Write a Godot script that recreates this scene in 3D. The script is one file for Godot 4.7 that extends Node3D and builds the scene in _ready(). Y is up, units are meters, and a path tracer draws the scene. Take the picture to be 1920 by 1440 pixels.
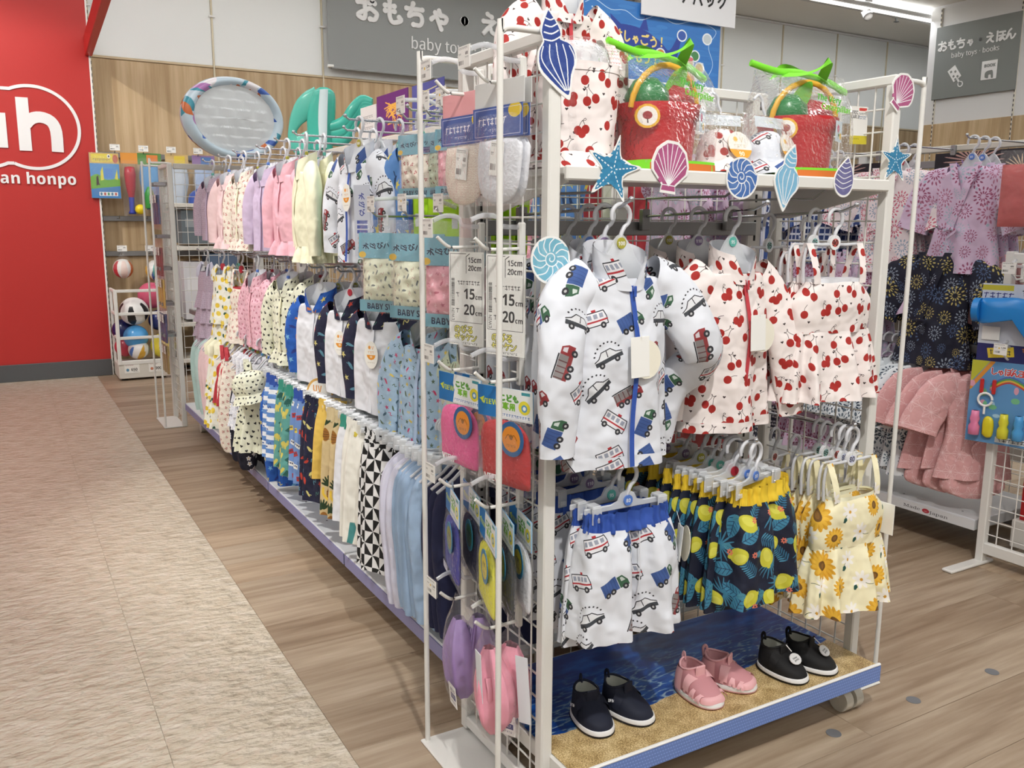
extends Node3D

var rng := RandomNumberGenerator.new()
var used := {}
var tex := {}
var M := {}


# ---------------------------------------------------------------- mesh builder
class MB:
	var v := PackedVector3Array()
	var n := PackedVector3Array()
	var t := PackedVector2Array()
	var ix := PackedInt32Array()
	var x := Transform3D.IDENTITY

	func at(p: Vector3, turn := Vector3.ZERO) -> MB:
		x = Transform3D(Basis.from_euler(turn), p)
		return self

	# rows of points; normals are smooth; the first and last column are joined when closed
	func grid(P: PackedVector3Array, T: PackedVector2Array, nu: int, nv: int, closed := false) -> MB:
		var base := v.size()
		for r in nv:
			for c in nu:
				var k := r * nu + c
				var cl := c - 1
				var cr := c + 1
				if closed:
					if cl < 0: cl = nu - 2
					if cr > nu - 1: cr = 1
				else:
					cl = maxi(cl, 0)
					cr = mini(cr, nu - 1)
				var du := P[r * nu + cr] - P[r * nu + cl]
				var dv := P[mini(r + 1, nv - 1) * nu + c] - P[maxi(r - 1, 0) * nu + c]
				var nn := dv.cross(du)
				nn = nn.normalized() if nn.length_squared() > 1e-20 else Vector3.UP
				v.append(x * P[k])
				n.append((x.basis * nn).normalized())
				t.append(T[k])
		for r in nv - 1:
			for c in nu - 1:
				var a := base + r * nu + c
				ix.append_array(PackedInt32Array([a, a + 1, a + nu + 1, a, a + nu + 1, a + nu]))
		return self

	func face(p: Array, out: Vector3, uv: Array = []) -> MB:
		var base := v.size()
		var nn: Vector3 = (p[1] - p[0]).cross(p[2] - p[0])
		var flip := nn.dot(out) > 0.0
		nn = nn.normalized() * (1.0 if flip else -1.0)
		for k in p.size():
			v.append(x * (p[k] as Vector3))
			n.append((x.basis * nn).normalized())
			if uv.size(): t.append(uv[k])
			else:
				var q: Vector3 = p[k]
				t.append(Vector2(q.x, -q.y) if absf(nn.z) > 0.6 else (Vector2(q.z, -q.y) if absf(nn.x) > 0.6 else Vector2(q.x, q.z)))
		for k in range(1, p.size() - 1):
			if flip: ix.append_array(PackedInt32Array([base, base + k + 1, base + k]))
			else: ix.append_array(PackedInt32Array([base, base + k, base + k + 1]))
		return self

	func box(c: Vector3, s: Vector3, b := 0.0) -> MB:
		var h := s * 0.5
		b = minf(b, minf(h.x, minf(h.y, h.z)) * 0.9)
		for ax in 3:
			var u := (ax + 1) % 3
			var w := (ax + 2) % 3
			for sg in [-1.0, 1.0]:
				var q := []
				for d in [[-1, -1], [1, -1], [1, 1], [-1, 1]]:
					var p := Vector3.ZERO
					p[ax] = sg * h[ax]
					p[u] = d[0] * (h[u] - b)
					p[w] = d[1] * (h[w] - b)
					q.append(c + p)
				var o := Vector3.ZERO
				o[ax] = sg
				face(q, o)
				if b > 0.0:
					for s2 in [-1.0, 1.0]:   # edge between faces ax and u
						var e := []
						for d in [[0, -1], [0, 1], [1, 1], [1, -1]]:
							var p := Vector3.ZERO
							p[ax] = sg * (h[ax] - (b if d[0] else 0.0))
							p[u] = s2 * (h[u] - (0.0 if d[0] else b))
							p[w] = d[1] * (h[w] - b)
							e.append(c + p)
						var oo := Vector3.ZERO
						oo[ax] = sg
						oo[u] = s2
						face(e, oo)
		if b > 0.0:
			for sx in [-1.0, 1.0]:
				for sy in [-1.0, 1.0]:
					for sz in [-1.0, 1.0]:
						var g := Vector3(sx, sy, sz)
						face([c + g * (h - Vector3(0, b, b)), c + g * (h - Vector3(b, 0, b)), c + g * (h - Vector3(b, b, 0))], g)
		return self

	# a tube along points; rad per point (or one); flat squeezes it along up
	func tube(pts: Array, rad: Array, nu := 8, up := Vector3(0, 0, 1), flat := 1.0, caps := true, fold := 0.0, fk := 5.0) -> MB:
		var nv := pts.size()
		var P := PackedVector3Array()
		var T := PackedVector2Array()
		var l := 0.0
		for r in nv:
			var a: Vector3 = pts[maxi(r - 1, 0)]
			var b: Vector3 = pts[mini(r + 1, nv - 1)]
			var tg := (b - a).normalized()
			var s := tg.cross(up)
			if s.length() < 0.05: s = tg.cross(Vector3(0.3, 0.9, 0.2))
			s = s.normalized()
			var w := s.cross(tg).normalized()
			if r > 0: l += (pts[r] as Vector3).distance_to(pts[r - 1])
			var q: float = rad[mini(r, rad.size() - 1)]
			for c in nu + 1:
				var th := TAU * c / nu
				var qq := q
				if fold > 0.0: qq += fold * sin(fk * th + l * 40.0) * minf(1.0, l * 12.0)
				P.append((pts[r] as Vector3) + s * cos(th) * qq + w * sin(th) * qq * flat)
				T.append(Vector2(th * q * (0.5 + 0.5 * flat), l))
		grid(P, T, nu + 1, nv, true)
		if caps:
			for e in [0, nv - 1]:
				var q := []
				for c in nu: q.append(P[e * (nu + 1) + c])
				face(q, (pts[e] as Vector3) - (pts[1 if e == 0 else nv - 2] as Vector3))
		return self

	func rod(a: Vector3, b: Vector3, r: float, nu := 8) -> MB:
		return tube([a, b], [r], nu)

	# revolve (radius, y) pairs about y
	func lathe(pr: Array, nu := 24, squash := 1.0) -> MB:
		var P := PackedVector3Array()
		var T := PackedVector2Array()
		var l := 0.0
		for r in pr.size():
			if r > 0: l += (pr[r] as Vector2).distance_to(pr[r - 1])
			for c in nu + 1:
				var th := TAU * c / nu - PI
				P.append(Vector3(sin(th) * pr[r].x, pr[r].y, cos(th) * pr[r].x * squash))
				T.append(Vector2(float(c) / nu, l))
		return grid(P, T, nu + 1, pr.size(), true)

	# rings of [y, half width, half depth, centre x, centre z, fold]; rows go down, front is +z
	func loft(R: Array, nu: int, nv: int, k := 6.0, ph := 0.0, e := 2.4, a0 := -PI, a1 := PI, dip := 0.0) -> MB:
		var P := PackedVector3Array()
		var T := PackedVector2Array()
		var m := R.size() - 1
		var vv := 0.0
		var last := Vector3.ZERO
		for j in nv:
			var s := float(j) / (nv - 1) * m
			var i0 := mini(int(s), m - 1)
			var f := s - i0
			var q := []
			for c in 6: q.append(cubic_interpolate(R[i0][c], R[i0 + 1][c], R[maxi(i0 - 1, 0)][c], R[mini(i0 + 2, m)][c], f))
			var row := PackedVector3Array()
			for c in nu:
				var th := a0 + (a1 - a0) * c / (nu - 1)
				var sn := sin(th)
				var cs := cos(th)
				var d: float = q[5] * (sin(k * th + ph) + 0.6 * sin(k * 1.63 * th + ph * 2.1 + q[0] * 9.0)) if q[5] != 0.0 else 0.0
				if absf(absf(th) - PI) < 0.3: d *= (PI - absf(th)) / 0.3
				var yy: float = q[0] - dip * pow(0.5 + 0.5 * cs, 2.0) * maxf(0.0, 1.0 - j / (nv * 0.2))
				row.append(Vector3(q[3] + signf(sn) * pow(absf(sn), 2.0 / e) * (q[1] + d * 0.5), yy, q[4] + signf(cs) * pow(absf(cs), 2.0 / e) * (q[2] + d)))
			var mid := nu / 2
			if j > 0: vv += last.distance_to(row[mid])
			last = row[mid]
			var u := PackedFloat32Array()
			var l := 0.0
			for c in nu:
				if c > 0: l += row[c].distance_to(row[c - 1])
				u.append(l)
			for c in nu:
				P.append(row[c])
				T.append(Vector2(u[c] - u[mid], vv))
		return grid(P, T, nu, nv, a1 - a0 > TAU - 0.01)

	# polygon in xy pushed along z; caps carry uv = (p - lo) / size when fit
	func prism(poly: PackedVector2Array, d: float, fit := false, bev := 0.0) -> MB:
		var lo := poly[0]
		var hi := poly[0]
		for p in poly:
			lo = lo.min(p)
			hi = hi.max(p)
		var tri := Geometry2D.triangulate_polygon(poly)
		for sg in [-1.0, 1.0]:
			var base := v.size()
			for p in poly:
				v.append(x * Vector3(p.x, p.y, sg * d * 0.5))
				n.append((x.basis * Vector3(0, 0, sg)).normalized())
				t.append(Vector2((p.x - lo.x) / (hi.x - lo.x), (hi.y - p.y) / (hi.y - lo.y)) if fit else Vector2(p.x, -p.y))
			for k in range(0, tri.size(), 3):
				var a := poly[tri[k]]
				var b := poly[tri[k + 1]]
				var c := poly[tri[k + 2]]
				var ccw := (b - a).cross(c - a) > 0.0
				if ccw == (sg > 0.0): ix.append_array(PackedInt32Array([base + tri[k], base + tri[k + 2], base + tri[k + 1]]))
				else: ix.append_array(PackedInt32Array([base + tri[k], base + tri[k + 1], base + tri[k + 2]]))
		var cw := Geometry2D.is_polygon_clockwise(poly)
		for k in poly.size():
			var a := poly[k]
			var b := poly[(k + 1) % poly.size()]
			var e := (b - a)
			var o := Vector3(e.y, -e.x, 0) * (-1.0 if cw else 1.0)
			if e.length() > 1e-6:
				face([Vector3(a.x, a.y, -d / 2), Vector3(b.x, b.y, -d / 2), Vector3(b.x, b.y, d / 2), Vector3(a.x, a.y, d / 2)], o, [Vector2(0, 0), Vector2(0, 0), Vector2(0, 0), Vector2(0, 0)])
		return self

	# a bent sheet: f(u, v) for u, v in 0..1
	func sheet(nu: int, nv: int, f: Callable, su := 1.0, sv := 1.0, closed := false) -> MB:
		var P := PackedVector3Array()
		var T := PackedVector2Array()
		for r in nv:
			for c in nu:
				var a := float(c) / (nu - 1)
				var b := float(r) / (nv - 1)
				P.append(f.call(a, b))
				T.append(Vector2(a * su, b * sv))
		return grid(P, T, nu, nv, closed)

	func mesh() -> ArrayMesh:
		var a := []
		a.resize(Mesh.ARRAY_MAX)
		a[Mesh.ARRAY_VERTEX] = v
		a[Mesh.ARRAY_NORMAL] = n
		a[Mesh.ARRAY_TEX_UV] = t
		a[Mesh.ARRAY_INDEX] = ix
		var m := ArrayMesh.new()
		m.add_surface_from_arrays(Mesh.PRIMITIVE_TRIANGLES, a)
		return m


# ---------------------------------------------------------------- canvas for printed patterns
class Cv:
	var im: Image
	var w: int
	var h: int
	var wrap := true
	var o := Transform2D.IDENTITY

	func _init(pw: int, ph: int, c: Color, wraps := true):
		w = pw
		h = ph
		wrap = wraps
		im = Image.create(w, h, false, Image.FORMAT_RGBA8)
		im.fill(c)

	func at(px: float, py: float, s := 1.0, rot := 0.0) -> Cv:
		o = Transform2D(rot, Vector2(s, s), 0.0, Vector2(px, py))
		return self

	func poly(p: Array, c: Color) -> void:
		var q := PackedVector2Array()
		var lo := Vector2(1e9, 1e9)
		var hi := -lo
		for k in p:
			var r: Vector2 = o * (k as Vector2)
			q.append(r)
			lo = lo.min(r)
			hi = hi.max(r)
		var xs := [0]
		var ys := [0]
		if wrap:
			if lo.x < 0: xs.append(w)
			if hi.x > w: xs.append(-w)
			if lo.y < 0: ys.append(h)
			if hi.y > h: ys.append(-h)
		var nq := q.size()
		for y in range(int(floor(lo.y)), int(ceil(hi.y)) + 1):
			var yc := y + 0.5
			var cr := []
			for k in nq:
				var a := q[k]
				var b := q[(k + 1) % nq]
				if (a.y <= yc) != (b.y <= yc): cr.append(a.x + (yc - a.y) / (b.y - a.y) * (b.x - a.x))
			cr.sort()
			for k in range(0, cr.size() - 1, 2):
				var x0 := int(round(cr[k]))
				var x1 := int(round(cr[k + 1]))
				if x1 > x0:
					for dx in xs:
						for dy in ys: im.fill_rect(Rect2i(x0 + dx, y + dy, x1 - x0, 1), c)

	func ell(cx: float, cy: float, rx: float, ry: float, c: Color, rot := 0.0, nn := 18) -> void:
		var p := []
		for k in nn: p.append(Vector2(cx, cy) + Vector2(cos(TAU * k / nn) * rx, sin(TAU * k / nn) * ry).rotated(rot))
		poly(p, c)

	func rect(x0: float, y0: float, x1: float, y1: float, c: Color) -> void:
		poly([Vector2(x0, y0), Vector2(x1, y0), Vector2(x1, y1), Vector2(x0, y1)], c)

	func line(p: Array, lw: float, c: Color, round_ends := true) -> void:
		for k in p.size() - 1:
			var a: Vector2 = p[k]
			var b: Vector2 = p[k + 1]
			var d := (b - a)
			if d.length() < 1e-5: continue
			var s := d.normalized().orthogonal() * lw * 0.5
			poly([a + s, b + s, b - s, a - s], c)
		if round_ends:
			for a in p: ell(a.x, a.y, lw * 0.5, lw * 0.5, c, 0.0, 10)

	static func smooth(p: Array, sub := 6) -> Array:
		if p.size() < 3: return p
		var r := []
		for k in p.size() - 1:
			var a: Vector2 = p[maxi(k - 1, 0)]
			var b: Vector2 = p[k]
			var c: Vector2 = p[k + 1]
			var d: Vector2 = p[mini(k + 2, p.size() - 1)]
			for j in sub: r.append(b.cubic_interpolate(c, a, d, float(j) / sub))
		r.append(p[-1])
		return r

	func curve(p: Array, lw: float, c: Color) -> void:
		line(Cv.smooth(p), lw, c)

	func star(cx: float, cy: float, r0: float, r1: float, k: int, c: Color, rot := 0.0) -> void:
		var p := []
		for j in k * 2: p.append(Vector2(cx, cy) + Vector2.from_angle(rot + PI * j / k) * (r0 if j % 2 == 0 else r1))
		poly(p, c)

	func petals(cx: float, cy: float, r0: float, r1: float, pw: float, k: int, c: Color, rot := 0.0) -> void:
		for j in k:
			var d := Vector2.from_angle(rot + TAU * j / k)
			var m := Vector2(cx, cy) + d * (r0 + r1) * 0.5
			ell(m.x, m.y, (r1 - r0) * 0.5, pw, c, d.angle(), 10)

	func texture() -> ImageTexture:
		return ImageTexture.create_from_image(im)

	# latin lettering cut from a TextMesh; (px, py) is the centre, size the cap height
	func text(s: String, px: float, py: float, size: float, c: Color, bold := true, rot := 0.0, face := "Droid Sans") -> void:
		var tm := TextMesh.new()
		var f := SystemFont.new()
		f.font_names = PackedStringArray([face])
		f.font_weight = 700 if bold else 400
		tm.font = f
		tm.text = s
		tm.font_size = 64
		tm.pixel_size = 0.01
		tm.depth = 0.0
		if tm.get_surface_count() == 0: return
		var a := tm.surface_get_arrays(0)
		var vs: PackedVector3Array = a[Mesh.ARRAY_VERTEX]
		var idx: PackedInt32Array = a[Mesh.ARRAY_INDEX] if a[Mesh.ARRAY_INDEX] else PackedInt32Array(range(vs.size()))
		var k := size / 0.46
		var keep := o
		o = o * Transform2D(rot, Vector2(px, py))
		for j in range(0, idx.size(), 3):
			if a[Mesh.ARRAY_NORMAL][idx[j]].z < 0.5: continue
			var p := []
			for q in 3: p.append(Vector2(vs[idx[j + q]].x, -vs[idx[j + q]].y) * k)
			poly(p, c)
		o = keep

	# Japanese characters from their strokes on a 10 x 10 grid; (px, py) is the top left corner
	func kana(s: String, px: float, py: float, size: float, lw: float, c: Color, step := 1.04, dy := 0.0) -> void:
		var keep := o
		var k := 0
		for ch in s:
			var cc := ch
			o = keep * Transform2D(0.0, Vector2.ONE * size / 10.0, 0.0, Vector2(px + k * size * step, py + k * dy))
			for st in Cv.glyph(cc):
				curve(st, lw * 10.0 / size, c)
			k += 1
		o = keep

	static func glyph(ch: String) -> Array:
		var r := []
		if not GLYPH.has(ch): return r
		for part in (GLYPH[ch] as String).split(" "):
			var st := []
			for k in range(0, part.length() - 1, 2):
				st.append(Vector2("0123456789A".find(part[k]), "0123456789A".find(part[k + 1])))
			r.append(st)
		return r

	const GLYPH := {
		"お": "1363 414548391827466586978969 7283",
		"も": "41444759799887 2363 2565",
		"ち": "1383 4134264575877949",
		"や": "154373948666 3269 5163",
		"え": "4162 2474742929566889",
		"ほ": "212529 4292 4595 7275775948577799",
		"ん": "5133194556698896",
		"ビ": "3137374989 3584 7082 8191",
		"ー": "1595",
		"チ": "7132 1494 525639",
		"バ": "3319 6399 7182 8191",
		"ッ": "2436 4355 847749",
		"グ": "413315 3282826639 8091 90A1",
		"こ": "2272 16285988",
		"ど": "2135 8345274989 7182 8191",
		"の": "52472816235283968869",
		"び": "134226385977638696 7182 8191",
		"る": "2272722626658769485778",
		"ゼ": "15939376 3237374989 7182 8191",
		"ケ": "3115 2393 636649",
		"ン": "1334 195893",
		"専": "1191 2373 2676 2326 7376 2474 5056 1797 6669 3748",
		"用": "212619 2181 8189 2484 2686 5159",
		"夏": "1090 2272 2226 7276 2474 2676 4719 4769 3799",
		"を": "2272 5126556794 475989",
		"は": "212529 4393 7175775948577799",
		"し": "31375987",
		"ゃ": "2645657668 3459 5464",
		"ご": "2272 16285988 7182 8191",
		"う": "4162 2463857849",
		"ま": "2272 2575 5157492837577899",
		"た": "1363 4119 5585 576999",
		"玉": "1282 2575 1989 5259 6778",
		"水": "5159 1444 4418 8362 5499",
		"遊": "1222 1416 1699 3353 4365 6283 7595 8589",
		"パ": "3319 6399 8191",
		"ツ": "2436 4355 847749",
		"せ": "1595 7176 323749 89",
		"セ": "15939376 3237374989",
		"ぼ": "212529 4282 4585 7275775948577799 9091",
		"ト": "4149 4466",
		"・": "5555"}


# ---------------------------------------------------------------- tree helpers
func numbered(called: String) -> String:
	used[called] = used.get(called, -1) + 1
	return called if used[called] == 0 else "%s_%03d" % [called, used[called]]


func tag(o: Node3D, label: String, category: String, group := "") -> Node3D:
	o.set_meta("label", label)
	o.set_meta("category", category)
	if group: o.set_meta("group", group)
	return o


func thing(called: String, label: String, category: String, at := Vector3.ZERO, turn := Vector3.ZERO, group := "") -> Node3D:
	var o := Node3D.new()
	o.name = numbered(called)
	add_child(o)
	o.position = at
	o.rotation = turn
	return tag(o, label, category, group)


func obj(called: String, mesh: Mesh, m: Material, parent: Node = self, at := Vector3.ZERO, turn := Vector3.ZERO) -> MeshInstance3D:
	var o := MeshInstance3D.new()
	o.name = numbered(called) if parent == self else called
	o.mesh = mesh
	o.material_override = m
	parent.add_child(o, true)
	o.position = at
	o.rotation = turn
	return o


func struct(called: String, mesh: Mesh, m: Material, parent: Node = self, at := Vector3.ZERO) -> MeshInstance3D:
	var o := obj(called, mesh, m, parent, at)
	if parent == self: o.set_meta("kind", "structure")
	return o


func dup(src: Node3D, label: String, at: Vector3, turn := Vector3.ZERO, group := "") -> Node3D:
	var o: Node3D = src.duplicate()
	var base: String = src.name
	if base.length() > 4 and base[-4] == "_" and base.right(3).is_valid_int(): base = base.left(-4)
	o.name = numbered(base)
	add_child(o)
	o.position = at
	o.rotation = turn
	o.set_meta("label", label)
	if group: o.set_meta("group", group)
	elif o.has_meta("group"): o.remove_meta("group")
	return o


func ordinal(k: int) -> String:
	return ["first", "second", "third", "fourth", "fifth", "sixth", "seventh", "eighth", "ninth", "tenth", "eleventh", "twelfth", "thirteenth", "fourteenth", "fifteenth", "sixteenth", "seventeenth", "eighteenth", "nineteenth", "twentieth"][k]


# ---------------------------------------------------------------- materials
func srgb(r: int, g: int, b: int) -> Color:
	return Color8(r, g, b)


func mat(c: Color, rough := 0.6, metal := 0.0, t: Texture2D = null, tile := 0.0) -> StandardMaterial3D:
	var m := StandardMaterial3D.new()
	m.albedo_color = c
	m.roughness = rough
	m.metallic = metal
	m.cull_mode = BaseMaterial3D.CULL_DISABLED
	if t:
		m.albedo_texture = t
		m.texture_filter = BaseMaterial3D.TEXTURE_FILTER_LINEAR_WITH_MIPMAPS_ANISOTROPIC
		if tile > 0.0: m.uv1_scale = Vector3(1.0 / tile, 1.0 / tile, 1)
	return m


func clear(c: Color, alpha := 0.12, rough := 0.06) -> StandardMaterial3D:
	var m := mat(Color(c, alpha), rough)
	m.transparency = BaseMaterial3D.TRANSPARENCY_ALPHA
	return m


func glow(c: Color, e: float) -> StandardMaterial3D:
	var m := mat(Color.WHITE, 0.5)
	m.emission_enabled = true
	m.emission = c
	m.emission_energy_multiplier = e
	return m


func noise_tex(w: int, h: int, freq: float, cols: Array, seed_: int, as_n := false, oct := 4, bump := 4.0, kind := FastNoiseLite.TYPE_SIMPLEX_SMOOTH) -> NoiseTexture2D:
	var f := FastNoiseLite.new()
	f.seed = seed_
	f.noise_type = kind
	f.frequency = freq
	f.fractal_octaves = oct
	var tx := NoiseTexture2D.new()
	tx.width = w
	tx.height = h
	tx.seamless = true
	tx.noise = f
	if as_n:
		tx.as_normal_map = true
		tx.bump_strength = bump
	else:
		var g := Gradient.new()
		g.offsets = PackedFloat32Array(range(cols.size()).map(func(i): return float(i) / (cols.size() - 1)))
		g.colors = PackedColorArray(cols)
		tx.color_ramp = g
	return tx


func sticker(called: String, mesh_w: float, mesh_h: float, t: Texture2D, parent: Node, at: Vector3, turn := Vector3.ZERO, d := 0.0012, rough := 0.45) -> MeshInstance3D:
	var p := PackedVector2Array([Vector2(-mesh_w / 2, -mesh_h / 2), Vector2(mesh_w / 2, -mesh_h / 2), Vector2(mesh_w / 2, mesh_h / 2), Vector2(-mesh_w / 2, mesh_h / 2)])
	return obj(called, MB.new().prism(p, d, true).mesh(), mat(Color.WHITE, rough, 0.0, t), parent, at, turn)


# ================================================================ the scene
func _ready() -> void:
	rng.seed = 7
	var cam := Camera3D.new()
	cam.name = "camera"
	add_child(cam)
	cam.position = Vector3(0, 1.165, 0)
	cam.rotation_degrees = Vector3(-10.197, -30.08, 0.336)
	cam.fov = rad_to_deg(2.0 * atan(720.0 / 1652.7))
	cam.near = 0.05
	cam.current = true
	var we := WorldEnvironment.new()
	we.name = "environment"
	var env := Environment.new()
	env.background_mode = Environment.BG_COLOR
	env.background_color = Color(0.02, 0.02, 0.02)
	env.tonemap_mode = Environment.TONE_MAPPER_LINEAR
	env.tonemap_exposure = 0.8
	env.sdfgi_enabled = true
	env.ssao_enabled = true
	env.ssil_enabled = true
	we.environment = env
	add_child(we)
	for z in [-6.42, -4.25, -2.1, 0.1, 2.3]: light_line(z)
	for s in SPOTS: spot_lamp(s[0], s[1], s[2], s[3])

	common_materials()
	fabrics()
	build_room()
	build_signs()
	build_end_cap()
	build_end_cap_goods()
	build_hook_goods()
	build_shelf_goods()
	build_shoes()
	build_gondola()
	build_left_upper()
	build_left_lower()
	build_far_end()
	build_right()


const SPOTS := [[Vector3(7.78, 3.3, -6.36), Vector3(7.2, 1.2, -4.6), 6.0, "white spotlight hanging beside the visible ceiling light line"],
	[Vector3(0.35, 3.3, 0.35), Vector3(1.35, 0.55, -1.4), 7.0, "white ceiling spotlight aimed at the end display"],
	[Vector3(-0.6, 3.3, -3.2), Vector3(0.95, 0.9, -3.3), 7.0, "white ceiling spotlight aimed at the long clothes rack"],
	[Vector3(-0.9, 3.3, -5.6), Vector3(0.2, 1.6, -7.4), 5.0, "white ceiling spotlight aimed at the red wall"]]


func light_line(z: float) -> void:
	var o := thing("ceiling_light", "long slim white ceiling light line, %s" % {-6.42: "the one seen near the back wall", -4.25: "overhead at the far end of the long rack", -2.1: "overhead between the two end displays", 0.1: "overhead above the camera", 2.3: "overhead behind the camera"}[z], "light", Vector3(3.2 if z < -6.0 else 2.05, 3.36, z))
	var ln := 15.4 if z < -6.0 else 13.0
	obj("housing", MB.new().box(Vector3(0, 0, 0.02), Vector3(ln, 0.05, 0.17), 0.01).mesh(), mat(Color(0.8, 0.8, 0.8), 0.5), o)
	obj("light_strip", MB.new().box(Vector3(0, -0.034, 0.075), Vector3(ln - 0.1, 0.02, 0.05), 0.004).mesh(), glow(Color(1, 0.985, 0.96), 3.0), o)
	var l := AreaLight3D.new()
	l.name = "light"
	l.area_size = Vector2(ln - 0.2, 0.16)
	l.light_color = Color(0.98, 0.99, 1.0)
	l.light_energy = LINE_ENERGY
	l.area_range = 30.0
	l.area_attenuation = 2.0
	l.shadow_enabled = true
	o.add_child(l, true)
	l.position = Vector3(0, -0.06, 0.06)
	l.rotation_degrees = Vector3(-90, 0, 0)
	var u := l.duplicate() as AreaLight3D
	u.name = "up_light"
	u.light_energy = LINE_ENERGY * 1.0
	o.add_child(u, true)
	u.position = Vector3(0, 0.035, 0.0)
	u.rotation_degrees = Vector3(90, 0, 0)


const LINE_ENERGY := 7.0


func spot_lamp(p: Vector3, to: Vector3, e: float, label: String) -> void:
	var o := thing("spotlight", label, "spotlight", p)
	var d := (to - p).normalized()
	obj("mount", MB.new().rod(Vector3(0, 0.12, 0), Vector3.ZERO, 0.012).box(Vector3(0, 0.11, 0), Vector3(0.12, 0.03, 0.05), 0.006).mesh(), mat(Color(0.82, 0.82, 0.82), 0.4), o)
	var st := obj("lamp_head", MB.new().tube([-d * 0.07, -d * 0.065, d * 0.06, d * 0.075, d * 0.075, d * 0.055], [0.02, 0.042, 0.048, 0.048, 0.04, 0.038], 20, Vector3.UP, 1.0, false).mesh(), mat(Color(0.82, 0.82, 0.82), 0.35), o)
	obj("lens", MB.new().tube([d * 0.055, d * 0.06], [0.038], 20).mesh(), glow(Color(1, 0.98, 0.95), 4.0), o)
	var l := SpotLight3D.new()
	l.name = "light"
	o.add_child(l)
	l.position = d * 0.085
	l.look_at_from_position(p + d * 0.085, to, Vector3(0.01, 1, 0.02))
	l.position = d * 0.085
	l.light_color = Color(1.0, 0.98, 0.96)
	l.light_energy = e
	l.spot_angle = 26.0
	l.spot_angle_attenuation = 0.6
	l.spot_range = 30.0
	l.spot_attenuation = 2.0
	l.light_size = 0.04
	l.shadow_enabled = true


func common_materials() -> void:
	M.white = mat(srgb(226, 225, 220), 0.42)
	M.white_plastic = mat(srgb(240, 240, 238), 0.35)
	M.frost = clear(Color(0.93, 0.945, 0.96), 0.52, 0.2)
	M.hook = clear(Color(0.9, 0.91, 0.93), 0.72, 0.22)
	M.clear = clear(Color(0.95, 0.96, 0.97), 0.07, 0.05)
	M.film = clear(Color(0.95, 0.96, 0.97), 0.045, 0.05)
	M.vinyl = clear(Color(0.95, 0.96, 0.97), 0.03, 0.05)
	var nf := noise_tex(256, 256, 0.02, [], 5, true, 4, 9.0)
	for k in ["film", "vinyl"]:
		M[k].normal_enabled = true
		M[k].normal_texture = nf
		M[k].normal_scale = 1.2
		M[k].metallic_specular = 0.35
		M[k].uv1_scale = Vector3(14, 14, 1)
	M.vinyl.normal_scale = 2.0
	M.vinyl.metallic_specular = 0.7
	M.chrome = mat(srgb(190, 192, 195), 0.22, 0.9)
	M.steel = mat(srgb(150, 150, 150), 0.38, 0.7)
	M.grey = mat(srgb(150, 152, 152), 0.5)
	M.dark = mat(srgb(28, 28, 30), 0.6)
	M.black = mat(srgb(12, 12, 14), 0.7)
	M.paper = mat(srgb(240, 240, 236), 0.7)
	M.red = mat(srgb(205, 40, 34), 0.5)


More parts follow.
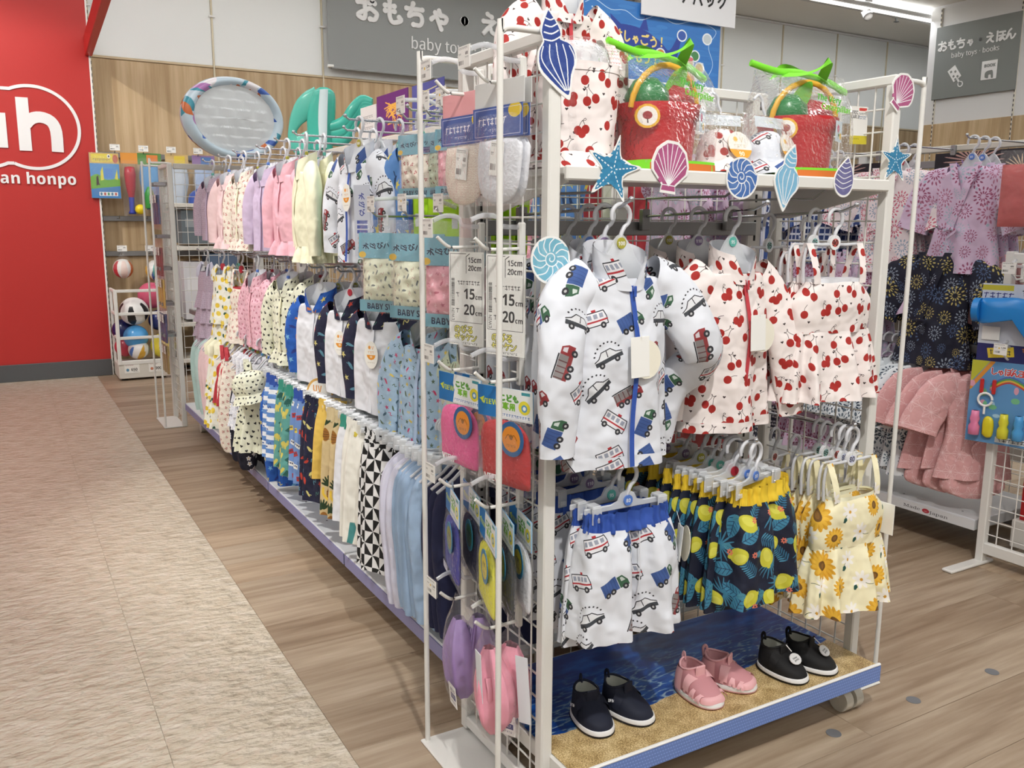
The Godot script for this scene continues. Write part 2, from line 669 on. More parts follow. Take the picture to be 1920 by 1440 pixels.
func build_room() -> void:
	# floor: a slab, printed stone tiles to the left and wood-look planks to the right
	var slab := struct("floor", MB.new().box(Vector3(3.3, -0.06, -2.0), Vector3(16.6, 0.1, 11.6)).mesh(), mat(srgb(90, 80, 70), 0.8))
	var stone := mat(Color.WHITE, 0.2, 0.0, noise_tex(1024, 1024, 0.012, [srgb(186, 172, 150), srgb(200, 188, 167), srgb(208, 197, 178), srgb(220, 211, 195)], 3, false, 6), 1.6)
	stone.uv1_scale = Vector3(0.8, 1.6, 1)
	stone.normal_enabled = true
	stone.normal_texture = noise_tex(1024, 1024, 0.02, [], 11, true, 6, 16.0)
	stone.normal_scale = 0.55
	stone.metallic_specular = 0.85
	var rows := [-7.45, -6.5, -5.6, -4.7, -3.8, -2.9, -2.0, -1.1, -0.2, 0.7]
	var cols := [0.59, 0.24, -0.21, -0.66, -1.11, -1.56, -2.01, -2.46]
	for r in rows.size() - 1:
		for c in cols.size() - 1:
			var cx: float = (cols[c] + cols[c + 1]) / 2.0
			var cz: float = (rows[r] + rows[r + 1]) / 2.0
			var b := MB.new()
			b.box(Vector3.ZERO, Vector3(cols[c] - cols[c + 1] - 0.0005, 0.012, rows[r + 1] - rows[r] - 0.0005), 0.0006)
			for k in b.t.size(): b.t[k] += Vector2(cx, cz) + Vector2(c * 0.37, r * 0.21)
			obj("stone_tile", b.mesh(), stone, slab, Vector3(cx, -0.006, cz))
	var planks := []
	tex.plank = []
	for k in 2: tex.plank.append(M_wood(k, [srgb(150, 130, 108), srgb(166, 147, 125), srgb(174, 156, 134), srgb(186, 169, 148)]))
	var lamt := M_wood(6, [srgb(172, 144, 106), srgb(186, 159, 121), srgb(196, 170, 132), srgb(206, 181, 144)])
	for k in 4:
		var w := mat([Color(1, 1, 1), Color(0.94, 0.93, 0.92), Color(1.0, 0.98, 0.96), Color(0.9, 0.88, 0.86)][k], 0.42, 0.0, tex.plank[k % 2])
		w.uv1_scale = Vector3(0.3, 4.2, 1)
		planks.append(w)
	var z := -7.5
	var row := 0
	while z < 0.3:
		var x := 0.59
		var nx := 0.59 + rng.randf_range(0.25, 1.15)
		while x < 4.4:
			nx = minf(nx, 4.4)
			var b := MB.new().box(Vector3.ZERO, Vector3(nx - x - 0.0012, 0.012, 0.1788), 0.0006)
			var off := Vector2(rng.randf() * 7.0, rng.randf() * 3.0)
			for k in b.t.size(): b.t[k] += off
			obj("floor_plank", b.mesh(), planks[rng.randi() % 4], slab, Vector3((x + nx) / 2.0, -0.006, z + 0.09))
			x = nx
			nx = x + 1.2
		z += 0.18
		row += 1
	for k in 3:
		var d := obj("floor_marker", MB.new().lathe([Vector2(0.0, 0.001), Vector2(0.017, 0.001), Vector2(0.0175, 0)], 20).mesh(), mat(srgb(110, 112, 116), 0.5), self, Vector3([1.6, 1.894, 2.204][k], 0.0005, [-1.252, -1.254, -1.242][k]))
		tag(d, "small round grey floor marker, %s from the end display" % ["nearest one", "middle one counted", "farthest one"][k], "floor marker", "")

	# ceiling
	struct("ceiling", MB.new().box(Vector3(3.3, 3.49, -2.0), Vector3(16.6, 0.1, 11.6)).mesh(), mat(srgb(238, 235, 228), 0.85))
	# red wall with its grey skirting
	var redt := mat(srgb(184, 42, 38), 0.5)
	struct("wall_red", MB.new().box(Vector3(-1.9, 1.72, -7.515), Vector3(5.2, 3.44, 0.17)).mesh(), redt)
	struct("baseboard_red", MB.new().box(Vector3(-1.9, 0.064, -7.425), Vector3(5.2, 0.128, 0.012), 0.003).mesh(), mat(srgb(84, 86, 88), 0.5))
	struct("trim_1", MB.new().box(Vector3(0.706, 1.72, -7.5), Vector3(0.012, 3.44, 0.14)).mesh(), mat(srgb(238, 236, 232), 0.5))
	# back wall: panels between slotted uprights
	var wall := struct("wall_back", MB.new().box(Vector3(6.0, 1.72, -7.68), Vector3(10.9, 3.44, 0.12)).mesh(), mat(srgb(120, 116, 110), 0.8))
	var pale := mat(srgb(238, 241, 240), 0.7)
	var lam := []
	for k in 3:
		var m := mat([Color(1, 1, 1), Color(0.95, 0.95, 0.95), Color(1.0, 0.985, 0.97)][k], 0.5, 0.0, lamt)
		m.uv1_scale = Vector3(2.6, 0.12, 1)
		lam.append(m)
	for k in 12:
		var x0 := 0.735 + 0.9 * k
		var x1 := x0 + 0.885
		var b := MB.new().box(Vector3.ZERO, Vector3(x1 - x0, 2.38, 0.02), 0.002)
		for q in b.t.size(): b.t[q] += Vector2(k * 1.7, k * 0.6)
		obj("wood_panel", b.mesh(), lam[k % 3], wall, Vector3((x0 + x1) / 2.0, 1.2, -7.61))
		obj("white_panel", MB.new().box(Vector3.ZERO, Vector3(x1 - x0, 1.02, 0.02), 0.002).mesh(), pale, wall, Vector3((x0 + x1) / 2.0, 2.92, -7.61))
		obj("panel_cap", MB.new().box(Vector3.ZERO, Vector3(x1 - x0, 0.018, 0.03), 0.003).mesh(), mat(srgb(206, 188, 155), 0.5), wall, Vector3((x0 + x1) / 2.0, 2.4, -7.606))
		var up := obj("wall_upright", MB.new().box(Vector3.ZERO, Vector3(0.014, 3.42, 0.026), 0.002).mesh(), mat(srgb(216, 206, 180), 0.45), wall, Vector3(x0 - 0.0075, 1.71, -7.602))
		if k == 0: slots(up, 3.4)
		obj("wall_clip", MB.new().box(Vector3.ZERO, Vector3(0.05, 0.015, 0.012), 0.003).mesh(), M.white_plastic, wall, Vector3(x0 - 0.0075, 2.76 + 0.02 * k, -7.582))
	struct("trim_2", MB.new().box(Vector3(6.0, 3.425, -7.59), Vector3(10.8, 0.02, 0.04), 0.004).mesh(), mat(srgb(232, 232, 230), 0.5))
	# right wall (a boxed column line) with laminate below
	var wr := struct("wall_right", MB.new().box(Vector3(8.88, 1.72, -1.35), Vector3(0.3, 3.44, 9.9)).mesh(), mat(srgb(222, 222, 222), 0.75))
	for k in 6:
		var z0 := -6.29 + k * 0.86
		var b := MB.new().box(Vector3.ZERO, Vector3(0.02, 2.245, 0.86), 0.002)
		obj("wood_panel", b.mesh(), lam[k % 3], wr, Vector3(8.725, 1.125, z0 + 0.43))
		var up := obj("wall_upright", MB.new().box(Vector3.ZERO, Vector3(0.02, 3.4, 0.014), 0.002).mesh(), mat(srgb(220, 214, 200), 0.45), wr, Vector3(8.722, 1.71, z0 + 0.12))
		if k < 3: slots(up, 3.4, true)
	struct("wall_left", MB.new().box(Vector3(-4.75, 1.72, -2.0), Vector3(0.3, 3.44, 11.6)).mesh(), mat(srgb(226, 224, 220), 0.8))
	struct("wall_front", MB.new().box(Vector3(3.3, 1.72, 3.75), Vector3(16.6, 3.44, 0.3)).mesh(), mat(srgb(226, 224, 220), 0.8))
	struct("wall_side", MB.new().box(Vector3(11.35, 1.72, -2.0), Vector3(0.2, 3.44, 11.6)).mesh(), mat(srgb(222, 222, 222), 0.75))
	# red frame beam that reaches from the red wall towards the aisle
	var bm := obj("red_beam", MB.new().box(Vector3(0, 0, 1.3), Vector3(0.05, 0.13, 2.6), 0.003).mesh(), mat(srgb(200, 36, 32), 0.45), self, Vector3(0.7, 2.435, -7.43), Vector3(0, deg_to_rad(-2.0), 0))
	tag(bm, "red square beam running from the red wall out over the aisle", "beam")
	var sp := thing("sprinkler", "small grey sprinkler head in the ceiling near the spotlight", "sprinkler", Vector3(8.73, 3.43, -6.73))
	obj("body", MB.new().lathe([Vector2(0.05, 0.01), Vector2(0.05, 0), Vector2(0.015, -0.005), Vector2(0.012, -0.04), Vector2(0.03, -0.045), Vector2(0.03, -0.05), Vector2(0, -0.05)], 16).mesh(), M.grey, sp)


func slots(up: Node3D, h: float, side := false) -> void:
	var b := MB.new()
	var y := -h / 2
	while y < h / 2:
		if side: b.box(Vector3(-0.0105, y, 0), Vector3(0.002, 0.024, 0.008))
		else: b.box(Vector3(0, y, 0.0135), Vector3(0.007, 0.024, 0.002))
		y += 0.045
	obj("slot_row", b.mesh(), M.dark, up).set_meta("kind", "stuff")


func M_wood(k: int, cols: Array) -> NoiseTexture2D:
	var f := FastNoiseLite.new()
	f.seed = 40 + k
	f.noise_type = FastNoiseLite.TYPE_SIMPLEX_SMOOTH
	f.frequency = 0.008
	f.fractal_octaves = 6
	f.fractal_gain = 0.6
	f.domain_warp_enabled = true
	f.domain_warp_amplitude = 24.0
	f.domain_warp_frequency = 0.006
	var tx := NoiseTexture2D.new()
	tx.width = 512
	tx.height = 512
	tx.seamless = true
	tx.noise = f
	var g := Gradient.new()
	g.offsets = PackedFloat32Array([0.15, 0.42, 0.6, 0.85])
	g.colors = PackedColorArray(cols)
	tx.color_ramp = g
	return tx


# ================================================================ printed fabrics
func fab(key: String, cv: Cv, tile: float, rough := 0.75) -> void:
	M[key] = cloth(Color.WHITE, cv.texture(), tile, rough)


func cloth(c: Color, t: Texture2D = null, tile := 0.3, rough := 0.75) -> StandardMaterial3D:
	var m := mat(c, rough, 0.0, t, tile)
	if not tex.has("wrinkle"): tex.wrinkle = noise_tex(256, 256, 0.012, [], 21, true, 3, 12.0)
	if not t: m.uv1_scale = Vector3(1.0 / tile, 1.0 / tile, 1)
	m.normal_enabled = true
	m.normal_texture = tex.wrinkle
	m.normal_scale = 0.55
	return m


func spread(cv: Cv, nx: int, ny: int, jit: float, f: Callable) -> void:
	var k := 0
	for r in ny:
		for c in nx:
			var x := (c + 0.5 + (0.5 if r % 2 else 0.0) + rng.randf_range(-jit, jit)) / nx * cv.w
			var y := (r + 0.5 + rng.randf_range(-jit, jit)) / ny * cv.h
			f.call(k, x, y)
			k += 1


func V(a: Array) -> Array:
	var r := []
	for k in range(0, a.size(), 2): r.append(Vector2(a[k], a[k + 1]))
	return r


func car(cv: Cv, k: int) -> void:
	var dk := srgb(45, 46, 52)
	var gy := srgb(135, 130, 130)
	match k % 6:
		0, 4:
			cv.rect(-48, -28, 12, 18, srgb(62, 90, 150))
			for j in 5: cv.line(V([-42 + j * 11, -26, -42 + j * 11, 16]), 1.5, srgb(48, 72, 126))
			cv.poly(V([14, -20, 34, -20, 46, 0, 46, 18, 14, 18]), srgb(56, 96, 70))
			cv.poly(V([24, -15, 32, -15, 39, -2, 24, -2]), srgb(200, 210, 205))
		1, 3:
			cv.rect(-50, -22, 20, 16, gy)
			cv.rect(-50, 4, 20, 16, srgb(138, 54, 56))
			for j in 4: cv.line(V([-46 + j * 16, -20, -46 + j * 16, 4]), 3, srgb(96, 60, 62))
			cv.line(V([-52, -25, 18, -25]), 4, dk)
			cv.poly(V([20, -22, 40, -22, 50, -4, 50, 16, 20, 16]), srgb(142, 48, 52))
			cv.poly(V([28, -17, 38, -17, 44, -4, 28, -4]), srgb(205, 200, 205))
		2:
			cv.rect(-44, -26, 40, 16, srgb(228, 228, 232))
			cv.line(V([-44, -26, 40, -26, 46, -6, 46, 16, -44, 16, -44, -26]), 3, dk)
			cv.line(V([-44, 2, 46, 2]), 5, srgb(176, 44, 52))
			for j in 4: cv.rect(-38 + j * 20, -20, -25 + j * 20, -6, srgb(150, 156, 172))
			cv.rect(0, -34, 14, -27, srgb(176, 44, 52))
		5:
			cv.poly(V([-50, 0, -34, -6, -20, -22, 14, -22, 30, -6, 50, 0, 50, 16, -50, 16]), srgb(222, 224, 228))
			cv.poly(V([-50, 3, 50, 3, 50, 16, -50, 16]), srgb(62, 66, 72))
			cv.line(V([-50, 0, -34, -6, -20, -22, 14, -22, 30, -6, 50, 0]), 3, dk)
			cv.line(V([-2, -22, -2, 0]), 3, dk)
			for j in 9:
				var a := PI + 0.45 + j * 0.28
				cv.ell(cos(a) * 50, 4 + sin(a) * 50, 3.6, 3, dk, 0, 6)
	for q in ([-30, 28] if k % 6 in [2, 5] else [-34, -12, 32]):
		cv.ell(q, 18, 10, 10, dk, 0, 14)
		cv.ell(q, 18, 4, 4, srgb(190, 190, 190), 0, 8)


func leaf(cv: Cv, l: float, w: float, c: Color, ribs: Color) -> void:
	cv.poly(Cv.smooth(V([0, 0, l * 0.3, -w, l * 0.7, -w * 0.8, l, 0, l * 0.7, w * 0.8, l * 0.3, w, 0, 0]), 4), c)
	cv.line(V([0, 0, l, 0]), 2.5, ribs)
	for j in 5:
		var q := l * (0.15 + 0.16 * j)
		cv.line(V([q, 0, q + l * 0.14, -w * 0.8]), 2.0, ribs, false)
		cv.line(V([q, 0, q + l * 0.14, w * 0.8]), 2.0, ribs, false)


func fabrics() -> void:
	var c: Cv
	# cars on white
	c = Cv.new(896, 896, srgb(224, 228, 236))
	var cc := c
	spread(c, 4, 5, 0.13, func(k, x, y): car(cc.at(x, y, 1.6, rng.randf_range(-1.3, 1.3)), [0, 5, 1, 2, 4, 5, 3, 2][(k * 5 + k / 4) % 8]))
	fab("cars", c, 0.33)
	# cherries
	c = Cv.new(768, 768, srgb(241, 232, 229))
	var c2 := c
	var red := srgb(166, 36, 29)
	var ink := srgb(52, 40, 40)
	spread(c, 6, 7, 0.2, func(_k, x, y):
		c2.at(x + 40, y - 34, 1.35, 0.0)
		c2.poly(V([0, 6, -7, -2, -4, -6, 0, -3, 4, -6, 7, -2]), ink))
	spread(c, 5, 6, 0.16, func(k, x, y):
		c2.at(x, y, 1.15, rng.randf_range(-0.8, 0.8))
		if k % 3 == 0:
			c2.curve(V([-22, -4, -6, -40, -14, -58, 0, -50, 12, -60, 6, -40, 24, 4]), 2.4, ink)
			c2.ell(-24, 6, 21, 22, red)
			c2.ell(22, 12, 21, 22, red)
		elif k % 3 == 1:
			c2.curve(V([0, 0, 8, -24, 26, -40]), 2.4, ink)
			c2.ell(0, 8, 21, 22, red)
		else:
			c2.curve(V([-18, 0, 4, -34, 20, 0]), 2.4, ink)
			c2.curve(V([4, -34, 18, -44, 22, -36, 4, -34]), 2.2, ink)
			c2.ell(-20, 8, 20, 21, red)
			c2.ell(18, 6, 20, 21, red)
			c2.ell(0, 24, 19, 20, red))
	fab("cherry", c, 0.27)
	# tropical lemons on navy
	c = Cv.new(768, 768, srgb(16, 24, 48))
	var c3 := c
	spread(c, 6, 6, 0.2, func(k, x, y):
		c3.at(x, y, 1.3, rng.randf() * TAU)
		if k % 3 == 0:
			for j in 13: c3.ell(cos(j * 0.36 - 2.2) * 34, sin(j * 0.36 - 2.2) * 34, 34, 3.4, srgb(58, 126, 156), j * 0.36 - 2.2, 10)
		elif k % 3 == 1: leaf(c3, 104, 27, srgb(62, 132, 164), srgb(22, 44, 76))
		else:
			for j in 9:
				c3.ell(j * 11, -14 + j * 0.6, 3.4, 16, srgb(70, 140, 170), 0.6, 8)
				c3.ell(j * 11, 14 - j * 0.6, 3.4, 16, srgb(50, 112, 146), -0.6, 8)
			c3.line(V([-10, 0, 100, 0]), 3, srgb(40, 96, 130)))
	spread(c, 4, 4, 0.22, func(k, x, y):
		c3.at(x, y, 1.05, rng.randf() * TAU)
		leaf(c3.at(x - 36, y - 30, 0.7, rng.randf() * 3.0 + 2.0), 80, 24, srgb(74, 140, 160), srgb(44, 104, 130))
		c3.at(x, y, 1.2, rng.randf() * TAU)
		c3.ell(0, 0, 46, 35, srgb(208, 205, 64))
		c3.ell(44, 0, 11, 9, srgb(208, 205, 64))
		c3.ell(-5, -8, 30, 18, srgb(222, 220, 92))
		if k % 4 == 1:
			c3.ell(0, 0, 38, 30, srgb(238, 236, 190))
			for j in 8: c3.line(V([0, 0, cos(j * PI / 4) * 30, sin(j * PI / 4) * 24]), 2.5, srgb(206, 204, 80)))
	spread(c, 3, 4, 0.3, func(_k, x, y): c3.at(x, y, 1.0, rng.randf()).petals(0, 0, 4, 18, 4.2, 7, srgb(226, 120, 96)))
	fab("lemon", c, 0.32, 0.6)
	# sunflowers
	c = Cv.new(768, 768, srgb(246, 239, 202))
	var c4 := c
	spread(c, 4, 5, 0.2, func(k, x, y):
		c4.at(x, y, 1.0, rng.randf() * TAU)
		if k % 2 == 0:
			leaf(c4.at(x + 50, y + 40, 1.0, rng.randf() * TAU), 46, 16, srgb(32, 84, 74), srgb(22, 62, 58))
			var s := rng.randf_range(1.0, 1.55)
			c4.at(x, y, s, rng.randf() * TAU).petals(0, 0, 14, 62, 9.5, 15, srgb(222, 165, 44))
			c4.at(x, y, s, 0.2).petals(0, 0, 14, 52, 7, 13, srgb(236, 186, 62))
			c4.ell(0, 0, 21, 21, srgb(112, 78, 34))
			c4.ell(0, 0, 12, 12, srgb(140, 100, 46))
		else:
			c4.curve(V([0, 0, 20, 40, 50, 60]), 3, srgb(70, 84, 66))
			c4.petals(0, 0, 8, 58, 11, 8, srgb(250, 247, 240))
			c4.ell(0, 0, 9, 9, srgb(214, 160, 60))
			leaf(c4.at(x - 30, y + 30, 1.0, 2.0), 34, 12, srgb(40, 96, 84), srgb(24, 66, 60)))
	fab("sun", c, 0.3)
	# small all-over prints
	dots("hearts", srgb(232, 233, 210), 0.16, 6, [srgb(28, 28, 30)], "heart")
	dots("dino", srgb(94, 160, 152), 0.24, 5, [srgb(44, 74, 130), srgb(172, 82, 50), srgb(60, 110, 170), srgb(214, 200, 96), srgb(34, 92, 84)], "beast")
	dots("space", srgb(32, 92, 184), 0.22, 6, [srgb(226, 206, 110), srgb(40, 60, 140), srgb(120, 180, 220), srgb(200, 120, 70)], "mix")
	dots("rocket", srgb(22, 26, 56), 0.2, 6, [srgb(190, 60, 46), srgb(90, 140, 160), srgb(206, 196, 120), srgb(60, 110, 100)], "mix")
	dots("trains", srgb(112, 146, 202), 0.2, 5, [srgb(240, 240, 236), srgb(222, 196, 70), srgb(180, 50, 50)], "box")
	dots("animals", srgb(168, 196, 220), 0.15, 7, [srgb(70, 100, 120), srgb(200, 70, 110), srgb(90, 110, 90), srgb(226, 200, 90)], "mix")
	dots("greenbaby", srgb(200, 212, 186), 0.14, 7, [srgb(80, 90, 76), srgb(150, 110, 90)], "mix")
	dots("babycream", srgb(232, 233, 208), 0.15, 8, [srgb(150, 156, 146), srgb(110, 116, 114), srgb(206, 180, 160)], "mix")
	dots("babypink", srgb(238, 172, 184), 0.15, 7, [srgb(200, 110, 130), srgb(250, 210, 216)], "mix")
	dots("pinkfloral", srgb(238, 190, 204), 0.13, 6, [srgb(176, 82, 108), srgb(120, 120, 90)], "sprig")
	dots("creamsprig", srgb(240, 230, 216), 0.14, 5, [srgb(188, 110, 110), srgb(150, 140, 110)], "sprig")
	dots("lavfloral", srgb(200, 182, 200), 0.09, 9, [srgb(150, 122, 152), srgb(236, 226, 236)], "sprig")
	dots("tealfruit", srgb(120, 192, 190), 0.24, 4, [srgb(220, 120, 60), srgb(90, 160, 170), srgb(240, 230, 200)], "mix")
	dots("bluefruit", srgb(92, 142, 206), 0.24, 4, [srgb(232, 212, 90), srgb(44, 70, 110), srgb(236, 236, 226)], "mix")
	dots("pine", srgb(206, 184, 138), 0.24, 3, [srgb(150, 96, 34)], "pine")
	dots("lemonwhite", srgb(238, 238, 226), 0.2, 5, [srgb(228, 196, 60), srgb(236, 208, 80), srgb(50, 100, 80)], "fruit")
	dots("flowerwhite", srgb(226, 232, 236), 0.34, 5, [srgb(52, 66, 84), srgb(96, 112, 126)], "burst")
	dots("flowerlav", srgb(214, 190, 216), 0.36, 6, [srgb(152, 78, 112), srgb(176, 110, 140), srgb(170, 190, 204)], "burst")
	dots("flowerpink", srgb(238, 226, 229), 0.36, 6, [srgb(206, 100, 124), srgb(150, 170, 190)], "burst")
	dots("navyburst", srgb(18, 21, 42), 0.36, 7, [srgb(196, 180, 104), srgb(150, 162, 176), srgb(84, 106, 142)], "burst")
	dots("navytriangle", srgb(38, 42, 60), 0.1, 6, [srgb(220, 222, 226)], "box")
	# stripes
	c = Cv.new(256, 256, srgb(236, 240, 246))
	for j in 4: c.rect(0, j * 64, 256, j * 64 + 32, srgb(98, 142, 206))
	for j in 10: c.at(rng.randf() * 256, rng.randf() * 256, 0.6, rng.randf()).poly(V([-20, 8, -10, -8, 8, -12, 24, 0, 10, 8]), srgb(70, 98, 158))
	fab("stripe", c, 0.13)
	c = Cv.new(256, 256, srgb(226, 230, 238))
	for j in 3: c.rect(j * 86, 0, j * 86 + 46, 256, srgb(40, 72, 140))
	for j in 9: c.line(V([j * 29, 0, j * 29, 256]), 3, srgb(120, 150, 200), false)
	fab("wagara", c, 0.16)
	c = Cv.new(256, 256, srgb(40, 62, 118))
	for j in 4:
		c.rect(0, j * 64, 256, j * 64 + 20, srgb(214, 220, 230))
		c.rect(j * 64, 0, j * 64 + 16, 256, Color(srgb(190, 200, 220)))
	fab("plaid", c, 0.1)
	# windmill triangles
	c = Cv.new(256, 256, srgb(236, 236, 236))
	for a in [[0, 0], [128, 0], [0, 128], [128, 128]]:
		for j in 4:
			var d := Vector2.from_angle(j * PI / 2)
			var e := Vector2.from_angle(j * PI / 2 + PI / 4) * 1.414
			var o := Vector2(a[0] + 64, a[1] + 64)
			c.at(0, 0).poly([o, o + d * 64, o + e * 64], srgb(16, 16, 18))
	fab("windmill", c, 0.105)
	# brush strokes
	c = Cv.new(512, 512, srgb(238, 236, 226))
	for j in 11:
		c.at(rng.randf() * 512, rng.randf() * 512, rng.randf_range(0.8, 1.3), rng.randf_range(-0.5, 0.4))
		c.poly(V([-16, -60, 4, -66, 18, -52, 16, 56, 4, 66, -14, 60]), [srgb(190, 62, 44), srgb(28, 30, 52), srgb(86, 130, 186), srgb(220, 200, 70), srgb(70, 140, 140), srgb(238, 236, 226)][j % 6])
	fab("brush", c, 0.34)
	# hemp-leaf stars
	for kk in [["asanoha", srgb(222, 168, 168), srgb(238, 206, 206)]]:
		c = Cv.new(384, 384, kk[1])
		for r in 3:
			for q in 3:
				c.at((q + 0.5 * (r % 2)) * 128.0 + 40, r * 128.0 + 40)
				for j in 6:
					var d := Vector2.from_angle(j * PI / 3)
					var e := Vector2.from_angle(j * PI / 3 + PI / 6)
					c.line([Vector2.ZERO, d * 64], 3.2, kk[2], false)
					c.line([Vector2.ZERO, e * 40, d * 64], 2.2, kk[2], false)
					c.line([e * 40, Vector2.from_angle((j + 1) * PI / 3) * 64], 2.2, kk[2], false)
		fab(kk[0], c, 0.19)
	# lace
	c = Cv.new(256, 256, srgb(226, 228, 236))
	for j in 40: c.at(rng.randf() * 256, rng.randf() * 256, 0.8, rng.randf()).petals(0, 0, 2, 15, 5, 5, srgb(250, 250, 252))
	fab("lace", c, 0.08)
	c = Cv.new(256, 256, srgb(20, 22, 42))
	for j in 12:
		c.at(rng.randf() * 256, rng.randf() * 256, 1.2, rng.randf()).petals(0, 0, 2, 18, 6, 5, srgb(236, 236, 240))
		c.ell(0, 0, 4, 4, srgb(220, 180, 70))
	fab("navydaisy", c, 0.16)
	var plain := {"pink": srgb(240, 184, 198), "palepink": srgb(242, 212, 214), "lilac": srgb(204, 186, 214), "mint": srgb(196, 226, 222), "cream": srgb(240, 238, 208), "white_cloth": srgb(226, 228, 234),
			"palelilac": srgb(218, 218, 236), "paleblue": srgb(176, 198, 226), "skyblue": srgb(160, 186, 216), "navy": srgb(22, 28, 66), "ink": srgb(18, 20, 34), "neon": srgb(190, 240, 40), "royal": srgb(48, 84, 170), "yellow": srgb(234, 200, 52),
			"gold": srgb(226, 190, 90), "coral": srgb(196, 92, 90), "rosecloth": srgb(192, 60, 70), "teal": srgb(60, 150, 130), "sand_cloth": srgb(226, 206, 196), "beige": srgb(210, 192, 150), "purple": srgb(156, 128, 184), "deepblue": srgb(44, 44, 150),
			"lime": srgb(226, 222, 60), "hotpink": srgb(236, 96, 156), "redcap": srgb(186, 30, 34), "charcoal": srgb(48, 50, 56), "towelpink": srgb(238, 158, 178)}
	for k in plain: M[k] = cloth(plain[k])


func dots(key: String, bg: Color, tile: float, n: int, cols: Array, kind: String) -> void:
	var c := Cv.new(320, 320, bg)
	var s := 320.0 / n / 100.0
	var f := func(k, x, y):
		c.at(x, y, s, rng.randf() * TAU)
		var col: Color = cols[k % cols.size()]
		match kind:
			"heart":
				c.at(x, y, s * 0.85, rng.randf_range(-0.5, 0.5))
				c.poly(V([0, 26, -24, 0, -24, -14, -12, -20, 0, -10, 12, -20, 24, -14, 24, 0]), col)
			"beast":
				c.at(x, y, s * 1.2, rng.randf_range(-0.5, 0.5))
				c.poly(Cv.smooth(V([-42, 4, -22, -10, 0, -20, 14, -12, 22, -28, 38, -26, 34, -10, 20, 8, 10, 14, -20, 12, -42, 4]), 4), col)
				for q in [-14, -4, 8, 14]: c.rect(q - 3, 8, q + 3, 26, col)
			"mix":
				if k % 3 == 0: c.star(0, 0, 30, 12, 5, col)
				elif k % 3 == 1:
					c.poly(Cv.smooth(V([-36, 0, -10, -14, 24, -8, 36, 0, 24, 10, -10, 12, -36, 0]), 3), col)
					c.line(V([-20, 10, -34, 22]), 6, col)
				else: c.curve(V([-26, 10, -8, -16, 6, 8, 26, -8]), 8, col)
			"box":
				c.at(x, y, s, rng.randf_range(-0.4, 0.4))
				c.rect(-32, -20, 32, 18, col)
				for q in 3: c.rect(-24 + q * 18, -12, -12 + q * 18, 2, srgb(60, 66, 90))
			"sprig":
				c.line(V([0, 0, 14, 22]), 5, cols[-1])
				for q in 3: c.ell(cos(q * 2.1) * 15, sin(q * 2.1) * 13 - 6, 11, 10, cols[0], 0, 8)
			"pine":
				c.at(x, y, s * 0.8, rng.randf_range(-0.4, 0.4))
				for q in 7: c.ell(cos(-PI / 2 + (q - 3) * 0.4) * 26, -22 + sin(-PI / 2 + (q - 3) * 0.4) * 26, 24, 6, srgb(34, 58, 30), -PI / 2 + (q - 3) * 0.4, 8)
				c.ell(0, 18, 24, 30, srgb(150, 100, 36))
				for q in 4: c.line(V([-20, 0 + q * 12, 20, 12 + q * 10]), 2.5, srgb(100, 62, 20))
				c.curve(V([-38, -14, -42, 10, -22, 34]), 13, srgb(226, 190, 60))
			"fruit":
				if k % 3 == 2: leaf(c, 52, 16, cols[2], srgb(36, 76, 62))
				else: c.ell(0, 0, 36, 27, col)
			"burst":
				var q0 := rng.randf_range(0.55, 1.2)
				c.at(x, y, s * q0, rng.randf())
				c.petals(0, 0, 12, 30, 3.6, 11, col)
				c.petals(0, 0, 34, 52, 4.4, 13, col, 0.2)
				c.ell(30, 44, 7, 7, cols[-1], 0, 8)
	spread(c, n, n, 0.2, f)
	fab(key, c, tile)


# ================================================================ garments
# A pattern is a list of [part name, mesh, material slot]; wear() hangs one with its own materials and label.
var G := {}


func path3(p: Array, sub := 4) -> Array:
	var r := []
	for k in p.size() - 1:
		var a = p[maxi(k - 1, 0)]
		var d = p[mini(k + 2, p.size() - 1)]
		for j in sub:
			var f := float(j) / sub
			if p[k] is Vector3: r.append((p[k] as Vector3).cubic_interpolate(p[k + 1], a, d, f))
			else: r.append(cubic_interpolate(p[k], p[k + 1], a, d, f))
	r.append(p[-1])
	return r


func wear(key: String, called: String, label: String, category: String, at: Vector3, turn: Vector3, mats: Dictionary, group := "", extra := []) -> Node3D:
	var o := thing(called, label, category, at, turn, group)
	for p in G[key] + extra:
		var m = mats.get(p[2], M.white_cloth if p[2] == "lining" else mats.get("body"))
		if m is String: m = M[m]
		var q := obj(p[0], p[1], m, o)
		if p.size() > 3: q.position = p[3]
		if p.size() > 4: q.rotation = p[4]
	return o


func sleeve(s: float, pts: Array, rad: Array, nu: int, fold := 0.002) -> ArrayMesh:
	var q := []
	for p in pts: q.append(Vector3(p.x * s, p.y, p.z))
	return MB.new().tube(path3(q, 5), path3(rad, 5), nu, Vector3(0, 0, 1), 0.62, false, fold, 4.0).mesh()


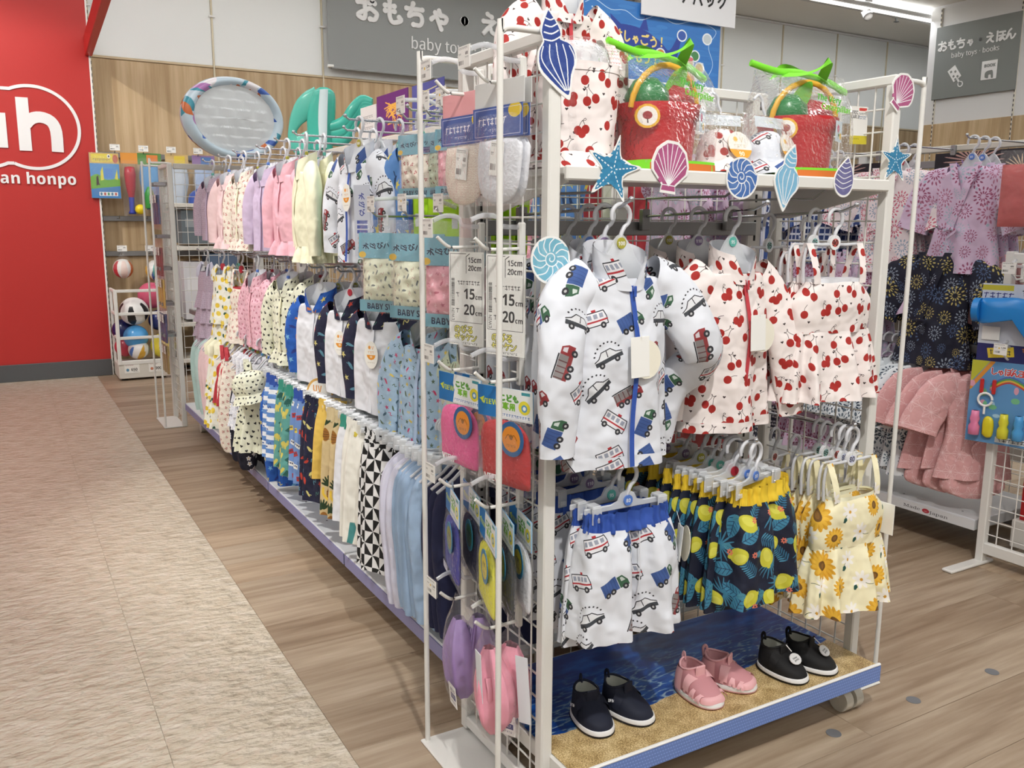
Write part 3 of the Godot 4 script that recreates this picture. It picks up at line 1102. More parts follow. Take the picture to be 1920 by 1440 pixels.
# long-sleeved zip top; W half width of the chest, L length, drawn from the base of the collar
func pattern_top(key: String, W: float, L: float, d := {}) -> void:
	var q: float = d.get("q", 0.55)
	var ph: float = d.get("ph", 1.0)
	var dp: float = d.get("dep", 0.042)
	var fl: float = d.get("fold", 1.0)
	var R := [[-0.014, 0.05, 0.036, 0, 0.0, 0], [-0.018, W * 0.58, 0.039, 0, 0, 0], [-0.032, W * 0.86, 0.04, 0, 0, 0.0], [-0.07, W * 0.93, dp, 0, 0, 0.001], [-L * 0.35, W * 0.94, dp * 1.1, 0, 0.003, 0.003 * fl],
		[-L * 0.6, W * 0.98, dp * 1.12, 0, 0.003, 0.006 * fl], [-L * 0.82, W * 1.03, dp * 1.1, 0.002, 0.002, 0.009 * fl], [-L, W * d.get("flare", 1.06), dp * 1.15, 0.003, 0.0, 0.012 * fl]]
	var P := []
	if d.get("ruffle", false):
		R[-1] = [-L * 0.84, W * 1.0, dp * 1.05, 0, 0, 0.002]
		R.remove_at(R.size() - 2)
		P.append(["ruffle_hem", MB.new().loft([[-L * 0.83, W * 1.0, dp * 1.05, 0, 0, 0.002], [-L * 0.9, W * 1.12, dp * 1.2, 0, 0, 0.007], [-L, W * 1.25, dp * 1.35, 0, 0, 0.014]], int(60 * q + 20), 8, 9.0, ph).mesh(), "trim"])
	P.push_front(["body", MB.new().loft(R, int(72 * q + 12) | 1, int(40 * q + 8), 4.0, ph, 2.4, -PI, PI, 0.032 if d.get("collar", true) else 0.0).mesh(), "body"])
	var LS: Array = d.get("left", [Vector3(W * 0.66, -0.03, 0), Vector3(W + 0.02, -0.075, 0.004), Vector3(W + 0.045, -0.16, 0.012), Vector3(W + 0.05, -L * 0.92, 0.012)])
	var RS: Array = d.get("right", LS)
	var sr: Array = d.get("sr", [0.05, 0.05, 0.042, 0.035])
	P.append(["sleeve", sleeve(-1.0, LS, sr, int(20 * q + 8)), "sleeve"])
	P.append(["sleeve", sleeve(1.0, RS, d.get("sr2", sr), int(20 * q + 8)), "sleeve"])
	if d.get("collar", true):
		var ins := [1.0]
		var cf := func(u, v):
			var g: float = lerpf(0.62, 0.05, minf(1.0, v * 1.15))
			var th: float = g + u * (TAU - 2.0 * g)
			var cz: float = cos(th)
			return Vector3(sin(th) * lerpf(0.0535, 0.056, v) * ins[0], lerpf(0.046, -0.012, v) - (0.5 + 0.5 * cz) * 0.034, cz * lerpf(0.044, 0.043, v) * ins[0] + 0.004)
		P.append(["collar", MB.new().sheet(int(30 * q + 14), 9, cf, 0.3, 0.06).mesh(), "collar"])
		ins[0] = 0.96
		P.append(["collar_lining", MB.new().sheet(int(30 * q + 14), 9, cf, 0.3, 0.06).mesh(), "lining"])
	if d.get("zip", true):
		var zz := func(u, v):
			var y: float = -0.036 - v * (L * (0.84 if d.get("ruffle", false) else 0.99) - 0.036)
			var f: float = v * 7.0
			return Vector3((u - 0.5) * 0.011 + sin(v * 5.0) * 0.004 * fl, y, lerpf(0.041, dp * 1.14 + 0.012 * fl, minf(1.0, v * 3.0)) + 0.004 * sin(f) * fl * v)
		P.append(["zip", MB.new().sheet(3, 14, zz).mesh(), "zip"])
	if q >= 0.9:
		P.append(["hem", MB.new().loft([[-L + 0.022, W * 1.055 + 0.001, dp * 1.15 + 0.001, 0.003, 0, 0.0117 * fl], [-L - 0.001, W * d.get("flare", 1.06) + 0.0015, dp * 1.15 + 0.0015, 0.003, 0, 0.012 * fl]], int(72 * q + 12) | 1, 3, 4.0, ph).mesh(), "body"])
		P.append(["zip_pull", MB.new().box(Vector3(0.002, -0.046, 0.051), Vector3(0.006, 0.02, 0.003), 0.001).mesh(), "zip"])
	G[key] = P


func pattern_shorts(key: String, W: float, L: float, q := 0.6, ph := 0.0, dep := 0.036) -> void:
	var P := []
	P.append(["waistband", MB.new().loft([[0.004, W * 0.86, dep * 0.62, 0, 0, 0.0045], [-0.008, W * 0.88, dep * 0.6, 0, 0, 0.006], [-0.018, W * 0.87, dep * 0.62, 0, 0, 0.005], [-0.032, W * 0.9, dep * 0.72, 0, 0, 0.006], [-0.036, W * 0.9, dep * 0.7, 0, 0, 0.004]], int(90 * q + 30), 9, 23.0, ph).mesh(), "band"])
	for s in [-1.0, 1.0]:
		var R := [[-0.03, W * 0.46, dep * 0.68, s * W * 0.45, 0, 0.003], [-0.07, W * 0.52, dep * 0.95, s * W * 0.49, 0, 0.004], [-L * 0.5, W * 0.545, dep * 1.1, s * W * 0.525, 0.002, 0.005], [-L * 0.75, W * 0.56, dep * 1.15, s * W * 0.55, 0, 0.007], [-L, W * 0.575, dep * 1.25, s * W * 0.57, 0, 0.009]]
		P.append(["leg", MB.new().loft(R, int(48 * q + 10) | 1, int(26 * q + 6), 5.0, ph + s).mesh(), "body"])
	G[key] = P


# sleeveless swimsuit with straps and a gathered skirt; origin at the hanger bar
func pattern_swimskirt(key: String, W: float, q := 0.7, ph := 0.0, L := 0.32) -> void:
	var P := []
	var wy := -L * 0.56
	P.append(["bodice", MB.new().loft([[-0.075, W * 0.62, 0.026, 0, 0.004, 0.0], [-0.088, W * 0.72, 0.032, 0, 0.004, 0.001], [-0.115, W * 0.95, 0.037, 0, 0.003, 0.001], [-0.14, W * 1.0, 0.038, 0, 0.002, 0.002], [wy, W * 0.97, 0.036, 0, 0, 0.003]], int(50 * q + 12) | 1, int(20 * q + 6), 4.0, ph).mesh(), "body"])
	P.append(["skirt", MB.new().loft([[wy + 0.004, W * 0.97, 0.036, 0, 0, 0.004], [wy - 0.03, W * 1.06, 0.043, 0, 0, 0.007], [wy - 0.08, W * 1.14, 0.052, 0, 0, 0.011], [-L, W * 1.24, 0.062, 0, 0, 0.015]], int(90 * q + 20) | 1, int(18 * q + 6), 10.0, ph).mesh(), "body"])
	P.append(["neck_trim", MB.new().loft([[-0.071, W * 0.64, 0.028, 0, 0.004, 0], [-0.08, W * 0.65, 0.0285, 0, 0.004, 0]], 24, 3).mesh(), "trim"])
	for s in [-1.0, 1.0]:
		for z in [1.0, -1.0]:
			var x0: float = s * W * 0.66
			var f := func(u, v):
				var y: float = 0.006 - v * 0.088
				return Vector3(x0 - s * 0.008 * v + (u - 0.5) * 0.02, y, z * (0.004 + 0.022 * sin(v * 1.6)))
			P.append(["strap", MB.new().sheet(3, 8, f, 0.02, 0.09).mesh(), "body"])
	G[key] = P


# wide-sleeved kimono style top
func pattern_jinbei(key: String, W: float, L: float, q := 0.6, ph := 0.0) -> void:
	var P := []
	var R := [[0.0, 0.05, 0.03, 0, 0, 0], [-0.014, W * 0.7, 0.035, 0, 0, 0], [-0.035, W * 0.95, 0.036, 0, 0, 0.001], [-0.1, W * 0.97, 0.042, 0, 0, 0.003], [-L * 0.55, W * 0.92, 0.044, 0, 0, 0.007], [-L * 0.8, W * 1.05, 0.046, 0, 0, 0.01], [-L, W * 1.15, 0.052, 0, 0, 0.014]]
	P.append(["body", MB.new().loft(R, int(60 * q + 12) | 1, int(34 * q + 8), 5.0, ph).mesh(), "body"])
	for s in [-1.0, 1.0]:
		var pts := [Vector3(s * W * 0.6, -0.05, 0), Vector3(s * (W + 0.03), -0.075, 0.0), Vector3(s * (W + 0.075), -0.14, 0.006), Vector3(s * (W + 0.095), -0.2, 0.012)]
		P.append(["sleeve", MB.new().tube(path3(pts, 4), path3([0.055, 0.066, 0.07, 0.072], 4), int(24 * q + 8), Vector3(0, 0, 1), 0.42, false, 0.004, 3.0).mesh(), "sleeve"])
		var f := func(u, v):
			return Vector3(s * (0.045 - 0.075 * v) + (u - 0.5) * 0.026, 0.012 - v * L * 0.62, 0.038 + 0.012 * minf(1.0, v * 3.0) + (0.002 if s > 0 else 0.0))
		P.append(["collar_band", MB.new().sheet(3, 10, f, 0.026, L * 0.62).mesh(), "collar"])
	P.append(["tie", MB.new().tube(path3([Vector3(-0.05, -L * 0.6, 0.055), Vector3(-0.02, -L * 0.58, 0.066), Vector3(0.0, -L * 0.6, 0.064), Vector3(-0.03, -L * 0.68, 0.062), Vector3(-0.02, -L * 0.78, 0.06)], 4), [0.005], 6, Vector3(0, 0, 1), 0.5).mesh(), "body"])
	G[key] = P


# dress with straps and tiers of ruffles
func pattern_dress(key: String, W: float, L: float, tiers: int, q := 0.5, ph := 0.0) -> void:
	var P := []
	P.append(["bodice", MB.new().loft([[-0.03, W * 0.7, 0.03, 0, 0, 0.002], [-0.07, W * 0.85, 0.036, 0, 0, 0.002], [-L * 0.32, W * 0.9, 0.038, 0, 0, 0.003]], 40, 10, 6.0, ph).mesh(), "body"])
	for k in tiers:
		var y0 := -L * (0.3 + 0.7 * k / tiers)
		var y1 := -L * (0.3 + 0.7 * (k + 1) / tiers) - 0.012
		P.append(["tier", MB.new().loft([[y0, W * (0.9 + 0.13 * k), 0.04 + 0.004 * k, 0, 0, 0.003], [(y0 + y1) / 2, W * (1.02 + 0.13 * k), 0.05 + 0.004 * k, 0, 0, 0.007], [y1, W * (1.14 + 0.13 * k), 0.058 + 0.004 * k, 0, 0, 0.012]], int(70 * q + 20), 8, 10.0, ph + k).mesh(), "body"])
	for s in [-1.0, 1.0]:
		var f := func(u, v):
			return Vector3(s * W * 0.5 + (u - 0.5) * 0.03, 0.01 - v * 0.06, 0.012 + 0.016 * sin(v * 1.6) + 0.004 * sin(u * 20.0))
		P.append(["strap", MB.new().sheet(7, 6, f, 0.03, 0.06).mesh(), "trim"])
		P.append(["shoulder_frill", MB.new().tube([Vector3(s * W * 0.55, 0.012, 0.0), Vector3(s * W * 0.85, -0.02, 0.01), Vector3(s * W * 0.9, -0.06, 0.015)], [0.012, 0.02, 0.012], 10, Vector3(0, 0, 1), 0.6, true, 0.003, 4.0).mesh(), "trim"])
	G[key] = P


func pattern_pants(key: String, W: float, L: float, q := 0.5, ph := 0.0) -> void:
	var P := []
	P.append(["waistband", MB.new().loft([[0.004, W * 0.8, 0.03, 0, 0, 0.002], [-0.03, W * 0.86, 0.032, 0, 0, 0.002]], 40, 4, 16.0, ph).mesh(), "band"])
	for s in [-1.0, 1.0]:
		P.append(["leg", MB.new().loft([[-0.025, W * 0.45, 0.03, s * W * 0.42, 0, 0.002], [-L * 0.3, W * 0.55, 0.045, s * W * 0.5, 0, 0.004], [-L * 0.6, W * 0.5, 0.045, s * W * 0.58, 0.004, 0.005], [-L * 0.93, W * 0.42, 0.036, s * W * 0.62, 0.006, 0.004], [-L, W * 0.28, 0.028, s * W * 0.62, 0.008, 0.002]], 28, 20, 4.0, ph + s).mesh(), "body"])
	G[key] = P


func patterns() -> void:
	pattern_top("top_big", 0.112, 0.375, {"q": 1.0, "ph": 0.6, "dep": 0.044, "left": [Vector3(0.07, -0.032, 0), Vector3(0.122, -0.07, 0.006), Vector3(0.145, -0.17, 0.03), Vector3(0.15, -0.34, 0.03)],
		"right": [Vector3(0.07, -0.032, 0), Vector3(0.125, -0.06, 0.006), Vector3(0.176, -0.14, 0.03), Vector3(0.2, -0.185, 0.018), Vector3(0.165, -0.25, -0.03), Vector3(0.14, -0.36, -0.04)], "sr": [0.052, 0.052, 0.046, 0.036], "sr2": [0.052, 0.054, 0.052, 0.048, 0.044, 0.036]})
	pattern_top("top_mid", 0.108, 0.355, {"q": 0.95, "ph": 2.2, "dep": 0.044, "left": [Vector3(0.07, -0.032, 0), Vector3(0.118, -0.08, -0.004), Vector3(0.125, -0.18, -0.02), Vector3(0.12, -0.33, -0.03)],
		"right": [Vector3(0.07, -0.032, 0), Vector3(0.112, -0.08, 0.012), Vector3(0.142, -0.19, 0.036), Vector3(0.165, -0.335, 0.045)], "sr": [0.05, 0.05, 0.044, 0.036]})
	pattern_top("top_back", 0.112, 0.375, {"q": 0.6, "ph": 3.6, "dep": 0.03, "fold": 0.7})
	pattern_top("top_a", 0.105, 0.27, {"q": 0.5, "ph": 0.4, "fold": 0.8})
	pattern_top("top_b", 0.108, 0.28, {"q": 0.5, "ph": 2.9, "fold": 0.9})
	pattern_top("top_slim", 0.1, 0.27, {"q": 0.5, "ph": 1.2, "fold": 0.8, "left": [Vector3(0.062, -0.03, 0), Vector3(0.108, -0.075, 0.0), Vector3(0.12, -0.15, 0.004), Vector3(0.118, -0.25, 0.0)], "sr": [0.042, 0.04, 0.033, 0.03]})
	pattern_top("top_ruffle", 0.1, 0.3, {"q": 0.5, "ph": 1.7, "ruffle": true})
	pattern_top("top_thin", 0.11, 0.3, {"q": 0.4, "ph": 4.4, "dep": 0.022, "fold": 0.5})
	pattern_top("top_long", 0.115, 0.42, {"q": 0.45, "ph": 5.1, "dep": 0.022, "fold": 0.6, "zip": false, "left": [Vector3(0.07, -0.03, 0), Vector3(0.13, -0.08, 0.0), Vector3(0.142, -0.2, 0.008), Vector3(0.128, -0.4, 0.006)], "sr": [0.045, 0.042, 0.034, 0.03]})
	pattern_shorts("shorts_big", 0.108, 0.245, 1.0, 0.7, 0.046)
	pattern_shorts("shorts_full", 0.112, 0.27, 0.9, 2.0, 0.04)
	pattern_shorts("shorts_a", 0.1, 0.25, 0.5, 0.2, 0.03)
	pattern_shorts("shorts_b", 0.1, 0.3, 0.5, 1.9, 0.03)
	pattern_swimskirt("swimskirt_big", 0.117, 1.0, 0.8, 0.34)
	pattern_swimskirt("swimskirt", 0.104, 0.6, 2.7, 0.32)
	pattern_jinbei("jinbei", 0.11, 0.34, 0.8, 1.0)
	pattern_jinbei("jinbei_b", 0.115, 0.36, 0.6, 3.0)
	pattern_dress("tier_dress", 0.095, 0.42, 4)
	pattern_dress("frill_dress", 0.09, 0.38, 2, 0.5, 2.0)
	pattern_pants("leggings", 0.1, 0.42)
	# hangers; origin where the hook rests on its rail, hook in the x y plane
	var arc := []
	for k in 15:
		var a := deg_to_rad(200.0 - k * 19.0)
		arc.append(Vector3(cos(a) * 0.0215, -0.0165 + sin(a) * 0.0215, 0))
	arc.append_array([Vector3(0.004, -0.044, 0), Vector3(0, -0.054, 0), Vector3(0, -0.066, 0)])
	var hk := MB.new().tube(arc, [0.0034, 0.0038, 0.0042], 8).mesh()
	var sh := PackedVector2Array()
	for p in Cv.smooth(V([-0.1, -0.15, -0.08, -0.135, -0.045, -0.104, -0.017, -0.064, 0, -0.05, 0.017, -0.064, 0.045, -0.104, 0.08, -0.135, 0.1, -0.15]), 3): sh.append(p)
	for p in V([0.098, -0.158, 0.06, -0.15, 0, -0.145, -0.06, -0.15, -0.098, -0.158]): sh.append(p)
	var round_mark := MB.new().at(Vector3(0, -0.0635, 0)).lathe([Vector2(0, 0)], 4)
	var dsc := PackedVector2Array()
	for k in 16: dsc.append(Vector2.from_angle(TAU * k / 16) * 0.0105 + Vector2(0, -0.066))
	round_mark = MB.new().prism(dsc, 0.0095, true)
	G["hanger_top"] = [["hook", hk, "hook"], ["shoulder_plate", MB.new().prism(sh, 0.006).mesh(), "plate"], ["size_marker", round_mark.mesh(), "mark"]]
	G["hanger_thin"] = [["hook", hk, "hook"], ["shoulder_plate", MB.new().tube(path3([Vector3(-0.085, -0.142, 0), Vector3(-0.045, -0.108, 0), Vector3(0, -0.066, 0), Vector3(0.045, -0.108, 0), Vector3(0.085, -0.142, 0)], 3), [0.004], 6).mesh(), "hook"], ["size_marker", MB.new().box(Vector3(0, -0.06, 0), Vector3(0.012, 0.012, 0.01), 0.002).mesh(), "mark"]]
	var cl := MB.new().box(Vector3(0, -0.076, 0), Vector3(0.2, 0.012, 0.005), 0.002)
	var fan := PackedVector2Array()
	for p in V([-0.05, -0.075, -0.022, -0.066, -0.014, -0.052, 0, -0.046, 0.014, -0.052, 0.022, -0.066, 0.05, -0.075, 0.05, -0.08, -0.05, -0.08]): fan.append(p)
	cl.prism(fan, 0.005)
	G["hanger_clip"] = [["hook", hk, "hook"], ["bar", cl.mesh(), "plate"], ["size_marker", round_mark.mesh(), "mark"]]
	for s in [-1.0, 1.0]:
		var c := MB.new()
		for z in [-1.0, 1.0]:
			c.box(Vector3(s * 0.078, -0.084, z * 0.011), Vector3(0.022, 0.034, 0.004), 0.0015)
			c.box(Vector3(s * 0.078, -0.092, z * 0.0145), Vector3(0.014, 0.01, 0.004), 0.0015)
		c.box(Vector3(s * 0.078, -0.067, 0), Vector3(0.02, 0.006, 0.024), 0.0015)
		G["hanger_clip"].append(["clip", c.mesh(), "plate"])
	# strap hanger: flat bar with down-turned ends
	G["hanger_strap"] = [["hook", hk, "hook"], ["bar", MB.new().tube(path3([Vector3(-0.085, -0.155, 0), Vector3(-0.088, -0.11, 0), Vector3(-0.078, -0.075, 0), Vector3(-0.04, -0.073, 0), Vector3(0.04, -0.073, 0), Vector3(0.078, -0.075, 0), Vector3(0.088, -0.11, 0), Vector3(0.085, -0.155, 0)], 3), [0.0036], 8).mesh(), "hook"], ["size_marker", MB.new().prism(dsc_at(0.0165, -0.068), 0.008, true).mesh(), "mark"]]
	for k in {"blue": srgb(88, 128, 206), "purple": srgb(132, 112, 150), "olive": srgb(172, 166, 62), "teal": srgb(92, 178, 164), "red": srgb(176, 44, 60), "green": srgb(56, 110, 80), "grey": srgb(196, 198, 200)}:
		var n: String = {"blue": "80", "purple": "110", "olive": "100", "teal": "95", "red": "90", "green": "120", "grey": ""}[k]
		var c := Cv.new(64, 64, {"blue": srgb(88, 128, 206), "purple": srgb(132, 112, 150), "olive": srgb(172, 166, 62), "teal": srgb(92, 178, 164), "red": srgb(176, 44, 60), "green": srgb(56, 110, 80), "grey": srgb(196, 198, 200)}[k], false)
		if n: c.text(n, 32, 34, 22, srgb(236, 238, 240), true)
		M["mark_" + k] = mat(Color.WHITE, 0.4, 0.0, c.texture()) if n and not k in ["red", "green"] else mat({"grey": srgb(196, 198, 200), "red": srgb(176, 44, 60), "green": srgb(56, 110, 80)}[k], 0.4)
	for n in ["80", "90", "95"]:
		var c := Cv.new(96, 96, srgb(232, 234, 236), false)
		c.ell(48, 50, 30, 27, {"80": srgb(210, 216, 240), "90": srgb(206, 92, 84), "95": srgb(140, 196, 190)}[n])
		c.text(n, 48, 52, 36, srgb(28, 30, 60) if n == "80" else srgb(20, 20, 20), true)
		M["strap_" + n] = mat(Color.WHITE, 0.4, 0.0, c.texture())


func dsc_at(r: float, y: float) -> PackedVector2Array:
	var p := PackedVector2Array()
	for k in 18: p.append(Vector2.from_angle(TAU * k / 18) * r + Vector2(0, y))
	return p


func hanger(kind: String, label: String, at: Vector3, turn: Vector3, mark: String, group := "clear plastic hangers") -> Node3D:
	return wear(kind, "hanger", label, "hanger", at, turn, {"hook": M.hook, "plate": M.frost, "mark": M[mark]}, group)


# ================================================================ end display
const PX0 := 0.864
const PX1 := 1.773
const ZB := -1.687
const ZN := -1.358


func shell_card(kind: String, label: String, at: Vector3, turn: Vector3, s: float) -> void:
	var c := Cv.new(256, 256, Color(0.93, 0.93, 0.92), false)
	var out := PackedVector2Array()
	var wh := srgb(236, 238, 240)
	c.at(128, 128, 1.28)
	match kind:
		"starfish":
			var p := []
			for j in 10: p.append(Vector2.from_angle(-PI / 2 + 0.12 + j * PI / 5) * (82.0 if j % 2 == 0 else 34.0))
			p.append(p[0])
			p = Cv.smooth(p, 4)
			c.poly(p, srgb(44, 122, 164))
			for j in 40: c.ell(rng.randf_range(-50, 50), rng.randf_range(-50, 50), 9, 6, Color(srgb(52, 132, 174)))
			for j in 5:
				var d := Vector2.from_angle(-PI / 2 + 0.12 + j * TAU / 5)
				for q in 6: c.line([d * (6 + q * 12), d * (13 + q * 12)], 3.4, wh, false)
			for k in p.slice(0, -1): out.append(Vector2(k.x, -k.y) * 1.16 + Vector2(0, 0))
		"scallop":
			var p := []
			for j in 13:
				var a := PI * 0.93 + j * PI * 1.14 / 12
				p.append(Vector2(cos(a) * 72, -6 + sin(a) * 78) * (1.0 if j % 2 else 0.97))
			p.append_array(V([26, 50, 30, 72, -30, 72, -26, 50]))
			c.poly(p, srgb(170, 84, 128))
			for j in 40: c.ell(rng.randf_range(-40, 40), rng.randf_range(-60, 40), 8, 10, srgb(180, 96, 140))
			for j in 9:
				var a := PI + (j + 0.5) * PI / 9
				c.line(V([0, 56, cos(a) * 66, -6 + sin(a) * 74]), 3.4, wh)
			c.line(V([-28, 54, 28, 54]), 3, wh)
			for k in p: out.append(Vector2(k.x, -k.y) * 1.12)
		"nautilus", "nautilus_pale":
			var base := srgb(70, 110, 176) if kind == "nautilus" else srgb(116, 178, 200)
			var p := []
			for j in 30:
				var a := j * TAU / 30
				p.append(Vector2.from_angle(a) * (74.0 + 8.0 * sin(a * 0.5 + 2.2)))
			c.poly(p, base)
			for j in 40: c.ell(rng.randf_range(-50, 50), rng.randf_range(-50, 50), 12, 9, base.lerp(Color.WHITE, rng.randf_range(0.0, 0.14)))
			for j in 12:
				var a := j * TAU / 12
				c.curve([Vector2.from_angle(a) * 25, Vector2.from_angle(a + 0.12) * 50, Vector2.from_angle(a + 0.5) * 76], 4.0, wh)
			var sp := []
			for j in 22: sp.append(Vector2.from_angle(j * 0.45) * (28.0 - j * 1.1))
			c.curve(sp, 4.0, wh)
			for k in p: out.append(Vector2(k.x, -k.y) * 1.1)
		"conch", "conch_pale", "violet_cone":
			var base: Color = {"conch": srgb(44, 68, 140), "conch_pale": srgb(126, 182, 214), "violet_cone": srgb(106, 104, 152)}[kind]
			var p := []
			if kind == "violet_cone": p = Cv.smooth(V([10, -84, 42, -40, 58, 10, 44, 52, 10, 70, -30, 58, -52, 20, -38, -30, 10, -84]), 4)
			else: p = Cv.smooth(V([-14, -92, 8, -60, 14, -40, 12, -28, 40, -16, 50, 14, 34, 50, 26, 88, 16, 92, -20, 62, -48, 30, -46, -4, -32, -24, -36, -44, -30, -64, -14, -92]), 3)
			c.poly(p, base)
			for j in 30: c.ell(rng.randf_range(-24, 20), rng.randf_range(-20, 50), 9, 7, base.lerp(Color.WHITE, rng.randf_range(0.0, 0.12)))
			if kind == "violet_cone":
				for j in 6: c.curve(V([-50 + j * 4.0, 30 - j * 20.0, 0, 44 - j * 21.0, 54 - j * 6.0, 20 - j * 18.0]), 3.6, wh)
			else:
				for j in 4: c.curve(V([-34 + j * 4, -30 - j * 15, -10, -26 - j * 15, 12 - j * 3, -34 - j * 14]), 3.4, wh)
				for j in 5: c.curve(V([-36 + j * 18, -20 + absf(j - 2) * 3, -40 + j * 22, 20, 14 + j * 3, 84]), 3.2, wh)
			for k in p.slice(0, -1): out.append(Vector2(k.x, -k.y) * 1.1 + Vector2(0, -2))
	var sized := PackedVector2Array()
	for k in out: sized.append(k * s / 150.0)
	var b := MB.new().prism(sized, 0.0024)
	for k in b.t.size():
		var px: Vector3 = b.v[k]
		b.t[k] = Vector2(0.5 + px.x / s * 150.0 * 1.28 / 256.0, 0.5 - px.y / s * 150.0 * 1.28 / 256.0)
	tag(obj("shell_cutout", b.mesh(), mat(Color.WHITE, 0.3, 0.0, once("shell_" + kind, c)), self, at, turn), label, "cutout")


func grid_panel(called: String, label: String, X: float, side: float) -> void:
	var o := thing(called, label, "mesh panel", Vector3(X, 0, (ZB + ZN) / 2))
	var hz := (ZN - ZB) / 2
	var fr: Material = M.white
	for z in [-1.0, 1.0]: obj("post", MB.new().box(Vector3(0, 0.745, z * hz), Vector3(0.026, 1.47, 0.026), 0.003).mesh(), fr, o)
	obj("top_rail", MB.new().box(Vector3(0, 1.49, 0), Vector3(0.026, 0.022, hz * 2 + 0.026), 0.003).mesh(), fr, o)
	obj("bottom_rail", MB.new().box(Vector3(0, 0.03, 0), Vector3(0.022, 0.026, hz * 2), 0.003).mesh(), fr, o)
	var wv := MB.new().rod(Vector3(0, 0.04, 0), Vector3(0, 1.48, 0), 0.0022, 6).mesh()
	for k in 6: obj("wire", wv, fr, o, Vector3(-0.002, 0, -hz + 0.047 * (k + 1)))
	var wh := MB.new().rod(Vector3(0, 0, -hz), Vector3(0, 0, hz), 0.0022, 6).mesh()
	for k in 28: obj("wire", wh, fr, o, Vector3(0.002, 0.08 + k * 0.05, 0))
	# two outer hoops and the foot plate
	for z in [-1.0, 1.0]:
		var q := side * 0.104
		obj("hoop", MB.new().tube(path3([Vector3(0, 1.493, z * hz), Vector3(q * 0.5, 1.493, z * hz), Vector3(q * 0.86, 1.492, z * hz), Vector3(q * 0.97, 1.484, z * hz), Vector3(q, 1.468, z * hz), Vector3(q, 1.0, z * hz), Vector3(q, 0.004, z * hz)], 4), [0.0058], 10).mesh(), fr, o)
	obj("foot_plate", MB.new().box(Vector3(side * 0.058, 0.003, 0), Vector3(0.12, 0.006, hz * 2 + 0.02), 0.002).mesh(), fr, o)


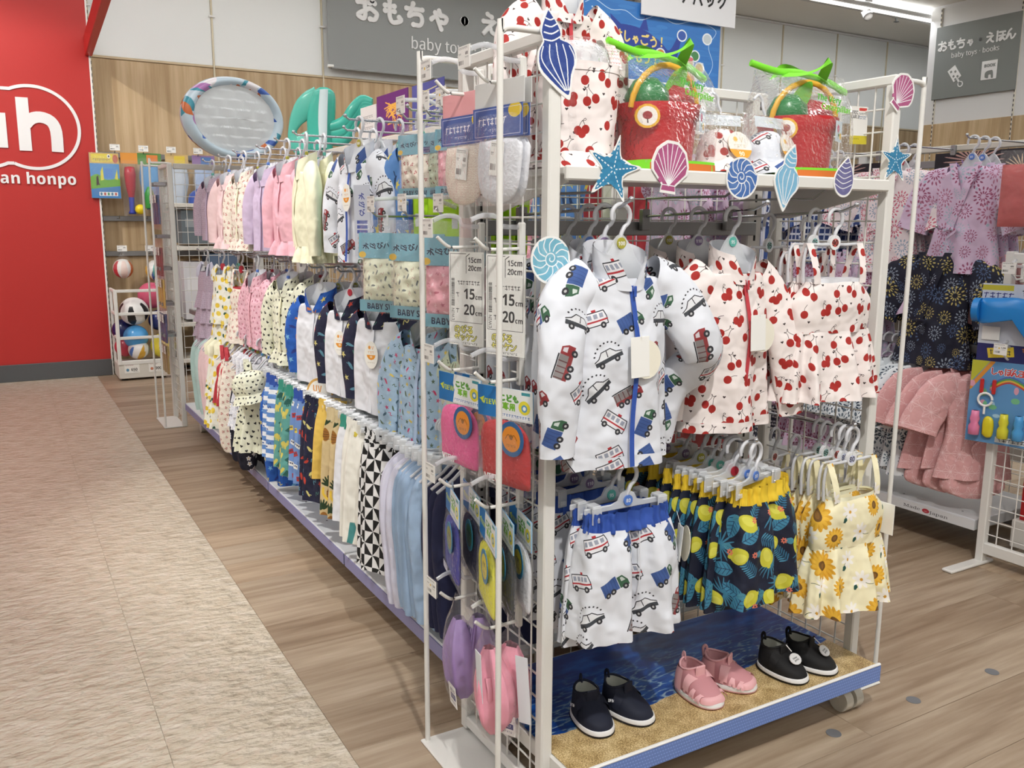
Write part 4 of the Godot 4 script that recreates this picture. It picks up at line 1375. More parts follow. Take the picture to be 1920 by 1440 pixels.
func build_end_cap() -> void:
	patterns()
	grid_panel("mesh_screen", "white wire mesh side panel left of the end display, hung with hook goods", PX0, -1.0)
	grid_panel("mesh_screen", "white wire mesh side panel right of the end display, with starfish cutout", PX1, 1.0)
	# back frame between the panels
	var o := thing("display_stand", "white slotted back frame with wire grid behind the end display clothes", "display frame", Vector3(1.318, 0, ZB))
	for s in [-1.0, 1.0]:
		var up := obj("upright", MB.new().box(Vector3(s * 0.405, 0.75, -0.045), Vector3(0.05, 1.5, 0.04), 0.003).mesh(), M.white, o)
		var b := MB.new()
		for k in 44: b.box(Vector3(s * 0.405, 0.05 + k * 0.033, -0.0245), Vector3(0.006, 0.02, 0.002))
		obj("slot_row", b.mesh(), M.dark, up).set_meta("kind", "stuff")
	obj("rail", MB.new().box(Vector3(0, 1.16, -0.02), Vector3(0.8, 0.034, 0.014), 0.002).mesh(), M.steel, o)
	obj("rail", MB.new().box(Vector3(0, 0.69, -0.02), Vector3(0.8, 0.034, 0.014), 0.002).mesh(), M.steel, o)
	obj("top_bar", MB.new().box(Vector3(0, 1.49, -0.04), Vector3(0.86, 0.024, 0.024), 0.003).mesh(), M.white, o)
	var g := MB.new()
	for k in 16: g.rod(Vector3(-0.4 + k * 0.0533, 0.06, -0.05), Vector3(-0.4 + k * 0.0533, 1.48, -0.05), 0.0018, 5)
	for k in 28: g.rod(Vector3(-0.4, 0.08 + k * 0.05, -0.052), Vector3(0.4, 0.08 + k * 0.05, -0.052), 0.0018, 5)
	obj("wire_grid", g.mesh(), M.white, o).set_meta("kind", "stuff")
	# upper shelf with end brackets
	o = thing("upper_shelf", "white metal shelf above the end display clothes, shell cutouts on its edge", "shelf", Vector3(1.32, 1.262, -1.51))
	obj("board", MB.new().box(Vector3(0, 0, 0), Vector3(0.872, 0.014, 0.33), 0.002).mesh(), M.white, o)
	obj("front_lip", MB.new().box(Vector3(0, -0.004, 0.168), Vector3(0.872, 0.026, 0.012), 0.003).mesh(), M.white, o)
	for s in [-1.0, 1.0]:
		var bk := PackedVector2Array(V([-0.16, -0.006, 0.16, -0.006, 0.16, -0.02, -0.1, -0.075, -0.16, -0.075]))
		obj("bracket", MB.new().at(Vector3(s * 0.425, 0, 0), Vector3(0, -PI / 2, 0)).prism(bk, 0.004).mesh(), M.white, o)
	# lower tray on castors
	o = thing("lower_tray", "low display tray with sea and sand sheet and blue dotted front strip", "display base", Vector3(1.317, 0, -1.475))
	obj("deck", MB.new().box(Vector3(0, 0.106, 0), Vector3(0.892, 0.036, 0.426), 0.003).mesh(), M.white, o)
	obj("front_edge", MB.new().box(Vector3(0, 0.128, 0.212), Vector3(0.894, 0.006, 0.008), 0.002).mesh(), M.white_plastic, o)
	var c := Cv.new(1024, 64, srgb(108, 136, 200), false)
	for y in 5:
		for x in 128: c.ell(x * 8 + (4 if y % 2 else 0), 7 + y * 12.5, 2.5, 2.5, srgb(140, 168, 228), 0, 8)
	M.dotstrip = mat(Color.WHITE, 0.35, 0.0, c.texture())
	obj("dotted_strip", MB.new().prism(PackedVector2Array(V([-0.446, 0.086, 0.446, 0.086, 0.446, 0.125, -0.446, 0.125])), 0.002, true).mesh(), M.dotstrip, o, Vector3(0, 0, 0.2145))
	obj("sea_sheet", MB.new().sheet(2, 2, func(u, v): return Vector3(-0.44 + 0.88 * u, 0.1262, -0.205 + 0.412 * v)).mesh(), sea_mat(), o)
	for s in [-1.0, 1.0]:
		for z in [-0.12, 0.16]:
			var w := obj("castor", MB.new().at(Vector3(s * 0.4, 0, z)).rod(Vector3(-0.03, 0.028, 0), Vector3(-0.006, 0.028, 0), 0.028, 20).rod(Vector3(0.006, 0.028, 0), Vector3(0.03, 0.028, 0), 0.028, 20).mesh(), mat(srgb(196, 192, 180), 0.4), o)
			obj("fork", MB.new().at(Vector3(s * 0.4, 0, z)).box(Vector3(0, 0.05, -0.012), Vector3(0.066, 0.04, 0.034), 0.006).box(Vector3(0, 0.08, -0.006), Vector3(0.05, 0.02, 0.05), 0.004).mesh(), mat(srgb(206, 203, 192), 0.4), w)
	obj("foot", MB.new().at(Vector3(0.29, 0.012, 0.05), Vector3(0, 0.3, 0)).box(Vector3.ZERO, Vector3(0.14, 0.02, 0.1), 0.006).mesh(), M.white, o)
	# hanging arms
	for a in ARMS:
		var bar := thing("faceout_hook", a[3], "hook arm", Vector3(a[0], a[1], 0))
		var up: float = a[2]
		obj("arm", MB.new().tube([Vector3(0, -0.012, ZB + 0.0), Vector3(0, -0.003, -1.4), Vector3(0, 0.0, -1.335), Vector3(0, 0.012, -1.3)], [0.0034], 8).mesh(), M.chrome, bar)
		obj("end_ball", MB.new().at(Vector3(0, 0.013, -1.3)).lathe(ball(0.0055), 12).mesh(), M.chrome, bar)
		obj("brace", MB.new().tube([Vector3(0, -0.012, ZB + 0.002), Vector3(0, up, ZB + 0.004), Vector3(0, up - 0.002, -1.42), Vector3(0, up + 0.03, -1.36)] if up > 0 else [Vector3(0, -0.012, ZB + 0.002), Vector3(0, -0.05, ZB + 0.002)], [0.0028], 8).mesh(), M.chrome, bar)
		obj("bracket", MB.new().box(Vector3(0, -0.02, ZB - 0.002), Vector3(0.022, 0.05, 0.016), 0.002).mesh(), M.steel, bar)


const ARMS := [[1.0, 1.2, 0.03, "upper chrome hook arm holding the car print tops"], [1.34, 1.2, 0.03, "upper chrome hook arm holding the cherry print zip tops"], [1.605, 1.2, 0.03, "upper chrome hook arm holding the cherry print skirted swimsuits"],
	[1.02, 0.712, -1.0, "lower chrome hook arm holding the car print shorts"], [1.345, 0.712, -1.0, "lower chrome hook arm holding the lemon print shorts"], [1.652, 0.712, -1.0, "lower chrome hook arm holding the sunflower swimsuits"]]


func ball(r: float) -> Array:
	var p := []
	for k in 9: p.append(Vector2(sin(PI * k / 8) * r, cos(PI * k / 8) * r))
	return p


func sea_mat() -> StandardMaterial3D:
	# printed sheet: deep blue sea with foam lines, then a sloping border to sand
	var im := Image.create(1024, 480, false, Image.FORMAT_RGBA8)
	var f := FastNoiseLite.new()
	f.seed = 4
	f.frequency = 0.012
	f.fractal_octaves = 5
	var g := FastNoiseLite.new()
	g.seed = 9
	g.frequency = 0.022
	g.fractal_type = FastNoiseLite.FRACTAL_RIDGED
	g.fractal_octaves = 4
	var h := FastNoiseLite.new()
	h.seed = 2
	h.frequency = 0.2
	for y in 480:
		for x in 1024:
			var border := 330.0 + f.get_noise_2d(x * 0.3, 7.0) * 26.0 - 20.0 * (x / 1024.0)
			var c: Color
			if y < border:
				var n := f.get_noise_2d(x * 0.6, y * 1.6)
				c = srgb(8, 46, 116).lerp(srgb(26, 94, 180), clampf(0.5 + n * 0.9 + (y - 240.0) / 900.0, 0, 1))
				var r := g.get_noise_2d(x * 0.45, y * 1.5 + x * 0.1)
				var foam := clampf((r - 0.36) * 3.0, 0, 1) * clampf((y - 90.0) / 150.0, 0, 1)
				c = c.lerp(srgb(176, 196, 200), foam * 0.8)
			else:
				var n := h.get_noise_2d(x, y) * 0.9 + f.get_noise_2d(x * 1.4, y * 1.4) * 0.45
				c = srgb(196, 168, 116).lerp(srgb(244, 226, 180) if n > 0 else srgb(120, 94, 54), clampf(absf(n) * 1.5, 0, 1))
			im.set_pixel(x, y, c)
	return mat(Color.WHITE, 0.32, 0.0, ImageTexture.create_from_image(im))


func paper_tag(o: Node3D, at: Vector3, turn := Vector3.ZERO, round_too := true, w := 0.047, h := 0.075) -> void:
	if round_too:
		obj("round_card", MB.new().prism(dsc_at(0.036, 0), 0.001, true).mesh(), mat(srgb(236, 232, 216), 0.7), o, at + Vector3(0.018, -0.006, -0.002), turn)
	obj("price_card", MB.new().box(Vector3.ZERO, Vector3(w, h, 0.0012), 0.0004).mesh(), M.paper, o, at, turn)
	obj("tag_string", MB.new().tube([at + Vector3(-0.006, h * 0.5 + 0.03, -0.004), at + Vector3(0.002, h * 0.45, 0.002)], [0.0006], 5).mesh(), M.white_plastic, o)


func build_end_cap_goods() -> void:
	var T := Vector3.ZERO
	# car print tops
	var zs := [-1.33, -1.385, -1.45, -1.52, -1.59]
	for k in zs.size():
		var p := Vector3(1.0 + [0.0, 0.002, 0.012, 0.008, 0.01][k], 1.2, zs[k])
		var yaw: float = [0.02, -0.06, 0.08, -0.05, 0.03][k]
		var lab: String = "white zip shirt printed with cars, %s on the upper left arm" % (["frontmost with paper tag", "second", "third", "fourth", "rearmost"][k] + (" from the front" if k in [1, 2, 3] else ""))
		var w := wear("top_big" if k == 0 else "top_back", "zip_shirt", lab, "zip top", p + Vector3(-0.004, -0.106, 0), Vector3(0, yaw, 0), {"body": "cars", "zip": "royal"}, "car print zip tops")
		if k: w.scale = Vector3(0.76, 1, 0.6)
		if k == 0: paper_tag(w, Vector3(0.006, -0.165, 0.066), Vector3(-0.06, 0.1, 0))
		hanger("hanger_top", "clear hanger inside the %s car print top from the front" % ordinal(k), p, Vector3(0, yaw, 0), "mark_" + ["olive", "purple", "blue", "grey", "teal"][k])
	# cherry zip tops
	zs = [-1.395, -1.5, -1.6]
	for k in 3:
		var p := Vector3(1.34, 1.2, zs[k])
		var yaw: float = [0.05, -0.06, 0.04][k]
		var w := wear("top_mid" if k == 0 else "top_back", "zip_shirt", "cream zip shirt with red cherries, %s of three on the upper middle arm" % ["frontmost", "middle one", "rearmost"][k], "zip top", p + Vector3(0, -0.108, 0), Vector3(0, yaw, 0), {"body": "cherry", "zip": "rosecloth"}, "cherry print zip tops")
		if k: w.scale.z = 0.7
		if k == 0: paper_tag(w, Vector3(0.02, -0.145, 0.068), Vector3(-0.05, 0.05, 0))
		hanger("hanger_top", "clear hanger inside the %s cherry zip top from the front" % ordinal(k), p, Vector3(0, yaw, 0), "mark_" + ["teal", "purple", "olive"][k])
	# cherry skirted swimsuits
	zs = [-1.355, -1.4, -1.44, -1.53]
	for k in 4:
		var p := Vector3(1.607 + [0.0, -0.014, 0.006, -0.02][k], 1.2 - [0, 0.0, 0.02, 0.01][k], zs[k])
		var yaw: float = [-0.04, 0.12, 0.1, 0.2][k]
		var w := wear("swimskirt_big" if k == 0 else "swimskirt", "swimsuit", "cream skirted swimsuit with red cherry print, %s on the upper right arm" % (["frontmost", "second from front", "third from front", "rearmost"][k]), "swimsuit", p + Vector3(0, -0.075, 0), Vector3(0, yaw, 0), {"body": "cherry", "trim": "white_cloth"}, "cherry print swimsuits")
		if k: w.scale.z = 0.5
		hanger("hanger_strap", "white bar hanger holding the %s cherry swimsuit from the front" % ordinal(k), p, Vector3(0, yaw, 0), "strap_" + ["90", "95", "80", "95"][k])
	# car print shorts
	zs = [-1.302, -1.345, -1.43, -1.475, -1.55, -1.61]
	for k in 6:
		var p := Vector3(1.012 - 0.008 * (k % 2), 0.712, zs[k])
		var yaw: float = [0.0, 0.06, 0.1, 0.02, 0.08, 0.0][k]
		var w := wear("shorts_big" if k == 0 else "shorts_full", "swim_shorts", "white swim shorts printed with cars under blue waistband, %s on the lower left arm" % (["frontmost", "second", "third", "fourth", "fifth", "rearmost"][k]), "shorts", p + Vector3(0, -0.082, 0), Vector3(0, yaw, 0), {"body": "cars", "band": "royal"}, "car print swim shorts")
		if k: w.scale = Vector3(0.92, 1, 0.5)
		if k == 0:
			paper_tag(w, Vector3(0.118, -0.085, 0.02), Vector3(0.1, 1.1, -0.1), true, 0.04, 0.07)
			obj("fly_seam", MB.new().tube([Vector3(0, -0.035, 0.042), Vector3(0.0, -0.12, 0.047), Vector3(0, -0.16, 0.04)], [0.0012], 6).mesh(), M.white_cloth, w)
		hanger("hanger_clip", "clear clip hanger holding the %s car print shorts from the front" % ordinal(k), p, Vector3(0, yaw, 0), "mark_" + ["blue", "teal", "purple", "purple", "green", "green"][k])
	# lemon print shorts
	zs = [-1.305, -1.322, -1.355, -1.375, -1.405, -1.425, -1.475, -1.52, -1.58, -1.62]
	for k in 10:
		var p := Vector3(1.352 - 0.006 * (k % 3), 0.712, zs[k])
		var yaw: float = [0.25, 0.05, -0.04, -0.16, -0.1, -0.05, 0.0, 0.05, 0.0, 0.06][k]
		var w := wear("shorts_full" if k else "shorts_big", "swim_shorts", "navy lemon print swim shorts with yellow waistband, %s on the lower middle arm" % (["frontmost", "second", "third", "fourth", "fifth", "sixth", "seventh", "eighth", "ninth", "rearmost"][k]), "shorts", p + Vector3(0.018 - 0.004 * k, -0.082, 0), Vector3(0, yaw, 0), {"body": "lemon", "band": "yellow"}, "lemon print swim shorts")
		if k: w.scale.z = 0.42
		hanger("hanger_clip", "clear clip hanger holding the %s lemon print shorts from the front" % ordinal(k), p, Vector3(0, yaw, 0), "mark_" + ["blue", "blue", "red", "red", "teal", "teal", "olive", "purple", "purple", "green"][k])
	# sunflower swimsuits
	zs = [-1.305, -1.325, -1.35, -1.375, -1.4, -1.46, -1.54]
	for k in 7:
		var p := Vector3(1.654 + [0.0, -0.003, 0.004, -0.006, 0.0, -0.01, 0.004][k], 0.712 - (0.05 if k > 4 else 0.0), zs[k])
		var yaw: float = [0.03, 0.12, 0.0, 0.14, 0.06, 0.2, 0.24][k]
		var w := wear("swimskirt_big" if k == 0 else "swimskirt", "swimsuit", "pale yellow skirted swimsuit with sunflowers, %s on the lower right arm" % (["frontmost", "second", "third", "fourth", "fifth", "sixth", "rearmost"][k]), "swimsuit", p + Vector3(0, -0.075, 0), Vector3(0, yaw, 0), {"body": "sun", "trim": "cream"}, "sunflower print swimsuits")
		if k: w.scale.z = 0.42
		if k == 0: obj("price_card", MB.new().box(Vector3(0.118, -0.15, 0.02), Vector3(0.002, 0.075, 0.045), 0.0005).mesh(), M.paper, w)
		hanger("hanger_strap", "white bar hanger holding the %s sunflower swimsuit from the front" % ordinal(k), p, Vector3(0, yaw, 0), "strap_" + ["80", "80", "90", "95", "95", "95", "90"][k])


# ================================================================ goods on the hooks of the left mesh panel
func pillow(w: float, h: float, d: float, n := 11, soft := 3.0, crease := 0.0) -> ArrayMesh:
	var b := MB.new()
	for sg in [1.0, -1.0]:
		var f := func(u, v):
			var a: float = u * 2.0 - 1.0
			var c: float = v * 2.0 - 1.0
			var z: float = d * 0.5 * (1.0 - pow(absf(a), soft)) * (1.0 - pow(absf(c), soft))
			z += crease * sin(a * 7.0 + c * 4.0) * sin(c * 9.0 - a * 3.0) * (1.0 - a * a) * (1.0 - c * c)
			return Vector3(a * w * 0.5 * sg, -c * h * 0.5, z * sg)
		b.sheet(n, n, f, w, h)
	return b.mesh()


# a flat outline with a soft, rounded thickness
func puffy(poly: PackedVector2Array, d: float) -> ArrayMesh:
	var b := MB.new()
	var c := Vector2.ZERO
	for p in poly: c += p / poly.size()
	var P := PackedVector3Array()
	var T := PackedVector2Array()
	var lo := poly[0]
	var hi := poly[0]
	for p in poly:
		lo = lo.min(p)
		hi = hi.max(p)
	var pr := [[0.001, 1.0], [0.5, 0.98], [0.8, 0.72], [0.94, 0.36], [1.0, 0.0], [0.94, -0.36], [0.8, -0.72], [0.5, -0.98], [0.001, -1.0]]
	for r in pr:
		for k in poly.size() + 1:
			var q: Vector2 = c + (poly[k % poly.size()] - c) * float(r[0])
			P.append(Vector3(q.x, q.y, r[1] * d * 0.5))
			T.append(Vector2((q.x - lo.x) / (hi.x - lo.x), (hi.y - q.y) / (hi.y - lo.y)))
	b.grid(P, T, poly.size() + 1, pr.size(), true)
	var m := b.mesh()
	return m


func pol(a: Array, sub := 3) -> PackedVector2Array:
	var q := V(a)
	q.append(q[0])
	q = Cv.smooth(q, sub)
	q.pop_back()
	return PackedVector2Array(q)


func scrawl(c: Cv, x0: float, y0: float, w: float, hgt: float, col: Color, n := 8) -> void:
	for k in n:
		var x := x0 + w * k / n
		var s := w / n * 0.8
		c.line(V([x, y0 + hgt * 0.2, x + s, y0 + hgt * 0.15]), hgt * 0.14, col, false)
		c.line(V([x + s * rng.randf_range(0.2, 0.7), y0, x + s * rng.randf_range(0.1, 0.8), y0 + hgt]), hgt * 0.14, col, false)
		if k % 2: c.line(V([x, y0 + hgt * 0.75, x + s, y0 + hgt * 0.8]), hgt * 0.14, col, false)


func price_tex(n: int) -> Texture2D:
	var c := Cv.new(160, 128, srgb(240, 240, 236), false)
	scrawl(c, 10, 8, 120, 12, srgb(70, 70, 70), 10)
	for k in 26:
		if rng.randf() < 0.7: c.rect(12 + k * 2.6, 84, 12 + k * 2.6 + rng.randf_range(1, 2.4), 108, srgb(30, 30, 30))
	scrawl(c, 10, 40, 34, 12, srgb(40, 40, 40), 3)
	c.text(["680", "1,290", "400", "1,200"][n % 4], 118, 46, 17, srgb(30, 30, 30), true)
	scrawl(c, 96, 64, 48, 9, srgb(80, 80, 80), 5)
	if n % 4 == 1: c.ell(66, 52, 10, 9, srgb(230, 190, 70))
	return c.texture()


# hook with a clear price-holder arm over it; points along -z of the turned node... local +z is the aisle side
func mesh_hook(label: String, at: Vector3, turn: float, n: int, card: bool, L := 0.085) -> void:
	var o := thing("display_hook", label, "display hook", at, Vector3(0, turn, 0))
	obj("bracket", MB.new().box(Vector3(0, 0, 0.008), Vector3(0.013, 0.062, 0.014), 0.003).mesh(), M.white, o)
	obj("prong", MB.new().tube(path3([Vector3(0, -0.018, 0.012), Vector3(0, -0.019, L * 0.75), Vector3(0, -0.016, L), Vector3(0, 0.002, L + 0.022)], 3), [0.0036], 8).mesh(), M.white, o)
	var arm := obj("label_arm", MB.new().tube(path3([Vector3(0, 0.022, 0.012), Vector3(0, 0.024, 0.05), Vector3(0, 0.04, 0.06), Vector3(0, 0.043, L + 0.004), Vector3(0, 0.034, L + 0.03)], 3), [0.0048], 8, Vector3(1, 0, 0), 0.7).mesh(), M.arm, o)
	var h := obj("label_holder", MB.new().box(Vector3(0, 0.02, L + 0.04), Vector3(0.048, 0.036, 0.003), 0.001).mesh(), M.clear, o)
	if card: sticker("price_card", 0.045, 0.037, tex.price[n % 4], h, Vector3(0, 0.019, L + 0.0425), Vector3.ZERO, 0.001)


func cap_header() -> Texture2D:
	var c := Cv.new(256, 128, srgb(236, 240, 240), false)
	c.poly(V([0, 0, 96, 0, 90, 40, 98, 70, 88, 128, 0, 128]), srgb(24, 116, 186))
	c.text("VIEW", 58, 66, 22, srgb(214, 222, 50), true)
	c.poly(V([8, 58, 32, 46, 22, 78, 18, 66]), srgb(214, 222, 50))
	c.kana("こども", 106, 26, 28, 7.5, srgb(90, 160, 60))
	c.kana("専用", 118, 60, 30, 6.0, srgb(120, 186, 50))
	c.ell(218, 70, 26, 28, srgb(232, 220, 60))
	c.ell(218, 72, 13, 15, srgb(90, 150, 190))
	c.ell(218, 72, 7, 8, srgb(240, 244, 246))
	c.rect(206, 8, 244, 20, srgb(60, 150, 160))
	c.rect(92, 102, 250, 120, srgb(246, 248, 250))
	scrawl(c, 98, 105, 146, 11, srgb(40, 100, 170), 12)
	return c.texture()


func cap_pack(label: String, at: Vector3, turn: Vector3, cloth_key: String, badge: Color, ring: Color, text: Color) -> void:
	var o := thing("swim_cap_pack", label, "swim cap pack", at, turn, "")
	sticker("header_card", 0.155, 0.06, tex.cap_header, o, Vector3(0, -0.045, 0), Vector3.ZERO, 0.002)
	obj("hanging_tab", MB.new().box(Vector3(0, -0.008, 0), Vector3(0.02, 0.028, 0.0015), 0.0005).mesh(), M.clear, o)
	obj("swim_cap", puffy(pol([-0.068, -0.165, -0.072, -0.12, -0.06, -0.09, -0.02, -0.078, 0.03, -0.08, 0.062, -0.1, 0.07, -0.14, 0.068, -0.185, 0.062, -0.205, 0.0, -0.205, -0.062, -0.198]), 0.02), M[cloth_key], o)
	var key := "badge" + badge.to_html() + ring.to_html()
	var c := Cv.new(128, 128, ring, false)
	c.ell(64, 64, 47, 47, badge, 0, 28)
	c.star(64, 56, 12, 7, 8, Color(badge.darkened(0.35)))
	c.curve(V([34, 66, 50, 48, 64, 66, 78, 48, 94, 66]), 3, badge.darkened(0.4))
	scrawl(c, 40, 84, 48, 9, badge.darkened(0.45), 6)
	obj("badge", MB.new().prism(dsc_at(0.034, 0), 0.001, true).mesh(), mat(Color.WHITE, 0.4, 0.0, once(key, c)), o, Vector3(0.03, -0.108, 0.0125))
	var lc := text
	obj("lettering", letters("VIEW", 0.014, 0.001, true), mat(lc, 0.5), o, Vector3(-0.026, -0.192, 0.0118))
	obj("clear_bag", pillow(0.165, 0.145, 0.03, 13, 4.0, 0.0012), M.film, o, Vector3(0, -0.145, 0))


func once(key: String, c: Cv) -> Texture2D:
	if not tex.has(key): tex[key] = c.texture()
	return tex[key]


func letters(s: String, cap: float, d: float, bold := true, face := "Droid Sans") -> TextMesh:
	var tm := TextMesh.new()
	var f := SystemFont.new()
	f.font_names = PackedStringArray([face])
	f.font_weight = 700 if bold else 400
	tm.font = f
	tm.text = s
	tm.font_size = 64
	tm.pixel_size = cap / 46.0
	tm.depth = d
	return tm


func build_hook_goods() -> void:
	tex.price = [price_tex(0), price_tex(1), price_tex(2)]
	tex.price.append(tex.price[0])
	tex.cap_header = cap_header()
	M.arm = clear(Color(0.92, 0.93, 0.95), 0.34, 0.12)
	var L := -PI / 2
	var ys := [1.435, 1.14, 0.892, 0.645, 0.395]
	var row := ["top row", "second row", "third row", "fourth row", "bottom row"]
	for k in 5:
		mesh_hook("white hook with clear label holder on the mesh panel, %s near the front post" % row[k], Vector3(PX0 - 0.003, ys[k], -1.44), L, k, k == 0)
		mesh_hook("white hook with price label on the mesh panel, %s farther back" % row[k], Vector3(PX0 - 0.003, ys[k], -1.6), L, k + 1, true)
	# bibs in clear bags
	var c := Cv.new(256, 128, srgb(80, 104, 168), false)
	c.ell(220, 24, 34, 30, srgb(224, 196, 70))
	c.line(V([10, 10, 246, 10, 246, 118, 10, 118, 10, 10]), 2, srgb(220, 224, 240))
	scrawl(c, 30, 44, 150, 30, srgb(236, 238, 246), 7)
	scrawl(c, 90, 90, 70, 12, srgb(220, 224, 240), 6)
	var blue := c.texture()
	for k in 3:
		var far := k == 2
		var o := thing("bib_pack", ["white bib in a clear bag with grey header card on the top hook", "white bib in a clear bag hanging just behind the front bib pack", "cherry print bib in a clear bag under a pink header card"][k], "bib pack", Vector3(PX0 - (0.05 if far else 0.062) + 0.022 * (k % 2), 1.418, -1.6 if far else -1.437), Vector3(0.0, L + (0.12 if k != 1 else 0.02), 0), "")
		obj("header_card", MB.new().box(Vector3(0, -0.02, 0), Vector3(0.15, 0.044, 0.0016), 0.0005).mesh(), mat(srgb(236, 168, 172) if far else srgb(214, 214, 212), 0.5), o)
		sticker("label_card", 0.15, 0.055, blue, o, Vector3(0, -0.07, 0.004), Vector3.ZERO, 0.0015, 0.25)
		obj("bib", puffy(pol([-0.06, -0.1, -0.066, -0.15, -0.05, -0.2, 0, -0.214, 0.05, -0.2, 0.066, -0.15, 0.06, -0.1]), 0.022), M.creamsprig if far else M.white_cloth, o)
		sticker("price_card", 0.04, 0.06, tex.price[k], o, Vector3(0.01, -0.135, 0.0125), Vector3(0, 0, -0.12), 0.001)
		obj("clear_bag", pillow(0.155, 0.17, 0.03, 13, 4.0, 0.001), M.film, o, Vector3(0, -0.132, 0))
	# name-cloth sheets
	c = Cv.new(200, 400, srgb(236, 236, 232), false)
	c.line(V([8, 8, 192, 8, 192, 300, 8, 300, 8, 8]), 2, srgb(60, 60, 60))
	c.poly(V([100, 8, 120, 0, 192, 0, 192, 90, 100, 90]), srgb(242, 242, 238))
	c.line(V([100, 90, 100, 20, 120, 8]), 3, srgb(40, 40, 40))
	c.text("15cm", 150, 34, 22, srgb(20, 20, 20), true)
	c.text("20cm", 150, 68, 22, srgb(20, 20, 20), true)
	scrawl(c, 50, 122, 130, 18, srgb(30, 30, 30), 8)
	c.text("15", 118, 178, 44, srgb(18, 18, 18), true)
	c.text("cm", 172, 190, 20, srgb(18, 18, 18), true)
	c.text("20", 118, 246, 44, srgb(18, 18, 18), true)
	c.text("cm", 172, 258, 20, srgb(18, 18, 18), true)
	scrawl(c, 40, 172, 24, 20, srgb(40, 40, 40), 1)
	scrawl(c, 40, 240, 24, 20, srgb(40, 40, 40), 1)
	for j in 40: c.rect(14, 112 + j * 3, 32, 113 + j * 3 + rng.randi() % 2, srgb(30, 30, 30))
	c.text("EWIN", 22, 268, 16, srgb(60, 60, 60), false, -PI / 2)
	c.kana("のびる", 30, 312, 36, 9, srgb(60, 60, 20))
	c.kana("ゼッケン", 30, 348, 32, 9, srgb(60, 60, 20))
	c.kana("のびる", 30, 312, 36, 4.5, srgb(236, 228, 110))
	c.kana("ゼッケン", 30, 348, 32, 4.5, srgb(236, 228, 110))
	scrawl(c, 16, 386, 150, 9, srgb(30, 30, 30), 14)
	var zek := c.texture()
	for k in 2:
		var o := thing("name_cloth_sheet", ["white sew-on name cloth packet marked 15 and 20 cm, on the front hook", "white sew-on name cloth packet marked 15 and 20 cm, on the rear hook"][k], "name cloth", Vector3(PX0 - 0.045, 1.122, [-1.44, -1.6][k]), Vector3(0, L + 0.35, 0), "")
		sticker("printed_card", 0.095, 0.19, zek, o, Vector3(0, -0.105, 0), Vector3.ZERO, 0.003)
		obj("hanging_tab", MB.new().box(Vector3(0, 0.0, 0), Vector3(0.03, 0.036, 0.0012), 0.0004).mesh(), M.clear, o)
		obj("clear_sleeve", pillow(0.1, 0.2, 0.008, 7, 8.0), M.film, o, Vector3(0, -0.106, 0))
	# swim caps
	var orange := srgb(226, 140, 40)
	cap_pack("red swim cap in a clear bag on the third row front hook", Vector3(PX0 - 0.055, 0.878, -1.425), Vector3(0, L + 0.22, 0.03), "redcap", orange, srgb(40, 96, 150), Color(0.95, 0.95, 0.95))
	cap_pack("pink swim cap in a clear bag, front one on the third row rear hook", Vector3(PX0 - 0.062, 0.876, -1.6), Vector3(0, L + 0.12, 0), "hotpink", orange, srgb(40, 96, 150), Color(0.95, 0.95, 0.95))
	cap_pack("pink swim cap in a clear bag, behind the front pink cap", Vector3(PX0 - 0.028, 0.872, -1.595), Vector3(0, L + 0.12, 0), "hotpink", orange, srgb(40, 96, 150), Color(0.95, 0.95, 0.95))
	cap_pack("yellow swim cap in a clear bag, frontmost on the fourth row", Vector3(PX0 - 0.088, 0.632, -1.43), Vector3(0, L - 0.3, 0), "lime", srgb(226, 206, 50), srgb(40, 120, 160), Color(0.12, 0.14, 0.1))
	cap_pack("charcoal swim cap in a clear bag, between the yellow and white caps", Vector3(PX0 - 0.05, 0.63, -1.43), Vector3(0, L - 0.3, 0), "charcoal", srgb(120, 130, 50), srgb(40, 120, 160), Color(0.9, 0.9, 0.9))
	cap_pack("white swim cap in a clear bag, innermost on the fourth row front hook", Vector3(PX0 - 0.018, 0.63, -1.425), Vector3(0, L - 0.25, 0), "white_cloth", srgb(206, 196, 60), srgb(40, 120, 160), Color(0.2, 0.2, 0.3))
	cap_pack("violet blue swim cap in a clear bag on the fourth row rear hook", Vector3(PX0 - 0.075, 0.63, -1.61), Vector3(0, L - 0.28, 0), "deepblue", srgb(140, 140, 40), srgb(40, 120, 160), Color(0.9, 0.9, 0.95))
	cap_pack("dark navy swim cap in a clear bag, behind the violet blue cap", Vector3(PX0 - 0.035, 0.632, -1.6), Vector3(0, L - 0.25, 0), "navy", srgb(60, 110, 50), srgb(50, 140, 160), Color(0.9, 0.9, 0.95))
	# rolled towel caps
	for k in 4:
		var key: String = ["towelpink", "towelpink", "purple", "purple"][k]
		var o := thing("towel_cap_pack", ["pink rolled towel cap in a clear bag, front left on the bottom hook", "pink folded towel cap with long paper band, front right on the bottom hook", "purple towel cap in a clear bag, on the bottom rear hook", "purple fringed towel cap in a clear bag, behind the other purple one"][k], "towel cap", Vector3(PX0 - [0.078, 0.03, 0.07, 0.03][k], 0.385, [-1.45, -1.425, -1.6, -1.585][k]), Vector3(0.05, L + [-0.1, 0.5, -0.2, 0.1][k], [0.08, -0.16, 0.05, 0.0][k]), "")
		var b := MB.new()
		var sp := []
		for j in 40: sp.append(Vector3(cos(j * 0.5) * (0.004 + j * 0.0008), -0.13 + sin(j * 0.5) * (0.004 + j * 0.0011), 0.026 - j * 0.0002))
		if k == 0: b.tube(sp, [0.0042], 7, Vector3(0, 0, 1), 1.6)
